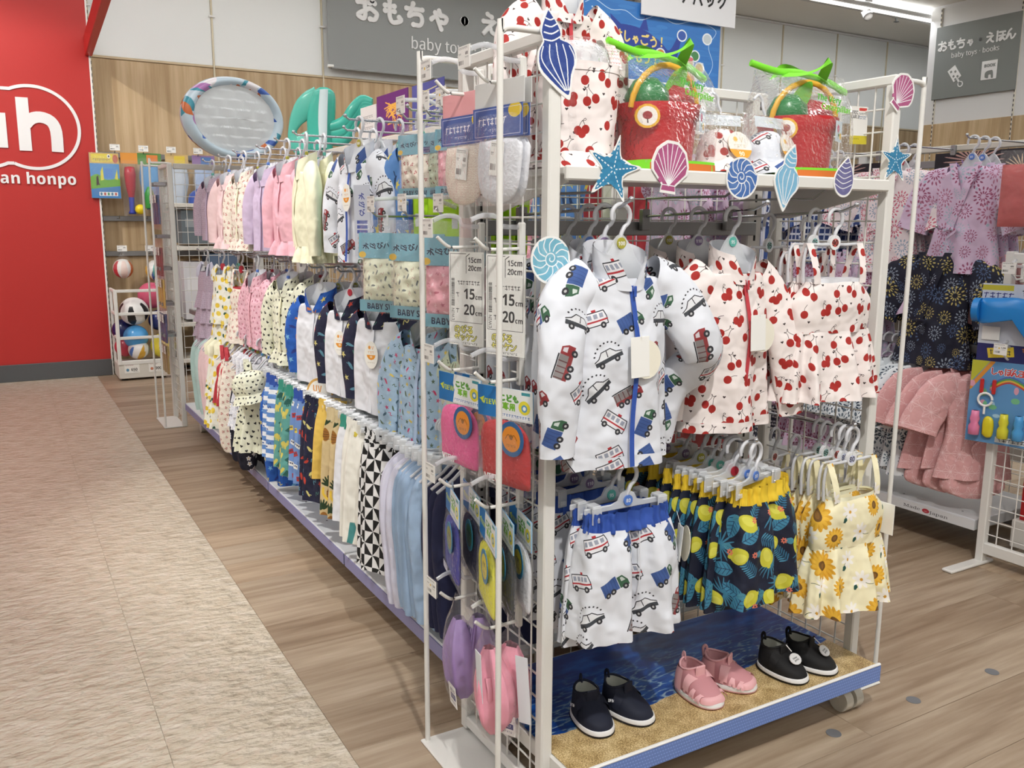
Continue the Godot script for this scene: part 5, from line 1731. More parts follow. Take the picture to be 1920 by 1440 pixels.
		b.loft([[-0.052, 0.014, 0.01, 0, 0, 0.002], [-0.08, 0.03, 0.02, 0, 0, 0.004], [-0.12, 0.046, 0.028, 0, 0, 0.008], [-0.16, 0.05, 0.03, 0, 0, 0.009], [-0.2, 0.042, 0.026, 0, 0, 0.008], [-0.235, 0.014, 0.012, -0.006, 0, 0.002]], 41, 26, 5.0, k * 2.0)
		obj("towel_cap", b.mesh(), M[key], o)
		if k == 3:
			for j in 9: obj("fringe", MB.new().tube(path3([Vector3(-0.03 + j * 0.007, -0.06, 0.024), Vector3(-0.032 + j * 0.008, -0.1, 0.036), Vector3(-0.03 + j * 0.007, -0.13, 0.034)], 3), [0.0028], 6).mesh(), M.purple, o)
		var lc := Cv.new(128, 96, srgb(238, 238, 236), false)
		lc.text("BB51-57", 70, 24, 16, srgb(30, 34, 80), true)
		lc.rect(28, 38, 118, 64, srgb(34, 40, 110))
		scrawl(lc, 34, 44, 76, 14, srgb(230, 232, 240), 7)
		scrawl(lc, 34, 74, 80, 9, srgb(60, 64, 100), 8)
		if k == 1 or k == 2: sticker("size_label", 0.06, 0.045, once("towel_label", lc), o, Vector3(0.02, -0.215, 0.03), Vector3(0, 0, 0.15), 0.001)
		if k < 2:
			obj("paper_band", MB.new().prism(PackedVector2Array(V([-0.014, -0.19, 0.014, -0.19, 0.014, -0.045, -0.014, -0.045])), 0.001, true).mesh(), mat(srgb(226, 230, 236), 0.5), o, Vector3(0.034 if k else 0.03, 0, 0.034), Vector3(0, 0, 0.2 if k else -0.1))
		obj("clear_bag", MB.new().loft([[0.004, 0.006, 0.004, 0, 0, 0], [-0.03, 0.02, 0.014, 0, 0, 0.002], [-0.07, 0.042, 0.03, 0, 0, 0.003], [-0.14, 0.058, 0.038, 0, 0, 0.003], [-0.22, 0.054, 0.034, 0, 0, 0.003], [-0.25, 0.05, 0.004, 0, 0, 0]], 25, 18, 5.0, 1.0).mesh(), M.film, o)


# ================================================================ wall signs and posters
func outline(pts: Array, w: float) -> PackedVector2Array:
	var r := Geometry2D.offset_polyline(PackedVector2Array(pts), w * 0.5, Geometry2D.JOIN_ROUND, Geometry2D.END_ROUND)
	var best := r[0]
	for q in r:
		if q.size() > best.size(): best = q
	return best


func build_signs() -> void:
	# logo on the red wall
	var o := thing("logo_sign", "white round outline logo with bold letters on the red wall", "logo", Vector3(0.142, 1.84, -7.43))
	var ring := []
	for k in 61:
		var a := -2.05 + k * (2.05 + 2.02) / 60.0
		ring.append(Vector2(0.158 + cos(a) * 0.3, sin(a) * 0.288))
	for k in 61:
		var a := PI - 2.02 + k * (2.05 + 2.02) / 60.0
		ring.append(Vector2(-0.158 + cos(a) * 0.3, sin(a) * 0.288))
	var wl := mat(srgb(236, 236, 236), 0.45)
	for half in [ring.slice(0, 62), ring.slice(61) + [ring[0]]]:
		obj("ring_outline", MB.new().prism(outline(half, 0.022), 0.016).mesh(), wl, o)
	var hh := Geometry2D.merge_polygons(outline(V([0.1, 0.205, 0.1, -0.165]), 0.08), outline(Cv.smooth(V([0.112, 0.02, 0.15, 0.06, 0.21, 0.075, 0.275, 0.05, 0.305, -0.02, 0.305, -0.165]), 3), 0.078))
	obj("letter_h", MB.new().prism(hh[0], 0.018).mesh(), wl, o)
	obj("letter_a", MB.new().prism(outline(Cv.smooth(V([-0.085, 0.09, -0.14, 0.105, -0.2, 0.07, -0.24, -0.02, -0.2, -0.12, -0.14, -0.155, -0.085, -0.13]), 5), 0.078), 0.018).mesh(), wl, o)
	obj("letter_a", MB.new().prism(outline(V([-0.05, 0.09, -0.05, -0.15]), 0.08), 0.018).mesh(), wl, o)
	obj("lettering", letters("akachan honpo", 0.079, 0.014), wl, o, Vector3(0.01, -0.36, 0.004))
	# large grey banner
	o = thing("cloth_banner", "large grey cloth banner with white Japanese lettering on the back wall", "banner", Vector3(4.15, 2.98, -7.52))
	var gm := mat(srgb(150, 153, 152), 0.8)
	obj("cloth", MB.new().box(Vector3(0, -0.02, 0), Vector3(3.2, 1.0, 0.006), 0.002).mesh(), gm, o)
	obj("lower_rod", MB.new().rod(Vector3(-1.58, -0.512, 0.004), Vector3(1.58, -0.512, 0.004), 0.012).mesh(), gm, o)
	obj("end_cap", MB.new().rod(Vector3(-1.61, -0.5, 0.01), Vector3(-1.56, -0.5, 0.01), 0.013).mesh(), M.white_plastic, o)
	var lx := [-1.245, -1.02, -0.8, -0.572, -0.32, -0.06, 0.2, 0.43]
	var k := 0
	for ch in "おもちゃ・えほん":
		kana_mesh(ch if ch != "ゃ" else "や", 0.215 if ch != "ゃ" else 0.19, 0.045, wl, o, Vector3(lx[k], 0.0 if ch != "ゃ" else -0.02, 0.008))
		k += 1
	obj("lettering", letters("baby toys・books".replace("・", " · "), 0.098, 0.006, false), wl, o, Vector3(-0.32, -0.24, 0.008))
	# sign on the right wall
	o = thing("picture_sign", "grey square sign with white Japanese lettering, rattle and book pictures on the right wall", "sign", Vector3(8.705, 2.857, -5.75), Vector3(0, -PI / 2, 0))
	o.scale = Vector3(0.955, 0.955, 1)
	obj("board", MB.new().box(Vector3.ZERO, Vector3(0.94, 0.76, 0.02), 0.003).mesh(), mat(srgb(128, 132, 130), 0.6), o)
	k = 0
	for ch in "おもちゃ・えほん":
		kana_mesh(ch, 0.115 if ch != "ゃ" else 0.1, 0.02, wl, o, Vector3(-0.38 + k * 0.108, 0.175, 0.013))
		k += 1
	obj("lettering", letters("baby toys · books", 0.05, 0.004, false), wl, o, Vector3(0.0, 0.06, 0.013))
	obj("rattle_picture", MB.new().at(Vector3(-0.2, -0.15, 0.013), Vector3(0, 0, 0.6)).box(Vector3(0, 0.02, 0), Vector3(0.1, 0.15, 0.005), 0.001).box(Vector3(0, -0.075, 0), Vector3(0.02, 0.05, 0.005), 0.001).mesh(), wl, o)
	obj("rattle_picture", MB.new().at(Vector3(-0.2, -0.15, 0.013), Vector3(0, 0, 0.6)).prism(outline(dsc_loop(0.026, Vector2(0, -0.12)), 0.01), 0.005).mesh(), wl, o)
	var dotsm := MB.new().at(Vector3(-0.2, -0.15, 0.017), Vector3(0, 0, 0.6))
	for p in V([-0.02, 0.06, 0.02, 0.03, -0.02, 0.0, 0.015, -0.03, -0.02, -0.04]): dotsm.prism(PackedVector2Array([p + Vector2(-0.01, -0.01), p + Vector2(0.01, -0.01), p + Vector2(0.012, 0.01), p + Vector2(-0.008, 0.012)]), 0.003)
	obj("rattle_dots", dotsm.mesh(), mat(srgb(128, 132, 130), 0.6), o)
	obj("book_picture", MB.new().box(Vector3(0.18, -0.15, 0.013), Vector3(0.17, 0.19, 0.006), 0.002).mesh(), wl, o)
	obj("lettering", letters("BOOK", 0.032, 0.003), mat(srgb(128, 132, 130), 0.6), o, Vector3(0.185, -0.105, 0.018))
	obj("elephant_picture", MB.new().at(Vector3(0.19, -0.19, 0.017)).prism(pol([-0.05, -0.03, -0.05, 0.01, -0.03, 0.03, 0.0, 0.035, 0.03, 0.03, 0.04, -0.04, 0.02, -0.04, 0.015, -0.01, -0.01, -0.01, -0.012, -0.04, -0.03, -0.04]), 0.003).mesh(), mat(srgb(128, 132, 130), 0.6), o)
	# blue summer poster and the small white sign in front of it
	var c := Cv.new(768, 320, srgb(52, 116, 190), false)
	for j in 90: c.ell(rng.randf() * 768, rng.randf() * 320, rng.randf_range(30, 90), 8, srgb(52, 116, 190).lerp(srgb(80, 150, 214), rng.randf_range(0.0, 0.35)))
	c.poly(Cv.smooth(V([20, 150, 110, 110, 220, 96, 330, 110, 420, 150, 470, 180, 520, 110, 540, 100, 520, 190, 490, 290, 470, 280, 450, 220, 380, 200, 250, 200, 100, 220, 20, 200]), 4), srgb(44, 66, 150))
	c.poly(V([150, 104, 140, 60, 200, 98]), srgb(44, 66, 150))
	c.poly(V([300, 104, 330, 50, 350, 112]), srgb(44, 66, 150))
	c.curve(V([10, 30, 60, 14, 140, 44, 220, 40, 300, 70, 400, 40, 500, 64, 620, 40, 740, 70, 700, 140, 730, 220, 690, 290]), 3, srgb(190, 214, 236))
	c.kana("夏をはしゃごう", 60, 110, 50, 8, srgb(228, 206, 120), 0.98, 3)
	c.kana("たのしもう", 130, 190, 48, 8, srgb(228, 206, 120), 0.98, 3)
	c.text("!", 424, 150, 40, srgb(228, 206, 120))
	c.text("!", 392, 226, 40, srgb(228, 206, 120))
	for q in [[540, 110, srgb(60, 90, 170)], [620, 190, srgb(70, 130, 80)], [650, 240, srgb(206, 176, 110)], [420, 200, srgb(200, 130, 70)], [690, 110, srgb(190, 200, 206)]]:
		c.ell(q[0], q[1], 30, 26, srgb(226, 232, 238))
		c.ell(q[0], q[1], 23, 20, q[2])
	c.poly(Cv.smooth(V([550, 300, 560, 230, 580, 190, 610, 200, 620, 250, 640, 300, 550, 300]), 4), srgb(226, 232, 238))
	c.ell(590, 226, 20, 24, srgb(222, 184, 160))
	c.poly(V([560, 300, 574, 252, 610, 254, 626, 300]), srgb(206, 160, 140))
	c.ell(592, 206, 20, 9, srgb(210, 110, 120))
	for j in 14: c.ell(rng.randf_range(40, 110), rng.randf_range(40, 100), 4, 4, srgb(190, 214, 236))
	var p := sticker("summer_poster", 0.42, 0.175, c.texture(), self, Vector3(1.42, 1.6, -1.775), Vector3.ZERO, 0.003, 0.3)
	tag(p, "blue sea poster with yellow Japanese lettering above the upper shelf", "poster")
	o = thing("header_sign", "white sign with black Japanese lettering above the blue sea poster", "sign", Vector3(1.52, 1.72, -1.765))
	obj("board", MB.new().box(Vector3.ZERO, Vector3(0.3, 0.12, 0.004), 0.001).mesh(), mat(srgb(226, 226, 230), 0.5), o)
	k = 0
	for ch in "ビーチバッグ":
		kana_mesh(ch, 0.032, 0.0052, M.dark, o, Vector3(-0.098 + k * 0.04, -0.004, 0.003))
		k += 1


func dsc_loop(r: float, c: Vector2) -> Array:
	var p := []
	for k in 17: p.append(c + Vector2.from_angle(TAU * k / 16.5) * r)
	return p


func kana_mesh(ch: String, size: float, lw: float, m: Material, parent: Node, at: Vector3) -> void:
	var b := MB.new()
	for st in Cv.glyph(ch):
		var q := []
		for v in Cv.smooth(st, 4): q.append(Vector2((v.x - 5.0) * size / 10.0, (5.0 - v.y) * size / 10.0))
		if q.size() == 2 and (q[0] as Vector2).distance_to(q[1]) < 0.001: q[1] += Vector2(0.001, 0)
		var prev := Vector2.INF
		var r := []
		for v in q:
			if prev.distance_to(v) > size * 0.012: r.append(v)
			prev = v
		if r.size() < 2: r = [q[0], q[0] + Vector2(size * 0.02, 0)]
		var pts := []
		for v in r: pts.append(Vector3(v.x, v.y, 0))
		b.tube(pts, [lw * (0.5 if ch != "・" else 0.8)], 8, Vector3(0, 0, 1), 0.25)
		for e in [pts[0], pts[-1]]:
			b.at(e)
			b.lathe([Vector2(0, lw * 0.12), Vector2(0.001, lw * 0.12)], 4)
			b.at(Vector3.ZERO)
			b.prism(PackedVector2Array(disc_pts(Vector2(e.x, e.y), lw * (0.5 if ch != "・" else 0.9))), lw * 0.25)
	obj("letter", b.mesh(), m, parent, at)


func disc_pts(c: Vector2, r: float) -> Array:
	var p := []
	for k in 14: p.append(c + Vector2.from_angle(TAU * k / 14) * r)
	return p


# ================================================================ goods on the upper shelf, shell cutouts, shoes
func toy_bag(label: String, at: Vector3, turn: float, flip: float) -> void:
	var o := thing("sand_toy_bag", label, "toy bag", at, Vector3(0, turn, 0))
	o.scale = Vector3(1, 0.89, 1)
	var red := mat(srgb(196, 26, 34), 0.3)
	var pail := obj("bucket", MB.new().lathe([Vector2(0, 0.012), Vector2(0.072, 0.012), Vector2(0.076, 0.018), Vector2(0.084, 0.118), Vector2(0.09, 0.122), Vector2(0.094, 0.152), Vector2(0.09, 0.153), Vector2(0.086, 0.124), Vector2(0.078, 0.11), Vector2(0.066, 0.02), Vector2(0, 0.02)], 36, 0.9).mesh(), red, o)
	var hd := []
	for k in 13:
		var a := PI * k / 12
		hd.append(Vector3(-cos(a) * 0.092, 0.14 + sin(a) * 0.098, 0.02 + 0.01 * sin(a)))
	obj("handle", MB.new().tube(hd, [0.0072], 8, Vector3(0, 0, 1), 0.7).mesh(), mat(srgb(230, 176, 40), 0.35), pail)
	var c := Cv.new(96, 128, srgb(230, 176, 40), false)
	c.ell(48, 64, 38, 52, srgb(236, 232, 226), 0, 24)
	c.ell(48, 60, 18, 22, srgb(150, 40, 44))
	c.line(V([48, 80, 50, 100]), 5, srgb(70, 50, 40))
	obj("medallion", MB.new().at(Vector3(-0.078, 0.12, 0.052), Vector3(0, -0.5, 0)).prism(PackedVector2Array(disc_pts(Vector2.ZERO, 0.026)), 0.004, true).mesh(), mat(Color.WHITE, 0.4, 0.0, once("medal", c)), pail)
	c = Cv.new(128, 128, srgb(210, 226, 236), false)
	c.petals(46, 48, 4, 26, 9, 8, srgb(210, 90, 130))
	c.line(V([46, 60, 50, 110]), 5, srgb(60, 120, 60))
	leaf(c.at(50, 96, 1.0, -0.6), 30, 10, srgb(70, 140, 70), srgb(40, 100, 50))
	c.at(0, 0)
	c.petals(98, 92, 3, 24, 8, 7, srgb(232, 190, 70))
	sticker("picture_card", 0.05, 0.05, once("picture", c), o, Vector3(0.055, 0.118, 0.072), Vector3(0, 0.55, 0), 0.001)
	obj("watering_mould", MB.new().at(Vector3(-0.04, 0.165, 0.01), Vector3(0.3, 0, 0.4)).lathe([Vector2(0, 0.045), Vector2(0.025, 0.04), Vector2(0.044, 0.01), Vector2(0.046, -0.03), Vector2(0, -0.03)], 20).mesh(), mat(srgb(24, 120, 56), 0.3), o)
	obj("sand_mould", MB.new().at(Vector3(0.03, 0.165, 0.02), Vector3(0.2, 0, -0.3)).lathe([Vector2(0, 0.03), Vector2(0.03, 0.026), Vector2(0.042, 0.0), Vector2(0.042, -0.03), Vector2(0, -0.03)], 20).mesh(), mat(srgb(170, 26, 40), 0.3), o)
	obj("sieve", MB.new().at(Vector3(0.05, 0.175, -0.03), Vector3(0.9, 0, -0.2)).lathe([Vector2(0, 0.0), Vector2(0.04, 0.0), Vector2(0.046, 0.012), Vector2(0.05, 0.012), Vector2(0.05, 0.006)], 24).mesh(), mat(srgb(50, 150, 190), 0.35), o)
	obj("leaf_spade", MB.new().at(Vector3(0.02 * flip, 0.2, 0.03), Vector3(0.1, 0, -0.5)).prism(pol([0, -0.05, 0.02, -0.02, 0.018, 0.02, 0, 0.045, -0.018, 0.02, -0.02, -0.02]), 0.005).mesh(), mat(srgb(110, 190, 50), 0.4), o)
	obj("lettering", letters("The Very", 0.014, 0.0006), mat(srgb(90, 190, 60), 0.5), o, Vector3(0.012, 0.192, 0.082), Vector3(0, 0.15, -0.06))
	obj("lettering", letters("Caterpillar", 0.014, 0.0006), mat(srgb(120, 210, 60), 0.5), o, Vector3(0.03, 0.17, 0.086), Vector3(0, 0.15, -0.06))
	# clear carrier with lime trims
	var green := mat(srgb(120, 214, 40), 0.6)
	var R := [[0.262, 0.128, 0.006, 0, 0, 0.0], [0.235, 0.122, 0.03, 0, 0, 0.003], [0.19, 0.112, 0.07, 0, 0, 0.004], [0.12, 0.104, 0.092, 0, 0, 0.003], [0.03, 0.1, 0.094, 0, 0, 0.002], [0.004, 0.1, 0.094, 0, 0, 0.0]]
	obj("clear_carrier", MB.new().loft(R, 49, 22, 6.0, flip * 2.0, 4.5).mesh(), M.vinyl, o)
	obj("zip_trim", MB.new().tube(path3([Vector3(-0.14, 0.278, 0), Vector3(-0.07, 0.262, 0.006), Vector3(0, 0.264, 0.0), Vector3(0.07, 0.25, 0.004), Vector3(0.136, 0.225, 0)], 4), [0.0085], 8, Vector3(0, 0, 1), 0.7, true, 0.0015).mesh(), green, o)
	for z in [1.0, -1.0]:
		var f := func(u, v):
			var a: float = PI * u
			return Vector3(-0.055 + 0.11 * u + (v - 0.5) * 0.026 * cos(a), 0.255 + sin(a) * (0.02 if z > 0 else 0.03) - 0.05 * sin(a * 2.0) * 0.3 + (v - 0.5) * 0.012, z * (0.01 + sin(a) * 0.07))
		obj("carry_strap", MB.new().sheet(18, 3, f).mesh(), green, o)
	obj("base_trim", MB.new().loft([[0.026, 0.101, 0.095, 0, 0, 0.001], [0.0, 0.103, 0.097, 0, 0, 0.0015]], 49, 4, 20.0, 0.0, 4.5).mesh(), green, o)
	obj("base_net", MB.new().loft([[0.02, 0.1025, 0.0965, 0, 0, 0.0], [0.005, 0.1035, 0.0975, 0, 0, 0.0]], 33, 3, 6.0, 0.0, 4.5, -0.9, 0.9).mesh(), mat(srgb(206, 110, 40), 0.7), o)


func hat_pack(label: String, at: Vector3, turn: float, cloth_key: String) -> void:
	var o := thing("hat_pack", label, "hat pack", at, Vector3(-0.16, turn, 0))
	obj("hat", MB.new().loft([[0.098, 0.012, 0.01, 0, 0, 0], [0.09, 0.034, 0.024, 0, 0, 0.002], [0.066, 0.05, 0.034, 0, 0, 0.003], [0.034, 0.056, 0.038, 0, 0, 0.003], [0.012, 0.066, 0.046, 0, 0.003, 0.004], [0.0, 0.062, 0.05, 0, 0.006, 0.004]], 41, 20, 5.0, 1.0).mesh(), M[cloth_key], o)
	var c := Cv.new(128, 128, srgb(238, 236, 228), false)
	c.poly(V([0, 84, 128, 84, 128, 128, 0, 128]), srgb(228, 160, 40))
	c.star(44, 36, 16, 8, 8, srgb(232, 186, 60))
	c.text("V", 76, 38, 24, srgb(206, 190, 150), false)
	scrawl(c, 30, 60, 66, 14, srgb(206, 190, 150), 4)
	c.text("90", 66, 104, 20, srgb(244, 236, 220))
	obj("round_label", MB.new().prism(PackedVector2Array(disc_pts(Vector2.ZERO, 0.031)), 0.001, true).mesh(), mat(Color.WHITE, 0.5, 0.0, once("hat_label", c)), o, Vector3(0.018, 0.055, 0.044), Vector3(-0.2, 0.1, 0))
	obj("clear_bag", pillow(0.15, 0.135, 0.1, 13, 3.0, 0.002), M.vinyl, o, Vector3(0, 0.066, 0))
	obj("paper_header", MB.new().box(Vector3(-0.01, 0.112, 0.02), Vector3(0.1, 0.022, 0.001)).mesh(), mat(srgb(216, 224, 230), 0.5), o)
	obj("hang_hook", MB.new().tube(path3([Vector3(-0.03, 0.165, 0), Vector3(-0.012, 0.175, 0), Vector3(0.0, 0.165, 0), Vector3(0.0, 0.15, 0), Vector3(0.006, 0.135, 0)], 4), [0.003], 8).mesh(), M.hook, o)


func build_shelf_goods() -> void:
	var sy := 1.2695
	# hanging display of a cherry top with a clear-formed swimsuit in front
	var w := wear("top_back", "zip_shirt", "cream cherry print zip top displayed high above the upper shelf at left", "zip top", Vector3(1.0, 1.59, -1.54), Vector3(0, 0.0, 0), {"body": "cherry", "zip": "rosecloth"})
	w.scale = Vector3(0.8, 0.86, 0.8)
	obj("neck_filler", MB.new().loft([[0.05, 0.03, 0.02, 0, 0, 0], [0.02, 0.042, 0.03, 0, 0, 0], [-0.02, 0.04, 0.03, 0, 0, 0]], 21, 5).mesh(), M.frost, w)
	var o := thing("display_swimsuit", "cherry print ruffled swimsuit on a clear padded form, standing on the upper shelf", "swimsuit", Vector3(0.992, sy, -1.47))
	obj("clear_form", MB.new().loft([[0.245, 0.05, 0.03, 0, 0, 0.0], [0.235, 0.066, 0.045, 0, 0, 0.002], [0.2, 0.075, 0.055, 0, 0, 0.003], [0.1, 0.078, 0.056, 0, 0, 0.003], [0.02, 0.075, 0.05, 0, 0, 0]], 41, 18, 7.0).mesh(), M.vinyl, o)
	obj("form_padding", MB.new().loft([[0.238, 0.04, 0.025, 0, 0, 0.0], [0.225, 0.06, 0.04, 0, 0, 0.002], [0.19, 0.07, 0.05, 0, 0, 0.003]], 31, 8, 7.0).mesh(), M.frost, o)
	obj("bodice", MB.new().loft([[0.192, 0.084, 0.06, 0, 0, 0.0], [0.12, 0.082, 0.06, 0, 0, 0.002], [0.03, 0.076, 0.055, 0, 0, 0.003]], 61, 18, 4.0).mesh(), M.cherry, o)
	obj("top_band", MB.new().loft([[0.196, 0.086, 0.062, 0, 0, 0], [0.18, 0.0855, 0.0615, 0, 0, 0]], 41, 3).mesh(), M.cherry, o)
	obj("ruffle", MB.new().loft([[0.034, 0.077, 0.056, 0, 0, 0.003], [0.02, 0.095, 0.07, 0.004, 0, 0.006], [0.003, 0.118, 0.085, 0.01, 0, 0.006]], 81, 8, 9.0).mesh(), M.cherry, o)
	for s in [-1.0, 1.0]:
		obj("strap", MB.new().sheet(3, 8, func(u, v): return Vector3(s * 0.062 + (u - 0.5) * 0.024, 0.19 + sin(v * PI) * 0.06, 0.045 - v * 0.09)).mesh(), M.cherry, o)
	toy_bag("clear toy bag with red bucket and lime handles, left one on the upper shelf", Vector3(1.19, sy, -1.47), 0.1, 1.0)
	toy_bag("clear toy bag with red bucket and lime handles, right one beside the white tag card", Vector3(1.595, sy, -1.47), -0.1, -1.0)
	hat_pack("bagged white hat with cherry print between the two toy bags, left one", Vector3(1.345, sy + 0.001, -1.44), -0.15, "cherry")
	hat_pack("bagged white hat with car print between the two toy bags, right one", Vector3(1.462, sy + 0.001, -1.42), 0.15, "cars")
	# tag cards that hang from the toy bags
	var c := Cv.new(128, 160, srgb(240, 239, 234), false)
	c.rect(0, 124, 128, 160, srgb(214, 198, 40))
	c.text("ERIC", 32, 26, 15, srgb(40, 40, 40))
	c.text("CARLE", 34, 44, 15, srgb(40, 40, 40))
	c.rect(62, 6, 120, 18, srgb(206, 60, 50))
	scrawl(c, 60, 26, 56, 10, srgb(50, 50, 60), 6)
	scrawl(c, 60, 40, 60, 14, srgb(40, 80, 130), 5)
	scrawl(c, 8, 134, 60, 6, srgb(90, 84, 20), 8)
	var t := sticker("tag_card", 0.066, 0.084, c.texture(), self, Vector3(1.752, sy + 0.128, -1.43), Vector3(0, 0.1, 0.04), 0.001)
	tag(t, "white card tag with yellow lower band beside the right toy bag", "tag card")
	t = sticker("tag_card", 0.045, 0.08, tex.price[0], self, Vector3(1.352, sy + 0.135, -1.53), Vector3.ZERO, 0.001)
	tag(t, "white barcode tag standing up behind the left bagged hat", "tag card")
	# shell cutouts
	shell_card("starfish", "blue starfish cutout on the upper shelf edge at left", Vector3(0.983, 1.266, -1.334), Vector3(0, 0, -0.1), 0.1)
	shell_card("scallop", "pink scallop shell cutout on the upper shelf edge", Vector3(1.115, 1.272, -1.334), Vector3(0, 0, -0.1), 0.085)
	shell_card("nautilus", "blue spiral shell cutout on the upper shelf edge", Vector3(1.298, 1.263, -1.334), Vector3(0, 0, 0.1), 0.08)
	shell_card("conch_pale", "pale blue cone shell cutout on the upper shelf edge", Vector3(1.43, 1.268, -1.334), Vector3(0, 0, -0.38), 0.1)
	shell_card("violet_cone", "violet striped shell cutout at the right of the shelf edge", Vector3(1.598, 1.27, -1.334), Vector3(0, 0, -0.12), 0.077)
	shell_card("conch", "dark blue spiral shell cutout at the top of the left post", Vector3(0.862, 1.458, -1.342), Vector3(0, 0, 0.12), 0.112)
	shell_card("nautilus_pale", "pale turquoise spiral shell cutout halfway up the left post", Vector3(0.856, 1.107, -1.342), Vector3(0, 0, -0.3), 0.082)
	shell_card("scallop", "pink scallop shell cutout at the top of the right post", Vector3(1.778, 1.46, -1.342), Vector3(0, 0, -0.62), 0.075)
	shell_card("starfish", "blue starfish cutout on the right post above the shelf end", Vector3(1.776, 1.315, -1.342), Vector3(0, 0, 0.1), 0.088)


func shoe(label: String, at: Vector3, yaw: float, style: String) -> void:
	var o := thing("sandal" if style == "pink" else "shoe", label, "sandal" if style == "pink" else "shoe", at, Vector3(0, yaw, 0))
	o.scale = Vector3(1.1, 0.9, 0.87)
	o.position += Vector3(sin(yaw), 0, cos(yaw)) * 0.011
	var up: Material = M.shoe_navy if style == "navy" else (M.shoe_black if style == "black" else M.shoe_pink_in)
	var R := [[0.072, 0.0235, 0.03, 0, -0.034, 0], [0.062, 0.0255, 0.034, 0, -0.033, 0], [0.052, 0.0275, 0.043, 0, -0.026, 0], [0.043, 0.0295, 0.054, 0, -0.016, 0], [0.034, 0.0315, 0.064, 0, -0.007, 0], [0.025, 0.033, 0.069, 0.0005, -0.002, 0], [0.014, 0.034, 0.071, 0.001, 0, 0]]
	obj("upper", MB.new().loft(R, 41, 26, 4.0, 0.0, 2.3).mesh(), up, o)
	obj("midsole", MB.new().loft([[0.0165, 0.034, 0.071, 0.001, 0, 0], [0.016, 0.0358, 0.0735, 0.001, 0, 0], [0.007, 0.0365, 0.075, 0.001, 0.001, 0], [0.006, 0.035, 0.074, 0.001, 0.001, 0]], 41, 6, 4.0, 0.0, 2.3).mesh(), M.shoe_white, o)
	obj("outsole", MB.new().loft([[0.007, 0.036, 0.0745, 0.001, 0, 0], [0.001, 0.034, 0.072, 0.001, -0.001, 0], [0.0, 0.002, 0.003, 0, 0, 0]], 41, 5, 4.0, 0.0, 2.3).mesh(), M.shoe_pink if style == "pink" else up, o)
	obj("lining", MB.new().loft([[0.0725, 0.0225, 0.029, 0, -0.034, 0], [0.05, 0.021, 0.029, 0, -0.034, 0], [0.03, 0.018, 0.025, 0, -0.034, 0]], 31, 6).mesh(), M.shoe_pink if style == "pink" else M.shoe_lining, o)
	var rim := []
	for k in 25:
		var th := TAU * k / 24
		rim.append(Vector3(sin(th) * 0.0235, 0.0725 + 0.004 * cos(th * 2.0), -0.034 + cos(th) * 0.03))
	obj("collar", MB.new().tube(rim, [0.0028], 8, Vector3.UP).mesh(), M.shoe_pink if style == "pink" else up, o)
	obj("heel_loop", MB.new().tube(path3([Vector3(0, 0.055, -0.068), Vector3(0, 0.08, -0.072), Vector3(0, 0.09, -0.064), Vector3(0, 0.072, -0.06)], 4), [0.004], 8, Vector3(1, 0, 0), 0.4).mesh(), M.shoe_pink if style == "pink" else up, o)
	if style == "pink":
		# crossing bands over the forefoot, and a wide closing strap
		for k in 5:
			var z0 := 0.006 + k * 0.011
			var band := func(u, v):
				var th: float = (u - 0.5) * PI * 0.96
				var zz: float = z0 + (v - 0.5) * 0.0085 + absf(u - 0.5) * (0.026 if k % 2 else -0.02)
				return Vector3(signf(th) * pow(absf(sin(th)), 0.75) * 0.0362, 0.013 + (0.039 - zz * 0.4) * pow(cos(th), 0.6), zz)
			obj("band", MB.new().sheet(19, 3, band).mesh(), M.shoe_pink, o)
		obj("toe_cap", MB.new().loft([[0.034, 0.004, 0.003, 0, 0.04, 0], [0.03, 0.018, 0.016, 0, 0.047, 0], [0.024, 0.026, 0.024, 0, 0.047, 0], [0.014, 0.03, 0.0262, 0.001, 0.047, 0]], 31, 8, 4.0, 0.0, 2.2).mesh(), M.shoe_pink, o)
		obj("heel_counter", MB.new().loft([[0.066, 0.0262, 0.0345, 0, -0.034, 0], [0.04, 0.031, 0.04, 0, -0.034, 0], [0.014, 0.0345, 0.042, 0, -0.03, 0]], 31, 6, 4.0, 0.0, 2.3, PI * 0.45, PI * 1.55).mesh(), M.shoe_pink, o)
	var st := func(u, v):
		var th: float = (u - 0.5) * PI * 0.94
		var zz: float = -0.012 + (1.0 - v) * 0.022
		return Vector3(signf(th) * pow(absf(sin(th)), 0.75) * 0.0358, 0.014 + (0.046 - zz * 0.5) * pow(cos(th), 0.55), zz)
	obj("strap", MB.new().sheet(15, 4, st).mesh(), M.shoe_pink if style == "pink" else up, o)
	obj("tongue", MB.new().box(Vector3(0, 0.068, 0.002), Vector3(0.024, 0.03, 0.006), 0.0025).mesh(), M.shoe_pink if style == "pink" else up, o)
	if style == "navy": obj("lettering", letters("IFME", 0.0065, 0.0006), mat(srgb(225, 226, 230), 0.5), o, Vector3(-0.034, 0.045, -0.012), Vector3(-0.35, -1.25, 0.1))
	if style == "black":
		var c := Cv.new(96, 96, srgb(232, 232, 232), false)
		c.text("time", 48, 40, 14, srgb(30, 30, 30))
		c.text("petit", 50, 60, 14, srgb(30, 30, 30))
		obj("round_tag", MB.new().at(Vector3(0.004, 0.054, 0.036), Vector3(-0.9, 0, 0.1)).prism(PackedVector2Array(disc_pts(Vector2.ZERO, 0.016)), 0.002, true).mesh(), mat(Color.WHITE, 0.4, 0.0, once("shoe_tag", c)), o)
		obj("tag_cord", MB.new().tube([Vector3(0.002, 0.082, 0.006), Vector3(0.003, 0.07, 0.024)], [0.0012], 6).mesh(), M.white_plastic, o)


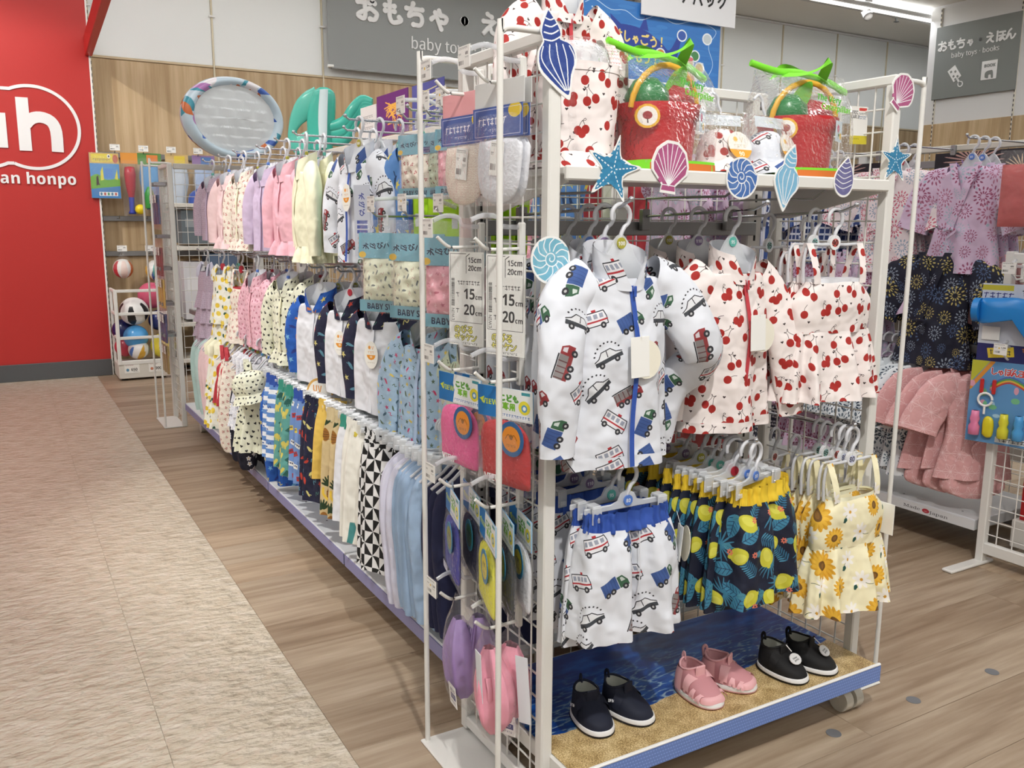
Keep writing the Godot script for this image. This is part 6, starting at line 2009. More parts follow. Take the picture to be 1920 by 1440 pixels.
func build_shoes() -> void:
	M.shoe_navy = mat(srgb(20, 26, 46), 0.75)
	M.shoe_black = mat(srgb(16, 16, 18), 0.75)
	M.shoe_white = mat(srgb(236, 236, 236), 0.5)
	M.shoe_lining = mat(srgb(196, 198, 186), 0.85)
	M.shoe_pink = mat(srgb(238, 182, 186), 0.6)
	M.shoe_pink_in = mat(srgb(206, 144, 150), 0.7)
	var y := 0.1265
	shoe("navy slip-on child shoe, left one of the leftmost pair", Vector3(1.012, y, -1.41), -0.18, "navy")
	shoe("navy slip-on child shoe, right one of the leftmost pair", Vector3(1.094, y, -1.4), 0.25, "navy")
	shoe("pink strappy child sandal, left one of the middle pair", Vector3(1.282, y, -1.378), -0.05, "pink")
	shoe("pink strappy child sandal, right one of the middle pair", Vector3(1.372, y, -1.385), 0.5, "pink")
	shoe("black child shoe with round white tag, left one of the right pair", Vector3(1.522, y, -1.36), 0.1, "black")
	shoe("black child shoe with round white tag, right one of the right pair", Vector3(1.605, y, -1.352), 0.32, "black")


# ================================================================ long clothes rack
func deck_row(o: Node3D, x0: float, x1: float, zs: Array, strip: Material, face: float, h := 0.152) -> void:
	for k in zs.size() - 1:
		var l: float = absf(zs[k + 1] - zs[k]) - 0.012
		var zc: float = (zs[k] + zs[k + 1]) / 2.0
		var d := obj("deck", MB.new().box(Vector3.ZERO, Vector3(absf(x1 - x0), 0.04, l), 0.003).mesh(), M.deck, o, Vector3((x0 + x1) / 2.0, h - 0.02, zc) - o.position)
		obj("price_strip", MB.new().at(Vector3.ZERO, Vector3(0, face * PI / 2, 0)).prism(PackedVector2Array(V([-l / 2, -0.019, l / 2, -0.019, l / 2, 0.016, -l / 2, 0.016])), 0.003, true).mesh(), strip, d, Vector3(face * (absf(x1 - x0) / 2.0 + 0.0015), 0, 0))
		var b := MB.new()
		for j in 4: b.at(Vector3(face * (absf(x1 - x0) / 2.0 - 0.05), 0.0201, -l * 0.4 + j * l * 0.27)).lathe([Vector2(0, 0.0006), Vector2(0.004, 0.0004)], 8)
		obj("peg_holes", b.mesh(), M.dark, d).set_meta("kind", "stuff")


func rack_frame(o: Node3D, x: float, z0: float, z1: float, bays: int) -> void:
	var q := o.position
	for k in bays + 1: obj("post", MB.new().box(Vector3(0, 0.74, 0), Vector3(0.05, 1.48, 0.04), 0.003).mesh(), M.white, o, Vector3(x, 0, lerpf(z0, z1, float(k) / bays)) - q)
	obj("top_rail", MB.new().box(Vector3(x, 1.48, (z0 + z1) / 2) - q, Vector3(0.034, 0.024, absf(z1 - z0)), 0.003).mesh(), mat(srgb(206, 201, 190), 0.45), o)
	obj("foot_beam", MB.new().box(Vector3(x, 0.05, (z0 + z1) / 2) - q, Vector3(0.05, 0.06, absf(z1 - z0)), 0.003).mesh(), M.grey, o)
	var b := MB.new()
	var n := int(absf(z1 - z0) / 0.055)
	for k in n: b.rod(Vector3(x, 0.1, z0 + (z1 - z0) * k / n) - q, Vector3(x, 1.47, z0 + (z1 - z0) * k / n) - q, 0.0018, 4)
	for k in 27: b.rod(Vector3(x + 0.003, 0.12 + k * 0.05, z0) - q, Vector3(x + 0.003, 0.12 + k * 0.05, z1) - q, 0.0018, 4)
	obj("wire_grid", b.mesh(), M.white, o).set_meta("kind", "stuff")
	for y in [1.42, 1.0, 0.6]: obj("rail", MB.new().box(Vector3(x - 0.02, y, (z0 + z1) / 2) - q, Vector3(0.014, 0.03, absf(z1 - z0)), 0.002).mesh(), M.steel, o)


func build_gondola() -> void:
	M.deck = mat(srgb(222, 226, 228), 0.4)
	M.strip = mat(srgb(138, 140, 186), 0.4)
	var o := thing("clothes_rack", "long white double-sided clothes rack with blue edged base shelves on the left aisle", "clothes rack", Vector3(1.32, 0, -3.5))
	rack_frame(o, 1.32, -1.78, -5.25, 4)
	var zs := [-1.735, -2.53, -3.43, -4.33, -5.23]
	deck_row(o, 0.864, 1.29, zs, M.strip, -1.0)
	deck_row(o, 1.35, 1.775, zs, M.strip, 1.0)
	for z in [-2.53, -3.43, -4.33]:
		obj("under_bracket", MB.new().box(Vector3(0, 0.08, z) - Vector3(0, 0, -3.5), Vector3(0.7, 0.06, 0.02)).mesh(), M.grey, o)
	for z in [-1.8, -5.1]:
		obj("castor", MB.new().at(Vector3(-0.38, 0.03, z + 3.5)).rod(Vector3(-0.025, 0, 0), Vector3(0.025, 0, 0), 0.03, 16).mesh(), mat(srgb(196, 192, 180), 0.4), o)
	# posters on top of the rack and the two inflatables
	var c := Cv.new(256, 160, srgb(96, 40, 110), false)
	for j in 14: c.curve(V([60 + rng.randf() * 130, 30 + rng.randf() * 90, 80 + rng.randf() * 130, 30 + rng.randf() * 100, 70 + rng.randf() * 130, 50 + rng.randf() * 90]), 5, srgb(226, 170, 70))
	var L := -PI / 2
	tag(sticker("rack_poster", 0.3, 0.15, c.texture(), self, Vector3(1.315, 1.572, -3.17), Vector3(0, L, 0), 0.003), "purple poster with gold scribbled lettering standing on the rack top rail", "poster")
	c = Cv.new(256, 160, srgb(74, 84, 150), false)
	for j in 6: c.curve(V([40 + rng.randf() * 60, 20 + j * 22, 110, 30 + j * 20, 200, 24 + j * 20]), 4, srgb(206, 200, 150))
	tag(sticker("rack_poster", 0.26, 0.15, c.texture(), self, Vector3(1.318, 1.57, -2.86), Vector3(0, L, 0), 0.003), "blue poster with fine lettering beside the purple poster", "poster")
	c = Cv.new(160, 160, srgb(214, 212, 208), false)
	for j in 3: scrawl(c, 26, 44 + j * 26, 100, 13, srgb(90, 90, 90), 8)
	tag(sticker("rack_notice", 0.17, 0.13, once("notice", c), self, Vector3(1.318, 1.56, -3.42), Vector3(0, L, 0), 0.003), "pale grey notice with three text lines left of the purple poster", "notice")
	o = thing("paddling_pool", "round packed paddling pool with white quilted base and colourful rim, standing on the rack", "paddling pool", Vector3(1.17, 1.725, -5.05), Vector3(0, 0.25, 0))
	o.scale = Vector3(1.16, 0.86, 1)
	c = Cv.new(1024, 128, srgb(196, 214, 226), false)
	for j in 46:
		c.at(rng.randf() * 1024, rng.randf() * 128, rng.randf_range(0.7, 1.5), rng.randf() * 3.0)
		c.poly(Cv.smooth(V([-34, 0, -10, -16, 24, -10, 40, 4, 10, 14, -34, 0]), 3), [srgb(60, 96, 176), srgb(70, 150, 170), srgb(206, 110, 60), srgb(176, 120, 180), srgb(236, 232, 236)][j % 5])
	var rim := MB.new()
	var sh := func(u, v):
		var a: float = u * TAU
		var t: float = v * TAU
		return Vector3(cos(a) * (0.225 + cos(t) * 0.028), sin(a) * (0.225 + cos(t) * 0.028), -sin(t) * 0.05)
	obj("printed_rim", rim.sheet(49, 13, sh, 1.0, 1.0, true).mesh(), mat(Color.WHITE, 0.2, 0.0, c.texture()), o)
	var q := func(u, v):
		var a: float = u * TAU
		var r: float = 0.001 + v * 0.212
		var p := Vector2(cos(a) * r, sin(a) * r)
		return Vector3(p.x, p.y, 0.03 + 0.005 * absf(sin(p.x * 36.0 + (PI * 0.5 if int(floor(p.y * 18.0 + 20.0)) % 2 else 0.0))) * (p.y * 18.0 - floor(p.y * 18.0)) - 0.01 * v)
	obj("quilted_base", MB.new().sheet(97, 34, q, 1.0, 1.0, true).mesh(), mat(srgb(214, 218, 220), 0.3), o)
	o = thing("inflatable_tail", "turquoise inflatable sea creature with printed belly strip and curling tail, above the rack", "inflatable", Vector3(1.3, 1.49, -3.95), Vector3(0, -0.6, 0))
	o.scale = Vector3(0.66, 0.9, 0.7)
	var teal := mat(srgb(70, 186, 166), 0.22)
	obj("body", MB.new().loft([[0.3, 0.03, 0.02, 0.02, 0, 0], [0.27, 0.075, 0.05, 0.02, 0, 0.002], [0.17, 0.095, 0.06, 0.0, 0, 0.003], [0.06, 0.085, 0.06, -0.01, 0, 0.003], [0.0, 0.07, 0.05, 0, 0, 0.002]], 33, 18, 6.0).mesh(), teal, o)
	obj("side_fin", MB.new().tube(path3([Vector3(-0.02, 0.26, 0), Vector3(-0.12, 0.2, 0.01), Vector3(-0.2, 0.1, 0.01), Vector3(-0.17, 0.03, 0.0), Vector3(-0.05, 0.06, 0)], 4), path3([0.05, 0.06, 0.03, 0.05, 0.05], 4), 14, Vector3(0, 0, 1), 0.4, true, 0.003).mesh(), mat(srgb(96, 200, 180), 0.22), o)
	for k in 3:
		obj("tail_tube", MB.new().tube(path3([Vector3(0.06, 0.05 + k * 0.03, 0.01 * k), Vector3(0.16, 0.06 + k * 0.036, 0.01 * k), Vector3(0.22, 0.13 + k * 0.03, 0.01 * k), Vector3(0.28, 0.2 + k * 0.018, 0), Vector3(0.35, 0.205 + k * 0.012, 0)], 4), path3([0.026, 0.034, 0.034, 0.03, 0.02], 4), 12).mesh(), teal, o)
	c = Cv.new(64, 256, srgb(214, 232, 234), false)
	for j in 7: c.star(32, 24 + j * 34, 15, 7, 5, [srgb(180, 60, 110), srgb(60, 120, 170), srgb(70, 160, 150)][j % 3], j)
	obj("belly_strip", MB.new().loft([[0.285, 0.045, 0.052, 0.04, 0.012, 0], [0.17, 0.05, 0.062, 0.03, 0.012, 0], [0.01, 0.045, 0.054, 0.02, 0.01, 0]], 9, 12, 4.0, 0, 2.4, -0.6, 0.6).mesh(), mat(Color.WHITE, 0.3, 0.0, c.texture()), o)


# ---------------------------------------------------------------- stacks on face-out arms
# z, y of the arm, number, pattern, part materials, description, category, thing name, where (row text), step, size
func stack(z: float, y: float, n: int, pat: String, mats: Dictionary, desc: String, cat: String, called: String, x0 := 0.905, face := -1.0, hk := "hanger_thin", step := 0.055, sc := 1.0, drop := 0.1, tagged := false, extra_yaw := 0.0, sy := 1.0) -> void:
	var base := thing("faceout_hook", "chrome face-out arm carrying the " + desc, "hook arm", Vector3(x0, y, z))
	var into := -face
	obj("arm", MB.new().tube([Vector3(face * 0.03, 0.004, 0), Vector3(face * 0.02, -0.003, 0), Vector3(into * 0.37, -0.003, 0)], [0.0034], 7).mesh(), M.chrome, base)
	obj("end_ball", MB.new().at(Vector3(face * 0.031, 0.006, 0)).lathe(ball(0.0055), 8).mesh(), M.chrome, base)
	obj("bracket", MB.new().box(Vector3(into * 0.375, -0.006, 0), Vector3(0.014, 0.04, 0.02), 0.002).mesh(), M.steel, base)
	for k in n:
		var p := Vector3(x0 + into * (0.01 + step * k), y, z)
		var yaw := face * PI / 2 + rng.randf_range(-0.08, 0.08) + extra_yaw + (0.2 if x0 < 1.2 else 0.0)
		var lab := desc + ("" if n == 1 else ", %s of %s" % [["front", "second", "third", "fourth"][k], ["", "", "two", "three", "four"][n]])
		var o := wear(pat, called, lab, cat, p + Vector3(0, -drop, 0), Vector3(0, yaw, 0), mats, ("" if n == 1 else desc + " on one arm"))
		o.scale = Vector3(sc, sc * sy, sc * (0.8 if k == 0 else 0.55))
		if tagged and k == 0: uv_tag(o, Vector3(0.01, -0.11, 0.062))
		hanger(hk, "hanger of " + lab, p, Vector3(0, yaw, 0), "mark_" + ["teal", "red", "grey", "olive", "blue"][rng.randi() % 5])


func uv_tag(o: Node3D, at: Vector3, s := 1.0) -> void:
	if not tex.has("uv"):
		var c := Cv.new(128, 192, srgb(238, 236, 228), false)
		c.star(50, 44, 17, 9, 8, srgb(230, 150, 50))
		c.text("V", 80, 46, 24, srgb(220, 140, 50), false)
		scrawl(c, 34, 70, 60, 16, srgb(220, 150, 70), 3)
		c.poly(V([22, 96, 106, 96, 100, 112, 86, 126, 64, 131, 42, 126, 28, 112]), srgb(228, 148, 40))
		c.text("90", 64, 110, 16, srgb(240, 230, 210))
		scrawl(c, 30, 146, 68, 7, srgb(150, 140, 120), 8)
		tex.uv = c.texture()
		M.uv = mat(Color.WHITE, 0.6, 0.0, tex.uv)
		var p := PackedVector2Array()
		for k in 24: p.append(Vector2(cos(TAU * k / 24) * 0.024, sin(TAU * k / 24) * 0.036))
		tex.uvm = MB.new().prism(p, 0.001, true).mesh()
	var t := obj("uv_tag", tex.uvm, M.uv, o, at, Vector3(-0.05, 0, 0.05))
	t.scale = Vector3.ONE * s


func build_left_upper() -> void:
	var y := 1.455
	stack(-4.42, y, 2, "top_a", {"body": "lavfloral", "zip": "lilac"}, "mauve floral long-sleeved top", "top", "zip_shirt")
	stack(-4.08, y, 2, "top_ruffle", {"body": "palepink", "zip": "palepink"}, "pale pink ruffled long-sleeved top", "top", "zip_shirt")
	stack(-3.8, y, 2, "top_ruffle", {"body": "creamsprig", "zip": "cream"}, "cream sprigged long-sleeved top", "top", "zip_shirt")
	stack(-3.52, y, 3, "top_b", {"body": "lilac", "zip": "lilac"}, "plain lilac long-sleeved top", "top", "zip_shirt", 0.93, -1.0, "hanger_thin", 0.06, 1.05)
	stack(-3.17, y, 3, "top_ruffle", {"body": "pink", "zip": "pink"}, "pink ruffle-hem long-sleeved top", "top", "zip_shirt", 0.905)
	stack(-2.93, y, 2, "top_ruffle", {"body": "cream", "zip": "cream"}, "cream yellow ruffle-hem long-sleeved top", "top", "zip_shirt", 0.9, -1.0, "hanger_thin", 0.06, 1.05, 0.1, false, -0.3)
	stack(-2.7, y, 2, "top_b", {"body": "tealfruit", "zip": "teal"}, "teal fruit print long-sleeved top", "top", "zip_shirt", 0.99)
	stack(-2.42, y, 3, "top_b", {"body": "cars", "zip": "royal"}, "white car print long-sleeved top on the upper rack row", "top", "zip_shirt", 0.895, -1.0, "hanger_top", 0.06, 1.06, 0.1, true)
	stack(-2.14, y, 2, "top_b", {"body": "bluefruit", "zip": "royal"}, "blue fruit print long-sleeved top", "top", "zip_shirt", 0.96)
	stack(-1.98, 1.47, 3, "top_long", {"body": "neon"}, "neon yellow long-sleeved top", "top", "long_sleeved_shirt", 0.97, -1.0, "hanger_thin", 0.05, 0.9)
	y = 1.035
	stack(-4.6, y, 1, "tier_dress", {"body": "lavfloral", "trim": "palelilac"}, "mauve floral tiered ruffle dress", "dress", "tiered_dress", 0.89, -1.0, "hanger_strap", 0.05, 1.0, 0.075)
	stack(-4.28, y, 2, "frill_dress", {"body": "lemonwhite", "trim": "lemonwhite"}, "lemon print frilled sundress on the middle row", "dress", "frilled_dress", 0.9, -1.0, "hanger_strap", 0.07, 1.0, 0.075)
	stack(-4.0, y, 2, "swimskirt", {"body": "creamsprig", "trim": "rosecloth"}, "cream swimsuit with red trim", "swimsuit", "swimsuit", 0.92, -1.0, "hanger_strap", 0.06, 1.0, 0.075)
	stack(-3.68, y, 3, "top_a", {"body": "pinkfloral", "zip": "pink"}, "pink blossom print zip top", "top", "zip_shirt", 0.91, -1.0, "hanger_thin", 0.06, 1.02)
	stack(-3.2, y, 3, "top_ruffle", {"body": "hearts", "zip": "cream"}, "cream ruffled top with black hearts", "top", "zip_shirt", 0.9, -1.0, "hanger_thin", 0.06, 0.98, 0.085)
	stack(-2.82, 1.03, 3, "top_slim", {"body": "white_cloth", "sleeve": "space", "collar": "space", "zip": "white_cloth"}, "white zip top with royal blue space print sleeves", "top", "zip_shirt", 0.9, -1.0, "hanger_top", 0.06, 1.16, 0.1, false, 0.18, 0.9)
	stack(-2.54, 1.03, 3, "top_slim", {"body": "white_cloth", "sleeve": "rocket", "collar": "rocket", "zip": "white_cloth"}, "white zip top with navy rocket sleeves, farther stack", "top", "zip_shirt", 0.9, -1.0, "hanger_top", 0.06, 1.14, 0.1, true, 0.18, 0.9)
	stack(-2.28, 1.03, 3, "top_slim", {"body": "white_cloth", "sleeve": "rocket", "collar": "rocket", "zip": "white_cloth"}, "white zip top with navy rocket sleeves, nearer stack", "top", "zip_shirt", 0.9, -1.0, "hanger_top", 0.06, 1.16, 0.1, true, 0.18, 0.9)
	stack(-1.98, 0.99, 2, "top_a", {"body": "animals", "zip": "paleblue"}, "pale blue animal print zip top", "top", "zip_shirt", 0.9, -1.0, "hanger_thin", 0.07, 1.05)
	stack(-1.79, 0.97, 2, "top_a", {"body": "greenbaby", "zip": "cream"}, "pale green animal print zip top", "top", "zip_shirt", 0.93, -1.0, "hanger_thin", 0.07, 1.0)
	# bagged swim pants on short hooks
	var c := Cv.new(256, 128, srgb(126, 178, 196), false)
	c.kana("水遊びパンツ", 20, 50, 34, 4.5, srgb(40, 50, 70), 1.02, -2)
	c.rect(160, 86, 250, 122, srgb(58, 50, 110))
	scrawl(c, 168, 92, 76, 10, srgb(200, 200, 220), 8)
	scrawl(c, 168, 108, 70, 10, srgb(200, 200, 220), 7)
	c.ell(20, 110, 18, 16, srgb(230, 190, 80))
	var top := c.texture()
	c = Cv.new(256, 48, srgb(120, 164, 178), false)
	c.text("BABY SWIM", 128, 26, 24, srgb(36, 40, 64))
	var bottom := c.texture()
	var L := -PI / 2
	var packs := [[0.865, 1.172, -2.14, 0.5, "babycream", 1.0, "cream print one, farthest left on the lower pack row"], [0.865, 1.172, -1.94, 0.45, "babycream", 1.0, "cream print one, middle of the lower pack row"], [0.875, 1.168, -1.765, 0.5, "babypink", 1.0, "pink one nearest the mesh panel on the lower pack row"],
		[0.88, 1.395, -1.975, 0.3, "creamsprig", 0.72, "cream print one, farthest left on the upper pack row"], [0.9, 1.395, -1.885, 0.1, "greenbaby", 0.72, "green print one on the upper pack row"], [0.9, 1.395, -1.8, 0.4, "babypink", 0.72, "pink one nearest the panel on the upper pack row"]]
	for p in packs:
		var o := thing("swim_pants_pack", "bagged swim pants, " + p[6], "swim pants", Vector3(p[0], p[1], p[2]), Vector3(0, L + p[3], 0))
		o.scale = Vector3.ONE * float(p[5])
		sticker("header_card", 0.17, 0.065, top, o, Vector3(0, -0.06, 0.008), Vector3(-0.06, 0, 0), 0.0015, 0.25)
		obj("swim_pants", pillow(0.16, 0.13, 0.04, 21, 3.0, 0.006), M[p[4]], o, Vector3(0, -0.145, 0))
		sticker("lower_label", 0.168, 0.03, bottom, o, Vector3(0, -0.215, 0.01), Vector3.ZERO, 0.0015, 0.3)
		obj("clear_bag", pillow(0.176, 0.24, 0.05, 13, 4.0, 0.0015), M.film, o, Vector3(0, -0.115, 0))
		obj("hang_tab", MB.new().box(Vector3(0, 0.004, 0), Vector3(0.016, 0.03, 0.002), 0.0006).mesh(), M.hook, o)
		var h := thing("display_hook", "chrome hook of swim pants pack, " + p[6].replace(" the ", " "), "display hook", Vector3(p[0], p[1] + 0.014, p[2]))
		obj("prong", MB.new().tube([Vector3(-0.045, 0.018, 0), Vector3(-0.025, 0, 0), Vector3(0.43, 0, 0)], [0.003], 7).mesh(), M.chrome, h)
		obj("label_arm", MB.new().tube([Vector3(-0.03, 0.042, 0.0), Vector3(0.03, 0.046, 0), Vector3(0.1, 0.02, 0)], [0.005], 7).mesh(), M.frost, h)
		sticker("price_card", 0.05, 0.04, tex.price[packs.find(p) % 4], h, Vector3(-0.04, 0.03, 0), Vector3(0, L, 0), 0.001)
	c = Cv.new(96, 384, srgb(196, 200, 212), false)
	c.kana("水", 28, 40, 40, 5, srgb(70, 80, 150))
	c.kana("遊", 28, 84, 40, 5, srgb(70, 80, 150))
	c.kana("び", 28, 128, 40, 5, srgb(70, 80, 150))
	for j in 3: c.rect(16, 190 + j * 26, 80, 208 + j * 26, srgb(76, 90, 160))
	for j in 8: c.ell(30 + (j % 2) * 34, 286 + (j / 2) * 26, 12, 9, srgb(200, 176, 164))
	tag(sticker("swim_pants_sign", 0.055, 0.19, c.texture(), self, Vector3(0.862, 1.175, -2.3), Vector3(0, L + 0.5, 0), 0.002), "tall narrow swim pants sign strip in front of the car print top", "sign")


func nth(k: int) -> String:
	return "th" if k % 100 in [11, 12, 13] else ["th", "st", "nd", "rd", "th", "th", "th", "th", "th", "th"][k % 10]


func side_row(bar_z0: float, bar_z1: float, label: String) -> void:
	var o := thing("hang_bar", label, "hang bar", Vector3(0.905, 0.697, (bar_z0 + bar_z1) / 2))
	var hl := absf(bar_z1 - bar_z0) / 2
	obj("bar", MB.new().box(Vector3(0, -0.012, 0), Vector3(0.012, 0.026, hl * 2), 0.003).mesh(), M.steel, o)
	for z in [-1.0, 1.0]: obj("bracket", MB.new().box(Vector3(0.2, -0.014, z * (hl - 0.03)), Vector3(0.4, 0.02, 0.012), 0.002).mesh(), M.steel, o)


func build_left_lower() -> void:
	side_row(-1.73, -3.33, "steel hang bar of the lower rack row, nearer length crowded with hangers")
	side_row(-3.4, -5.15, "steel hang bar of the lower rack row, farther length")
	var R := [
		[-1.735, 3, 0.03, "top_long", {"body": "navy"}, "navy long-sleeved top on the low bar", "long_sleeved_shirt", "top", 0.105, 1.0, 0.02],
		[-1.83, 5, 0.027, "top_long", {"body": "skyblue"}, "sky blue long-sleeved top on the low bar", "long_sleeved_shirt", "top", 0.105, 1.0, 0.0],
		[-1.965, 3, 0.024, "top_long", {"body": "palelilac"}, "whitish lilac long-sleeved top on the low bar", "long_sleeved_shirt", "top", 0.105, 1.02, 0.0],
		[-2.1, 2, 0.045, "shorts_b", {"body": "windmill", "band": "windmill"}, "black and white triangle print trousers", "swim_shorts", "shorts", 0.078, 1.28, 0.0],
		[-2.25, 2, 0.04, "shorts_b", {"body": "brush", "band": "brush"}, "white swim shorts with bold brush strokes", "swim_shorts", "shorts", 0.078, 1.18, 0.0],
		[-2.34, 1, 0.04, "shorts_b", {"body": "white_cloth", "band": "teal"}, "white swim shorts with teal waistband", "swim_shorts", "shorts", 0.078, 1.05, 0.0],
		[-2.4, 2, 0.045, "shorts_b", {"body": "pine", "band": "beige"}, "beige swim shorts with pineapples and bananas", "swim_shorts", "shorts", 0.078, 1.1, 0.0],
		[-2.56, 1, 0.05, "shorts_a", {"body": "gold", "band": "gold"}, "golden yellow gathered swim shorts", "swim_shorts", "shorts", 0.07, 1.0, 0.0],
		[-2.62, 2, 0.05, "shorts_b", {"body": "rocket", "band": "rocket"}, "navy rocket print swim shorts", "swim_shorts", "shorts", 0.078, 1.1, 0.0],
		[-2.76, 2, 0.05, "shorts_b", {"body": "trains", "band": "royal"}, "blue swim shorts with trains and taxis", "swim_shorts", "shorts", 0.078, 1.05, 0.0],
		[-2.88, 3, 0.06, "shorts_b", {"body": "dino", "band": "teal"}, "teal swim shorts with dinosaurs", "swim_shorts", "shorts", 0.078, 1.05, 0.0],
		[-3.1, 2, 0.055, "shorts_b", {"body": "stripe", "band": "royal"}, "blue and white striped swim shorts", "swim_shorts", "shorts", 0.078, 1.05, 0.0],
		[-3.24, 1, 0.05, "top_long", {"body": "space"}, "royal blue space print long top", "long_sleeved_shirt", "top", 0.105, 1.0, 0.0],
		[-3.45, 2, 0.07, "swimskirt", {"body": "hearts", "trim": "cream"}, "cream heart print swim dress", "swimsuit", "swimsuit", 0.075, 1.1, 0.0],
		[-3.6, 3, 0.075, "tier_dress", {"body": "lace", "trim": "lace"}, "white flower lace swim dress", "tiered_dress", "dress", 0.075, 0.72, 0.0],
		[-3.62, 3, 0.075, "leggings", {"body": "navydaisy", "band": "navy"}, "navy leggings with white daisies", "leggings", "leggings", 0.2, 0.82, 0.0],
		[-3.88, 2, 0.06, "leggings", {"body": "creamsprig", "band": "creamsprig"}, "cream sprigged leggings", "leggings", "leggings", 0.13, 0.95, 0.0],
		[-3.94, 2, 0.07, "swimskirt", {"body": "rosecloth", "trim": "palepink"}, "rose red and white swimsuit on the low bar", "swimsuit", "swimsuit", 0.075, 0.8, 0.0],
		[-4.12, 2, 0.07, "frill_dress", {"body": "lemonwhite", "trim": "cream"}, "lemon print swim dress on the low bar", "frilled_dress", "dress", 0.075, 1.0, 0.0],
		[-4.27, 4, 0.05, "top_long", {"body": "palepink"}, "pale pink long-sleeved top on the low bar", "long_sleeved_shirt", "top", 0.1, 0.95, 0.0],
		[-4.5, 3, 0.06, "top_long", {"body": "mint"}, "mint green long-sleeved top on the low bar", "long_sleeved_shirt", "top", 0.1, 0.95, 0.0]]
	var marks := ["mark_teal", "mark_red", "mark_olive", "mark_grey", "mark_green", "mark_blue"]
	for r in R:
		for k in r[1]:
			var z: float = r[0] - k * r[2]
			var yaw := rng.randf_range(-0.07, 0.07) - (0.85 if r[3].begins_with("shorts") else 0.5)
			var lab: String = r[5] + ("" if r[1] == 1 else ", %s from the near end" % ordinal(k))
			var o := wear(r[3], r[6], lab, r[7], Vector3((0.965 if r[4].body == "navy" else (0.945 if r[3] == "top_long" else 0.885)) + rng.randf_range(-0.006, 0.006), 0.7 - r[8], z), Vector3(0, yaw, 0), r[4], "" if r[1] == 1 else r[5])
			o.scale = Vector3(minf(r[9], 1.06) * (0.86 if r[3] == "top_long" else 1.0), r[9], 0.8 if k == 0 else 0.5)
			if r[5].begins_with("navy leggings"): continue
			hanger("hanger_clip" if r[3].begins_with("shorts") else "hanger_thin", "hanger of " + lab, Vector3(0.905, 0.7, z), Vector3(0, yaw, 0), marks[rng.randi() % 6])
	# further clear hangers crowd the nearer bar
	for k in 40:
		var z := -1.755 - k * 0.0385
		hanger("hanger_clip", "spare clear clip hanger on the near low bar, %d%s counted from its near end" % [k + 1, nth(k + 1)], Vector3(0.905, 0.7005, z), Vector3(0, rng.randf_range(-0.1, 0.1) - 0.7, 0), marks[rng.randi() % 6], "clip hangers crowded on the low bar")
	for k in 12:
		hanger("hanger_thin", "spare clear hanger on the farther low bar, %d%s counted from its near end" % [k + 1, nth(k + 1)], Vector3(0.905, 0.7005, -3.5 - k * 0.1), Vector3(0, rng.randf_range(-0.15, 0.15), 0), marks[rng.randi() % 6], "hangers on the farther low bar")
	var o2 := thing("swim_hat", "cream swim hat with black hearts hung on the low row", "hat", Vector3(0.8, 0.59, -3.42), Vector3(0.1, -0.9, 0.2))
	o2.scale = Vector3.ONE * 0.8
	obj("crown", MB.new().loft([[0.02, 0.02, 0.016, 0, 0, 0], [0.0, 0.075, 0.05, 0, 0, 0.003], [-0.05, 0.095, 0.065, 0, 0, 0.004], [-0.09, 0.085, 0.06, 0, 0, 0.006]], 41, 14, 6.0).mesh(), M.hearts, o2)
	obj("brim", MB.new().loft([[-0.088, 0.085, 0.06, 0, 0, 0.005], [-0.13, 0.105, 0.085, 0, 0, 0.008]], 41, 5, 6.0).mesh(), M.hearts, o2)
	var c := Cv.new(192, 192, srgb(240, 238, 230), false)
	c.ell(96, 96, 94, 94, srgb(214, 168, 90), 0, 40)
	c.ell(96, 96, 82, 82, srgb(240, 238, 230), 0, 40)
	c.text("UV", 80, 58, 34, srgb(224, 150, 70), true)
	c.star(92, 116, 34, 20, 10, srgb(226, 150, 60))
	o2 = thing("round_sign", "round white sign with orange rim and sun above the low row", "sign", Vector3(0.862, 0.62, -2.72), Vector3(0, -1.1, 0))
	obj("disc", MB.new().prism(PackedVector2Array(disc_pts(Vector2.ZERO, 0.062)), 0.003, true).mesh(), mat(Color.WHITE, 0.4, 0.0, c.texture()), o2)
	obj("clip", MB.new().rod(Vector3(0, 0.06, 0), Vector3(0.01, 0.085, -0.02), 0.003).mesh(), M.frost, o2)


# ================================================================ far left: end panel, ball cage, toys on the wall
func toy_ball(label: String, at: Vector3, r: float, m: Material, group := "balls in the white cage") -> Node3D:
	var b := MB.new().lathe(ball(r).map(func(p): return p), 20)
	var fine := []
	for k in 15: fine.append(Vector2(sin(PI * k / 14) * r, cos(PI * k / 14) * r))
	return tag(obj("ball", MB.new().lathe(fine, 24).mesh(), m, self, at, Vector3(0.4, rng.randf() * 3.0, 0.3)), label, "ball", group)


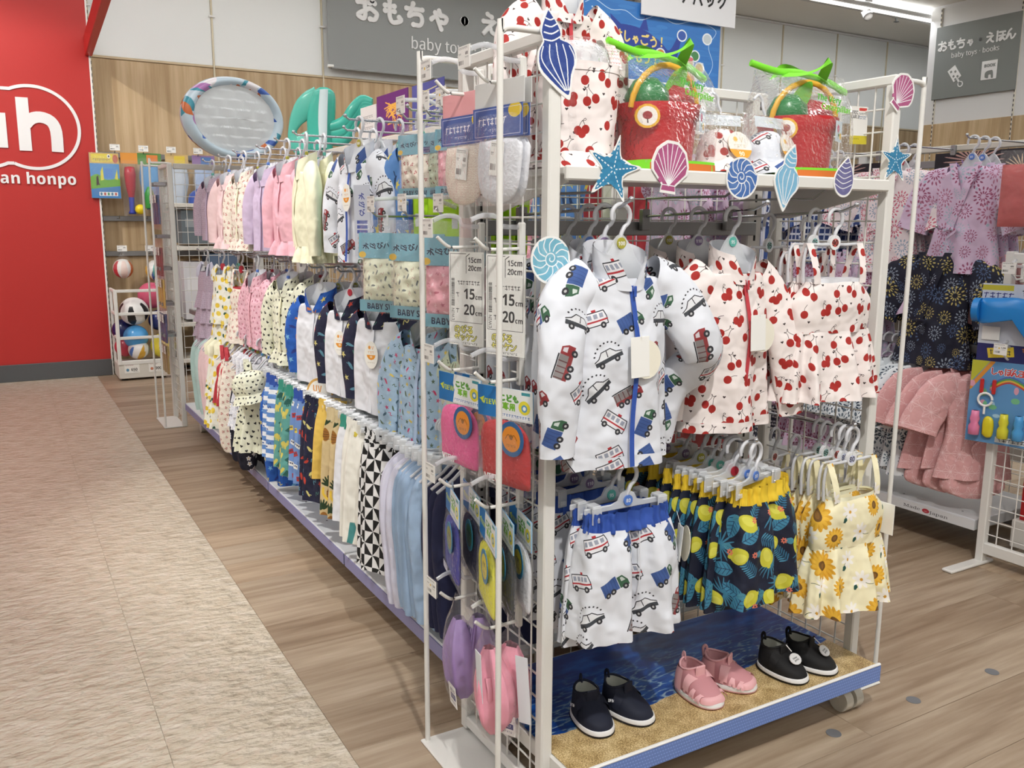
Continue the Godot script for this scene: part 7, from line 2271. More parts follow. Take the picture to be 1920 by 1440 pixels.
func build_far_end() -> void:
	# far end panel of the rack with its hoops
	var o := thing("mesh_screen", "white wire mesh end panel with two hoops at the far end of the rack", "mesh panel", Vector3(0.864, 0, -5.44))
	for z in [-0.145, 0.145]:
		obj("post", MB.new().box(Vector3(0, 0.745, z), Vector3(0.028, 1.49, 0.028), 0.004).mesh(), mat(srgb(214, 212, 206), 0.45), o)
		obj("hoop", MB.new().tube(path3([Vector3(0, 1.493, z), Vector3(-0.09, 1.492, z), Vector3(-0.102, 1.48, z), Vector3(-0.104, 1.0, z), Vector3(-0.104, 0.004, z)], 4), [0.0058], 8).mesh(), M.white, o)
	obj("top_rail", MB.new().box(Vector3(0, 1.485, 0), Vector3(0.03, 0.024, 0.29), 0.003).mesh(), M.white, o)
	obj("foot_plate", MB.new().box(Vector3(-0.055, 0.004, 0), Vector3(0.115, 0.008, 0.31), 0.002).mesh(), M.white, o)
	var b := MB.new()
	for k in 6: b.rod(Vector3(0, 0.05, -0.12 + k * 0.048), Vector3(0, 1.48, -0.12 + k * 0.048), 0.002, 5)
	for k in 28: b.rod(Vector3(0, 0.08 + k * 0.05, -0.145), Vector3(0, 0.08 + k * 0.05, 0.145), 0.002, 5)
	obj("wire_grid", b.mesh(), M.white, o).set_meta("kind", "stuff")
	o = thing("mesh_screen", "white wire mesh screen across the far end of the rack, boxes seen through it", "mesh panel", Vector3(1.32, 0, -5.295))
	obj("top_rail", MB.new().box(Vector3(0, 1.478, 0), Vector3(0.87, 0.03, 0.03), 0.003).mesh(), mat(srgb(206, 203, 196), 0.45), o)
	b = MB.new()
	for k in 17: b.rod(Vector3(-0.43 + k * 0.0537, 0.15, 0), Vector3(-0.43 + k * 0.0537, 1.47, 0), 0.002, 5)
	for k in 20: b.rod(Vector3(-0.43, 0.2 + k * 0.0655, 0.002), Vector3(0.43, 0.2 + k * 0.0655, 0.002), 0.002, 5)
	obj("wire_grid", b.mesh(), M.white, o).set_meta("kind", "stuff")
	# small packs on the far panel
	var kinds := [["blue_tip", srgb(40, 60, 110), "dark blue"], ["red_tip", srgb(130, 40, 44), "dark red"], ["yellow_tip", srgb(206, 160, 60), "yellow"], ["navy_tip", srgb(34, 44, 100), "navy"], ["ochre_tip", srgb(150, 120, 50), "ochre"]]
	for r in 5:
		for q in 3:
			var y: float = [1.27, 0.98, 0.8, 0.6, 0.42][r]
			var p := thing("hook_pack", "slim %s tool pack on the far end panel, %s in its row" % [kinds[r][2], ["nearest", "middle", "farthest"][q]], "hook pack", Vector3(0.8, y, -5.34 - q * 0.085), Vector3(0, -PI / 2, 0), "")
			sticker("price_card", 0.05, 0.045, tex.price[(r + q) % 4], p, Vector3(0, 0.03, 0.014), Vector3.ZERO, 0.001)
			for j in 4: obj("stick", MB.new().rod(Vector3(-0.024 + j * 0.016, -0.11, 0), Vector3(-0.02 + j * 0.014, 0.05, 0), 0.006, 6).mesh(), mat(kinds[r][1].lerp(Color.WHITE, 0.12 * (j % 2)), 0.5), p)
			obj("clear_sleeve", pillow(0.085, 0.24, 0.02, 7, 4.0), M.film, p, Vector3(0, -0.02, 0))
			obj("hang_tab", MB.new().box(Vector3(0, 0.112, -0.03), Vector3(0.008, 0.02, 0.09), 0.002).mesh(), M.chrome, p)
	# wall shelves with boxes
	o = thing("box_shelf", "white wall shelving with grey boxes seen through the far mesh screen", "shelf", Vector3(1.62, 0, -7.28))
	for y in [1.3, 0.98, 0.4, 0.12]: obj("board", MB.new().box(Vector3(0, y, 0), Vector3(0.9, 0.03, 0.4), 0.003).mesh(), mat(srgb(214, 210, 200), 0.5), o)
	for x in [-0.44, 0.44]: obj("side_post", MB.new().box(Vector3(x, 0.75, -0.18), Vector3(0.03, 1.5, 0.03), 0.003).mesh(), M.white, o)
	var bx := [[1.32, 1.015, 0.19, 0.25, srgb(96, 106, 112), "slate grey box on the upper wall shelf, left one"], [1.55, 1.015, 0.23, 0.26, srgb(112, 128, 142), "blue grey box on the upper wall shelf, middle one"], [1.82, 1.015, 0.24, 0.25, srgb(78, 78, 80), "charcoal box on the upper wall shelf, right one"],
		[1.3, 0.435, 0.16, 0.44, srgb(206, 206, 210), "pale tall box with stroller picture on the lower wall shelf"], [1.52, 0.435, 0.22, 0.5, srgb(92, 112, 140), "blue grey tall box on the lower wall shelf"], [1.84, 0.435, 0.25, 0.42, srgb(90, 74, 64), "brown box on the lower wall shelf"], [1.5, 0.155, 0.36, 0.2, srgb(70, 96, 92), "dark green box on the lowest wall shelf"]]
	for q in bx:
		var t := thing("box", q[5], "box", Vector3(q[0], q[1], -7.25))
		obj("carton", MB.new().box(Vector3(0, q[3] / 2 + 0.0005, 0), Vector3(q[2], q[3], 0.26), 0.004).mesh(), mat(q[4], 0.6), t)
		obj("printed_label", MB.new().box(Vector3(0, q[3] * 0.62, 0.1305), Vector3(q[2] * 0.7, q[3] * 0.25, 0.001)).mesh(), mat((q[4] as Color).lightened(0.3), 0.6), t)
	var pk := thing("bagged_toy", "blue bagged toy with blue label lying on the top wall shelf", "bagged toy", Vector3(1.52, 1.316, -7.22))
	obj("folded_toy", MB.new().loft([[0.15, 0.12, 0.06, 0.05, 0, 0.004], [0.08, 0.2, 0.1, 0, 0, 0.006], [0.0, 0.22, 0.12, 0, 0, 0.004]], 33, 8, 5.0).mesh(), mat(srgb(60, 90, 170), 0.3), pk)
	obj("blue_label", MB.new().box(Vector3(0.08, 0.05, 0.128), Vector3(0.14, 0.08, 0.002)).mesh(), mat(srgb(40, 60, 130), 0.5), pk)
	# ball cage
	o = thing("ball_cage", "white tube cage on a low base holding toy balls at the back wall", "ball cage", Vector3(0.935, 0, -7.24))
	obj("base", MB.new().box(Vector3(0, 0.07, 0), Vector3(0.44, 0.11, 0.3), 0.004).mesh(), mat(srgb(214, 210, 200), 0.5), o)
	obj("base_rim", MB.new().box(Vector3(0, 0.135, 0.14), Vector3(0.45, 0.03, 0.03), 0.003).mesh(), M.white, o)
	for x in [-0.21, 0.21]:
		obj("corner_post", MB.new().box(Vector3(x, 0.4, 0.145), Vector3(0.026, 0.56, 0.026), 0.003).mesh(), M.white, o)
		obj("corner_post", MB.new().box(Vector3(x, 0.4, -0.135), Vector3(0.02, 0.56, 0.02), 0.003).mesh(), M.white, o)
	for y in [0.67, 0.5, 0.32]:
		obj("cage_rail", MB.new().box(Vector3(0, y, 0.145), Vector3(0.42, 0.022, 0.016), 0.003).mesh(), M.white, o)
		obj("cage_rail", MB.new().box(Vector3(-0.21, y, 0), Vector3(0.016, 0.022, 0.28), 0.003).mesh(), M.white, o)
	obj("foot", MB.new().box(Vector3(-0.18, 0.008, 0.1), Vector3(0.04, 0.016, 0.04)).box(Vector3(0.18, 0.008, 0.1), Vector3(0.04, 0.016, 0.04)).mesh(), M.dark, o)
	for k in 2:
		var c := Cv.new(160, 96, srgb(238, 236, 230), false)
		scrawl(c, 10, 8, 90, 10, srgb(150, 90, 90), 9)
		c.ell(34, 62, 16, 16, srgb(90, 140, 170) if k == 0 else srgb(190, 120, 90))
		c.text("650" if k == 0 else "900", 104, 60, 30, srgb(24, 24, 24))
		scrawl(c, 92, 80, 56, 8, srgb(60, 60, 60), 6)
		sticker("price_card", 0.105, 0.068, c.texture(), o, Vector3(-0.13 + k * 0.17, 0.09, 0.152), Vector3.ZERO, 0.001)
	var c2 := Cv.new(256, 128, srgb(236, 236, 234))
	for r in 3:
		for q in 5: c2.star((q + 0.5 * (r % 2)) * 51.2, 20 + r * 44, 13, 11, 5, srgb(24, 24, 26), 0.3)
	toy_ball("white toy football with black pentagons, topmost at the cage front", Vector3(0.86, 0.51, -7.2), 0.105, mat(Color.WHITE, 0.35, 0.0, c2.texture()))
	toy_ball("glossy light blue ball in the middle of the cage front", Vector3(0.86, 0.315, -7.19), 0.09, mat(srgb(80, 160, 220), 0.2))
	toy_ball("pink ball behind the football at the top of the cage", Vector3(1.0, 0.62, -7.27), 0.1, mat(srgb(206, 90, 120), 0.25))
	toy_ball("yellow ball low in the cage front", Vector3(1.05, 0.24, -7.18), 0.095, mat(srgb(234, 216, 70), 0.3))
	var c3 := Cv.new(256, 128, srgb(232, 230, 228))
	for k in 26: c3.ell(rng.randf() * 256, rng.randf() * 128, 9, 9, [srgb(70, 110, 180), srgb(200, 90, 100), srgb(220, 170, 60), srgb(90, 160, 150)][k % 4], 0, 10)
	var spotty := mat(Color.WHITE, 0.3, 0.0, c3.texture())
	toy_ball("white ball with coloured spots, lowest at the cage front", Vector3(0.87, 0.22, -7.17), 0.075, spotty)
	toy_ball("dark navy ball at the left inside the cage", Vector3(0.79, 0.36, -7.3), 0.085, mat(srgb(26, 34, 90), 0.25))
	toy_ball("navy ball right of the light blue one in the cage", Vector3(1.04, 0.43, -7.24), 0.08, mat(srgb(34, 46, 110), 0.25))
	toy_ball("red ball at the far left bottom of the cage", Vector3(0.79, 0.23, -7.3), 0.075, mat(srgb(190, 60, 80), 0.3))
	toy_ball("orange ball at the right inside the cage", Vector3(1.1, 0.3, -7.28), 0.07, mat(srgb(224, 150, 70), 0.3))
	# wall rails with hanging toys
	for k in 3:
		var y: float = [1.68, 1.2, 0.93][k]
		o = thing("hook_rail", "grey hook rail on the laminate wall, %s of three" % ["topmost", "middle one", "lowest"][k], "wall rail", Vector3(1.16, y, -7.585))
		obj("bar", MB.new().box(Vector3(0, 0, 0), Vector3(0.86, 0.04, 0.02), 0.003).mesh(), M.steel, o)
		for q in 4:
			obj("hook", MB.new().tube([Vector3(-0.33 + q * 0.2, 0, 0.01), Vector3(-0.33 + q * 0.2, 0.0, 0.16), Vector3(-0.33 + q * 0.2, 0.02, 0.18)], [0.0035], 6).mesh(), M.chrome, o)
			if k != 1: sticker("price_card", 0.07, 0.045, tex.price[(q + k) % 4], o, Vector3(-0.33 + q * 0.2, 0.045, 0.185), Vector3.ZERO, 0.001)
	var hb := thing("net_ball", "white ball with coloured panels in a net bag on the lowest wall hook", "ball", Vector3(0.83, 0.82, -7.42))
	obj("ball", MB.new().lathe(ball(0.075), 20).mesh(), mat(Color.WHITE, 0.3, 0.0, pent_tex()), hb)
	obj("net_bag", MB.new().loft([[0.12, 0.012, 0.012, 0, 0, 0], [0.09, 0.03, 0.03, 0, 0, 0.003], [0.06, 0.06, 0.06, 0, 0, 0.002], [0.0, 0.077, 0.077, 0, 0, 0]], 21, 10, 5.0, 0, 2.0).mesh(), M.film, hb)
	hb = thing("net_ball", "whitish ball with yellow figures in a net bag on the second lowest wall hook", "ball", Vector3(1.07, 0.8, -7.42))
	obj("ball", MB.new().lathe(ball(0.085), 20).mesh(), spotty, hb)
	obj("net_bag", MB.new().loft([[0.13, 0.012, 0.012, 0, 0, 0], [0.1, 0.03, 0.03, 0, 0, 0.003], [0.06, 0.066, 0.066, 0, 0, 0.002], [0.0, 0.087, 0.087, 0, 0, 0]], 21, 10, 5.0, 0, 2.0).mesh(), M.film, hb)
	# bagged toys on the top rail
	var c := Cv.new(256, 320, srgb(92, 150, 206), false)
	c.rect(0, 0, 256, 74, srgb(206, 176, 110))
	c.poly(V([16, 10, 200, 6, 220, 60, 20, 66]), srgb(222, 206, 80))
	scrawl(c, 30, 40, 150, 16, srgb(110, 70, 120), 9)
	c.ell(170, 22, 15, 15, srgb(240, 240, 240))
	c.star(170, 22, 8, 6, 5, srgb(30, 30, 30))
	c.ell(226, 40, 24, 30, srgb(190, 110, 90))
	c.poly(Cv.smooth(V([0, 170, 60, 150, 140, 190, 256, 180, 256, 256, 0, 270]), 4), srgb(110, 170, 60))
	c.poly(V([90, 130, 110, 96, 116, 190, 86, 196]), srgb(220, 214, 80))
	c.poly(V([210, 180, 236, 110, 240, 190]), srgb(220, 214, 80))
	c.rect(120, 110, 196, 176, srgb(86, 140, 210))
	c.poly(V([50, 170, 66, 160, 70, 210, 80, 230, 60, 226, 46, 236]), srgb(60, 40, 44))
	c.poly(V([0, 256, 256, 232, 256, 320, 0, 320]), srgb(70, 130, 190))
	c.rect(66, 276, 230, 304, srgb(232, 236, 236))
	for j in 5: c.ell(84 + j * 32, 290, 9, 11, [srgb(60, 120, 150), srgb(190, 80, 70), srgb(80, 150, 90)][j % 3])
	o = thing("toy_pack", "blue and green bagged football goal toy hanging in front of the red wall edge", "toy pack", Vector3(0.75, 1.69, -7.41))
	sticker("printed_front", 0.2, 0.33, c.texture(), o, Vector3(0, -0.175, 0.0), Vector3.ZERO, 0.02)
	obj("clear_bag", pillow(0.21, 0.34, 0.05, 9, 5.0), M.film, o, Vector3(0, -0.175, 0))
	o = thing("toy_pack", "red toy bat with blue grip and yellow ball in a clear bag", "toy pack", Vector3(0.925, 1.69, -7.42))
	obj("header_card", MB.new().box(Vector3(0, -0.04, 0), Vector3(0.12, 0.08, 0.004)).mesh(), mat(srgb(222, 150, 60), 0.5), o)
	obj("bat", MB.new().at(Vector3(0, -0.1, 0)).lathe([Vector2(0, 0), Vector2(0.035, -0.005), Vector2(0.042, -0.06), Vector2(0.034, -0.16), Vector2(0.02, -0.23)], 18).mesh(), mat(srgb(176, 34, 52), 0.3), o)
	obj("grip", MB.new().at(Vector3(0, -0.33, 0)).lathe([Vector2(0.02, 0), Vector2(0.018, -0.1), Vector2(0.026, -0.11), Vector2(0.026, -0.125), Vector2(0, -0.126)], 14).mesh(), mat(srgb(40, 60, 170), 0.4), o)
	obj("yellow_ball", MB.new().at(Vector3(0.055, -0.42, 0.02)).lathe(ball(0.038), 16).mesh(), mat(srgb(236, 210, 30), 0.4), o)
	obj("clear_bag", pillow(0.14, 0.42, 0.09, 9, 4.0), M.film, o, Vector3(0.01, -0.26, 0))
	for k in 3:
		o = thing("toy_pack", ["green and blue bagged beach toy beside the red bat", "bagged toy with tan header behind the far end panel", "bagged toy with violet header at the right end of the top wall rail"][k], "toy pack", Vector3(1.07 + k * 0.2, 1.69, -7.42))
		obj("header_card", MB.new().box(Vector3(0, -0.04, 0), Vector3(0.17, 0.085, 0.004)).mesh(), mat([srgb(90, 140, 70), srgb(210, 180, 120), srgb(150, 120, 170)][k], 0.5), o)
		obj("header_picture", MB.new().box(Vector3(0.02, -0.04, 0.003), Vector3(0.08, 0.06, 0.002)).mesh(), mat([srgb(220, 130, 60), srgb(226, 200, 70), srgb(90, 130, 190)][k], 0.5), o)
		obj("toy_body", MB.new().loft([[-0.09, 0.07, 0.02, 0, 0, 0.003], [-0.2, 0.08, 0.03, 0, 0, 0.004], [-0.3, 0.06, 0.03, 0, 0, 0.004], [-0.42, 0.04, 0.02, 0, 0, 0.002]], 25, 12, 5.0).mesh(), mat([srgb(90, 150, 200), srgb(190, 200, 210), srgb(170, 190, 220)][k], 0.3), o)
		if k == 0: obj("green_bottle", MB.new().at(Vector3(-0.02, -0.25, 0.03)).lathe([Vector2(0, 0), Vector2(0.012, 0), Vector2(0.034, -0.05), Vector2(0.034, -0.16), Vector2(0, -0.165)], 14).mesh(), mat(srgb(60, 150, 70), 0.3), o)
		obj("clear_bag", pillow(0.18, 0.42, 0.08, 9, 4.0), M.film, o, Vector3(0, -0.24, 0))


func pent_tex() -> Texture2D:
	var c := Cv.new(256, 128, srgb(234, 232, 228))
	for r in 3:
		for q in 6: c.star((q + 0.5 * (r % 2)) * 42.7, 20 + r * 44, 17, 14, 5, [srgb(210, 110, 50), srgb(70, 140, 70), srgb(190, 50, 60), srgb(232, 210, 200)][(q + r) % 4], 0.3)
	return c.texture()


# ================================================================ right: rack across the aisle, and the right side of the long rack
func build_right() -> void:
	# clothes on the right side of the long rack, seen through the end display
	for k in 5:
		var z := -1.9 - k * 0.24
		stack(z, 1.42, 3, ["top_thin", "top_long", "jinbei_b", "top_thin", "jinbei"][k], {"body": ["flowerlav", "rosecloth", "bluefruit", "babypink", "lilac"][k], "zip": "pink"}, ["lavender flower print top behind the end display", "rose red top behind the end display", "blue print jinbei top behind the end display", "pink print top behind the end display", "lilac jinbei top behind the end display"][k], "top", "print_shirt", 1.72, 1.0, "hanger_thin", 0.06, 0.9)
		stack(z, 0.98, 2, "jinbei_b", {"body": ["coral", "flowerpink", "navytriangle", "rosecloth", "flowerlav"][k]}, ["coral jinbei below the rose red top", "white flower jinbei below the blue print one", "dark triangle print jinbei on the right rack side", "rose jinbei on the right rack side", "lavender flower jinbei on the right rack side"][k], "top", "jinbei_jacket", 1.72, 1.0, "hanger_thin", 0.07, 0.9)
	var o := thing("clothes_rack", "white clothes rack across the right aisle with printed fireworks boards and grey base", "clothes rack", Vector3(3.37, 0, -3.6))
	rack_frame(o, 3.37, -1.8, -5.4, 4)
	var c := Cv.new(1024, 72, srgb(214, 216, 218), false)
	for k in 2:
		c.text("Made", 220 + k * 520, 38, 22, srgb(60, 60, 64), false, 0.0, "Droid Serif")
		c.ell(286 + k * 520, 38, 17, 17, srgb(176, 48, 62))
		c.text("in", 286 + k * 520, 40, 12, srgb(226, 180, 180), false, 0.0, "Droid Serif")
		c.text("Japan", 346 + k * 520, 40, 22, srgb(60, 60, 64), false, 0.0, "Droid Serif")
	M.made = mat(Color.WHITE, 0.45, 0.0, c.texture())
	M.deck = mat(srgb(196, 198, 200), 0.4)
	deck_row(o, 2.91, 3.34, [-1.75, -2.66, -3.56, -4.46, -5.36], M.made, -1.0)
	# fireworks boards on the rack
	for k in 5:
		var cv := Cv.new(256, 192, srgb(24, 20, 30), false)
		for j in 7: cv.at(rng.randf() * 256, rng.randf() * 192, rng.randf_range(0.8, 1.6)).petals(0, 0, 8, 46, 1.6, 26, [srgb(190, 150, 140), srgb(150, 130, 190), srgb(226, 200, 160)][j % 3], j)
		if k < 1: tex["fw0"] = cv.texture()
		tag(sticker("fireworks_board", 0.5, 0.26, tex.fw0, self, Vector3(3.33, 1.33 - 0.02 * (k % 2), -2.08 - k * 0.62), Vector3(0, -PI / 2, 0), 0.004), "dark fireworks photo board on the right rack, %s from its near end" % ordinal(k), "board")
	tag(sticker("rack_notice", 0.22, 0.24, tex.notice, self, Vector3(3.32, 1.22, -2.55), Vector3(0, -PI / 2, 0), 0.003), "pale grey notice sheet below the fireworks boards of the right rack", "notice")
	var y := 1.475
	stack(-1.93, y, 3, "jinbei", {"body": "flowerlav"}, "lavender jinbei with purple fireworks print", "jinbei", "jinbei_jacket", 2.95, -1.0, "hanger_top", 0.06, 1.08, 0.1)
	stack(-2.25, y, 3, "jinbei_b", {"body": "flowerpink"}, "white jinbei with rose flowers", "jinbei", "jinbei_jacket", 2.95, -1.0, "hanger_top", 0.06, 1.05, 0.1)
	stack(-2.6, y, 3, "jinbei", {"body": "plaid", "collar": "navy"}, "blue checked jinbei", "jinbei", "jinbei_jacket", 2.95, -1.0, "hanger_top", 0.06, 1.05, 0.1)
	stack(-2.9, y, 2, "jinbei_b", {"body": "wagara", "collar": "navy"}, "blue and white striped jinbei, nearer arm", "jinbei", "jinbei_jacket", 2.95, -1.0, "hanger_top", 0.06, 1.05, 0.1)
	stack(-3.2, y, 2, "jinbei", {"body": "wagara", "collar": "navy"}, "blue and white striped jinbei, farther arm", "jinbei", "jinbei_jacket", 2.95, -1.0, "hanger_top", 0.06, 1.05, 0.1)
	stack(-3.6, y, 2, "jinbei_b", {"body": "tealfruit"}, "teal jinbei with fruit print", "jinbei", "jinbei_jacket", 2.95, -1.0, "hanger_top", 0.06, 1.05, 0.1)
	stack(-4.1, y, 2, "jinbei", {"body": "bluefruit"}, "blue jinbei with fruit print", "jinbei", "jinbei_jacket", 2.95, -1.0, "hanger_top", 0.06, 1.05, 0.1)
	y = 1.165
	stack(-2.0, y, 3, "jinbei", {"body": "navyburst", "collar": "navyburst"}, "navy jinbei with yellow and white fireworks", "jinbei", "jinbei_jacket", 2.93, -1.0, "hanger_top", 0.05, 1.16, 0.1)
	stack(-2.36, y, 2, "jinbei_b", {"body": "flowerlav"}, "lavender flower jinbei on the second row", "jinbei", "jinbei_jacket", 2.95, -1.0, "hanger_top", 0.06, 1.1, 0.1)
	stack(-2.75, y, 2, "jinbei", {"body": "flowerlav"}, "lavender flower jinbei farther along the second row", "jinbei", "jinbei_jacket", 2.95, -1.0, "hanger_top", 0.06, 1.05, 0.1)
	stack(-3.1, y, 2, "jinbei_b", {"body": "navytriangle"}, "dark jinbei with small marks on the second row", "jinbei", "jinbei_jacket", 2.95, -1.0, "hanger_top", 0.06, 1.05, 0.1)
	stack(-1.72, y, 2, "jinbei_b", {"body": "asanoha"}, "pink hemp-leaf jinbei on the second row", "jinbei", "jinbei_jacket", 2.99, -1.0, "hanger_top", 0.06, 1.1, 0.1)
	# low bar of the right rack
	o = thing("hang_bar", "steel hang bar of the right rack with a row of grey hangers", "hang bar", Vector3(2.97, 0.757, -2.6))
	obj("bar", MB.new().box(Vector3(0, -0.014, 0), Vector3(0.012, 0.03, 1.7), 0.003).mesh(), M.steel, o)
	for z in [-0.82, 0.82]: obj("bracket", MB.new().box(Vector3(0.2, -0.014, z), Vector3(0.4, 0.02, 0.012), 0.002).mesh(), M.steel, o)
	var low := [[-1.82, 3, 0.075, "asanoha", "pink hemp-leaf romper on the right low bar"], [-2.02, 2, 0.04, "flowerwhite", "white fireworks jinbei, nearer batch on right low bar"], [-2.13, 5, 0.04, "flowerwhite", "white fireworks jinbei, farther batch on right low bar"], [-2.36, 6, 0.045, "flowerlav", "lavender jinbei on the right low bar"], [-2.7, 5, 0.08, "navytriangle", "dark jinbei on the right low bar"]]
	for r in low:
		for k in r[1]:
			var z: float = r[0] - k * r[2]
			var yaw := rng.randf_range(-0.1, 0.1) - 0.5
			var lab: String = r[4] + ", %s from near end" % ordinal(k)
			var w := wear("jinbei" if k % 2 else "jinbei_b", "jinbei_jacket", lab, "jinbei", Vector3(2.97, 0.66, z), Vector3(0, yaw, 0), {"body": r[3]}, r[4])
			w.scale = Vector3(1.0, 1.15 if r[3] != "asanoha" else 1.05, 0.7 if k == 0 else 0.42)
			if r[3] == "asanoha":
				obj("romper_legs", MB.new().loft([[-0.33, 0.1, 0.04, 0, 0, 0.004], [-0.4, 0.11, 0.045, 0, 0, 0.006], [-0.43, 0.04, 0.03, 0, 0, 0.004]], 31, 8, 6.0).mesh(), M.asanoha, w)
			hanger("hanger_thin", "hanger of " + lab, Vector3(2.97, 0.76, z), Vector3(0, yaw, 0), "mark_grey")
	# near end panel of the right rack
	o = thing("mesh_screen", "white framed mesh end panel with flat foot at the right edge, hung with toys", "mesh panel", Vector3(2.92, 0, -1.4))
	for z in [-0.33, 0.33]:
		obj("post", MB.new().box(Vector3(0, 0.545, z), Vector3(0.028, 1.09, 0.028), 0.003).mesh(), M.white, o)
		obj("foot", MB.new().box(Vector3(-0.07, 0.006, z - 0.0), Vector3(0.24, 0.012, 0.04), 0.004).mesh(), M.white, o)
	obj("top_rail", MB.new().box(Vector3(0, 1.068, 0), Vector3(0.024, 0.034, 0.66), 0.003).mesh(), M.white, o)
	obj("bottom_rail", MB.new().box(Vector3(0, 0.06, 0), Vector3(0.024, 0.04, 0.66), 0.003).mesh(), M.white, o)
	for k in 12: obj("wire", MB.new().rod(Vector3(0, 0.06, -0.28 + k * 0.055), Vector3(0, 1.07, -0.28 + k * 0.055), 0.0022, 6).mesh(), M.white, o)
	for k in 19: obj("wire", MB.new().rod(Vector3(0.002, 0.11 + k * 0.05, -0.33), Vector3(0.002, 0.11 + k * 0.05, 0.33), 0.0022, 6).mesh(), M.white, o)
	var cb := thing("carton", "tall red and white striped carton on castors behind the right mesh panel", "carton", Vector3(3.2, 0, -1.5))
	obj("box", MB.new().box(Vector3(0, 0.36, 0), Vector3(0.4, 0.38, 0.3), 0.004).mesh(), mat(srgb(210, 206, 200), 0.6), cb)
	for k in 3: obj("red_stripe", MB.new().box(Vector3(-0.201, 0.36, -0.13 + k * 0.13), Vector3(0.003, 0.38, 0.045)).box(Vector3(-0.14 + k * 0.13, 0.36, 0.151), Vector3(0.045, 0.38, 0.003)).mesh(), mat(srgb(176, 30, 34), 0.5), cb)
	obj("plinth", MB.new().box(Vector3(0, 0.12, 0), Vector3(0.44, 0.1, 0.34), 0.004).mesh(), mat(srgb(206, 204, 198), 0.5), cb)
	for z in [-0.12, 0.12]: obj("castor", MB.new().rod(Vector3(-0.19, 0.034, z), Vector3(-0.14, 0.034, z), 0.034, 16).mesh(), mat(srgb(196, 192, 180), 0.4), cb)
	# toys on the right panel
	var L := -PI / 2
	c = Cv.new(256, 300, srgb(206, 212, 222), false)
	c.rect(0, 6, 110, 26, srgb(200, 190, 60))
	scrawl(c, 6, 34, 110, 22, srgb(40, 44, 110), 5)
	scrawl(c, 140, 20, 110, 24, srgb(50, 54, 60), 6)
	c.rect(0, 232, 256, 300, srgb(44, 46, 104))
	c.poly(V([36, 250, 130, 238, 136, 276, 44, 288]), srgb(226, 200, 60))
	scrawl(c, 48, 254, 76, 18, srgb(40, 40, 80), 6)
	scrawl(c, 160, 240, 80, 16, srgb(222, 140, 60), 6)
	o = thing("bubble_gun_pack", "blue toy bubble gun on a printed card at the right edge", "bubble toy", Vector3(2.875, 0.985, -1.69), Vector3(0, L + 0.25, 0))
	sticker("printed_card", 0.22, 0.26, c.texture(), o, Vector3(0.02, -0.13, 0), Vector3.ZERO, 0.002)
	var blue := mat(srgb(36, 130, 206), 0.25)
	obj("gun_body", puffy(pol([-0.09, -0.075, -0.08, -0.05, -0.03, -0.045, 0.03, -0.042, 0.09, -0.06, 0.11, -0.1, 0.12, -0.17, 0.11, -0.2, 0.08, -0.19, 0.06, -0.13, 0.03, -0.115, -0.03, -0.125, -0.085, -0.13]), 0.06), blue, o, Vector3(0, 0, 0.03))
	obj("muzzle", MB.new().rod(Vector3(-0.1, -0.088, 0.03), Vector3(-0.08, -0.088, 0.03), 0.04, 18).mesh(), blue, o)
	obj("white_label", MB.new().box(Vector3(-0.05, -0.165, 0.006), Vector3(0.055, 0.045, 0.002)).mesh(), M.paper, o)
	mesh_hook("white hook and price label above the bubble gun card", Vector3(2.917, 1.02, -1.68), L, 0, true, 0.05)
	c = Cv.new(256, 320, srgb(96, 150, 200), false)
	c.poly(V([0, 0, 60, 0, 0, 90]), srgb(190, 190, 60))
	c.line(V([0, 110, 70, 0]), 14, srgb(224, 150, 60))
	c.kana("しゃぼん玉セット", 60, 22, 30, 7, srgb(236, 240, 244), 0.78)
	c.kana("しゃぼん玉セット", 60, 22, 30, 4, srgb(200, 60, 60), 0.78)
	for j in 4: c.curve(V([70, 110 - j * 7, 130, 76 - j * 7, 200, 110 - j * 7]), 6, [srgb(200, 70, 60), srgb(226, 180, 60), srgb(90, 160, 80), srgb(80, 110, 180)][j])
	for j in 16: c.ell(rng.randf() * 256, 80 + rng.randf() * 140, rng.randf_range(6, 16), rng.randf_range(6, 16), [srgb(170, 206, 230), srgb(120, 190, 140), srgb(220, 160, 180)][j % 3])
	c.rect(100, 290, 256, 312, srgb(220, 226, 230))
	scrawl(c, 110, 294, 120, 14, srgb(40, 46, 60), 8)
	o = thing("bubble_set_pack", "bubble toy set card with pink, yellow and blue bottles at the right edge", "bubble toy", Vector3(2.875, 0.725, -1.69), Vector3(0, L + 0.25, 0))
	sticker("printed_card", 0.24, 0.28, c.texture(), o, Vector3(0.02, -0.14, 0), Vector3.ZERO, 0.002)
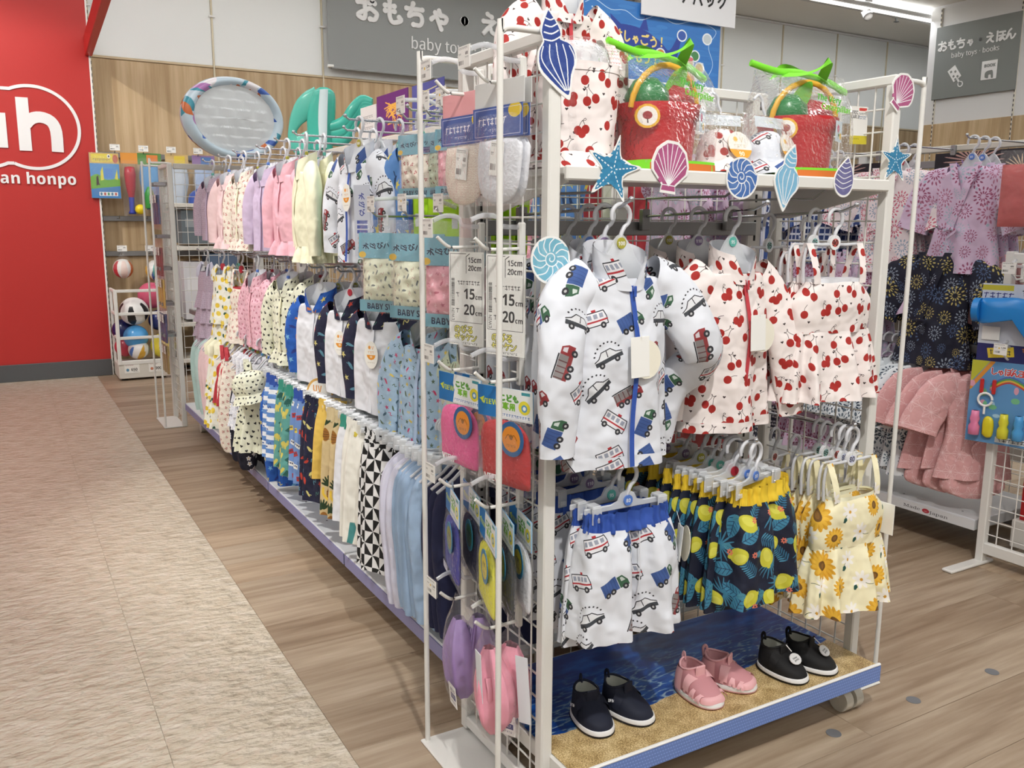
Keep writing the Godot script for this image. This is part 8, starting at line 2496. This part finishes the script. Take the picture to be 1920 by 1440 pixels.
	for k in 3: obj("bubble_bottle", MB.new().at(Vector3([-0.07, 0.02, 0.065][k], -0.255, 0.016)).lathe([Vector2(0, 0), Vector2(0.017, 0.002), Vector2(0.018, 0.03), Vector2(0.012, 0.042), Vector2(0.016, 0.056), Vector2(0.013, 0.068), Vector2(0.012, 0.084), Vector2(0, 0.085)], 14).mesh(), mat([srgb(226, 130, 170), srgb(220, 214, 60), srgb(80, 160, 220)][k], 0.25), o)
	obj("yellow_tray", puffy(pol([-0.045, -0.25, -0.045, -0.2, -0.03, -0.185, -0.012, -0.2, -0.012, -0.25, -0.03, -0.26]), 0.02), mat(srgb(220, 206, 40), 0.3), o, Vector3(0, 0, 0.012))
	obj("white_ring_wand", MB.new().tube(dsc_loop(0.022, Vector2(-0.045, -0.13)).map(func(v): return Vector3(v.x, v.y, 0.012)), [0.004], 8).rod(Vector3(-0.045, -0.152, 0.012), Vector3(-0.045, -0.18, 0.012), 0.004).mesh(), M.white_plastic, o)
	for k in 2: obj("red_wand", MB.new().box(Vector3([-0.06, -0.022][k], -0.085, 0.01), Vector3(0.012, 0.05, 0.01), 0.003).mesh(), mat(srgb(200, 50, 50), 0.3), o)
	mesh_hook("white hook and price label above the bubble set card", Vector3(2.917, 0.755, -1.68), L, 1, true, 0.05)
	o = thing("jinbei_pack", "folded coral jinbei in a clear bag at the upper right edge", "jinbei", Vector3(2.9, 1.42, -1.69), Vector3(0, L + 0.3, 0))
	obj("folded_cloth", pillow(0.16, 0.2, 0.04, 13, 4.0, 0.003), M.coral, o, Vector3(0, -0.15, 0))
	obj("clear_bag", pillow(0.18, 0.27, 0.06, 9, 4.0), M.film, o, Vector3(0, -0.14, 0))
	# thin ceiling cords
	o = thing("ceiling_wire", "pair of thin white cords slanting down from the ceiling above the right rack", "cord", Vector3(3.4, 1.5, -4.2))
	for k in 2: obj("cord", MB.new().rod(Vector3(-0.1 + k * 0.02, 0, 0), Vector3(0.34 + k * 0.02, 1.92, 0.0), 0.004, 6).mesh(), M.white, o)
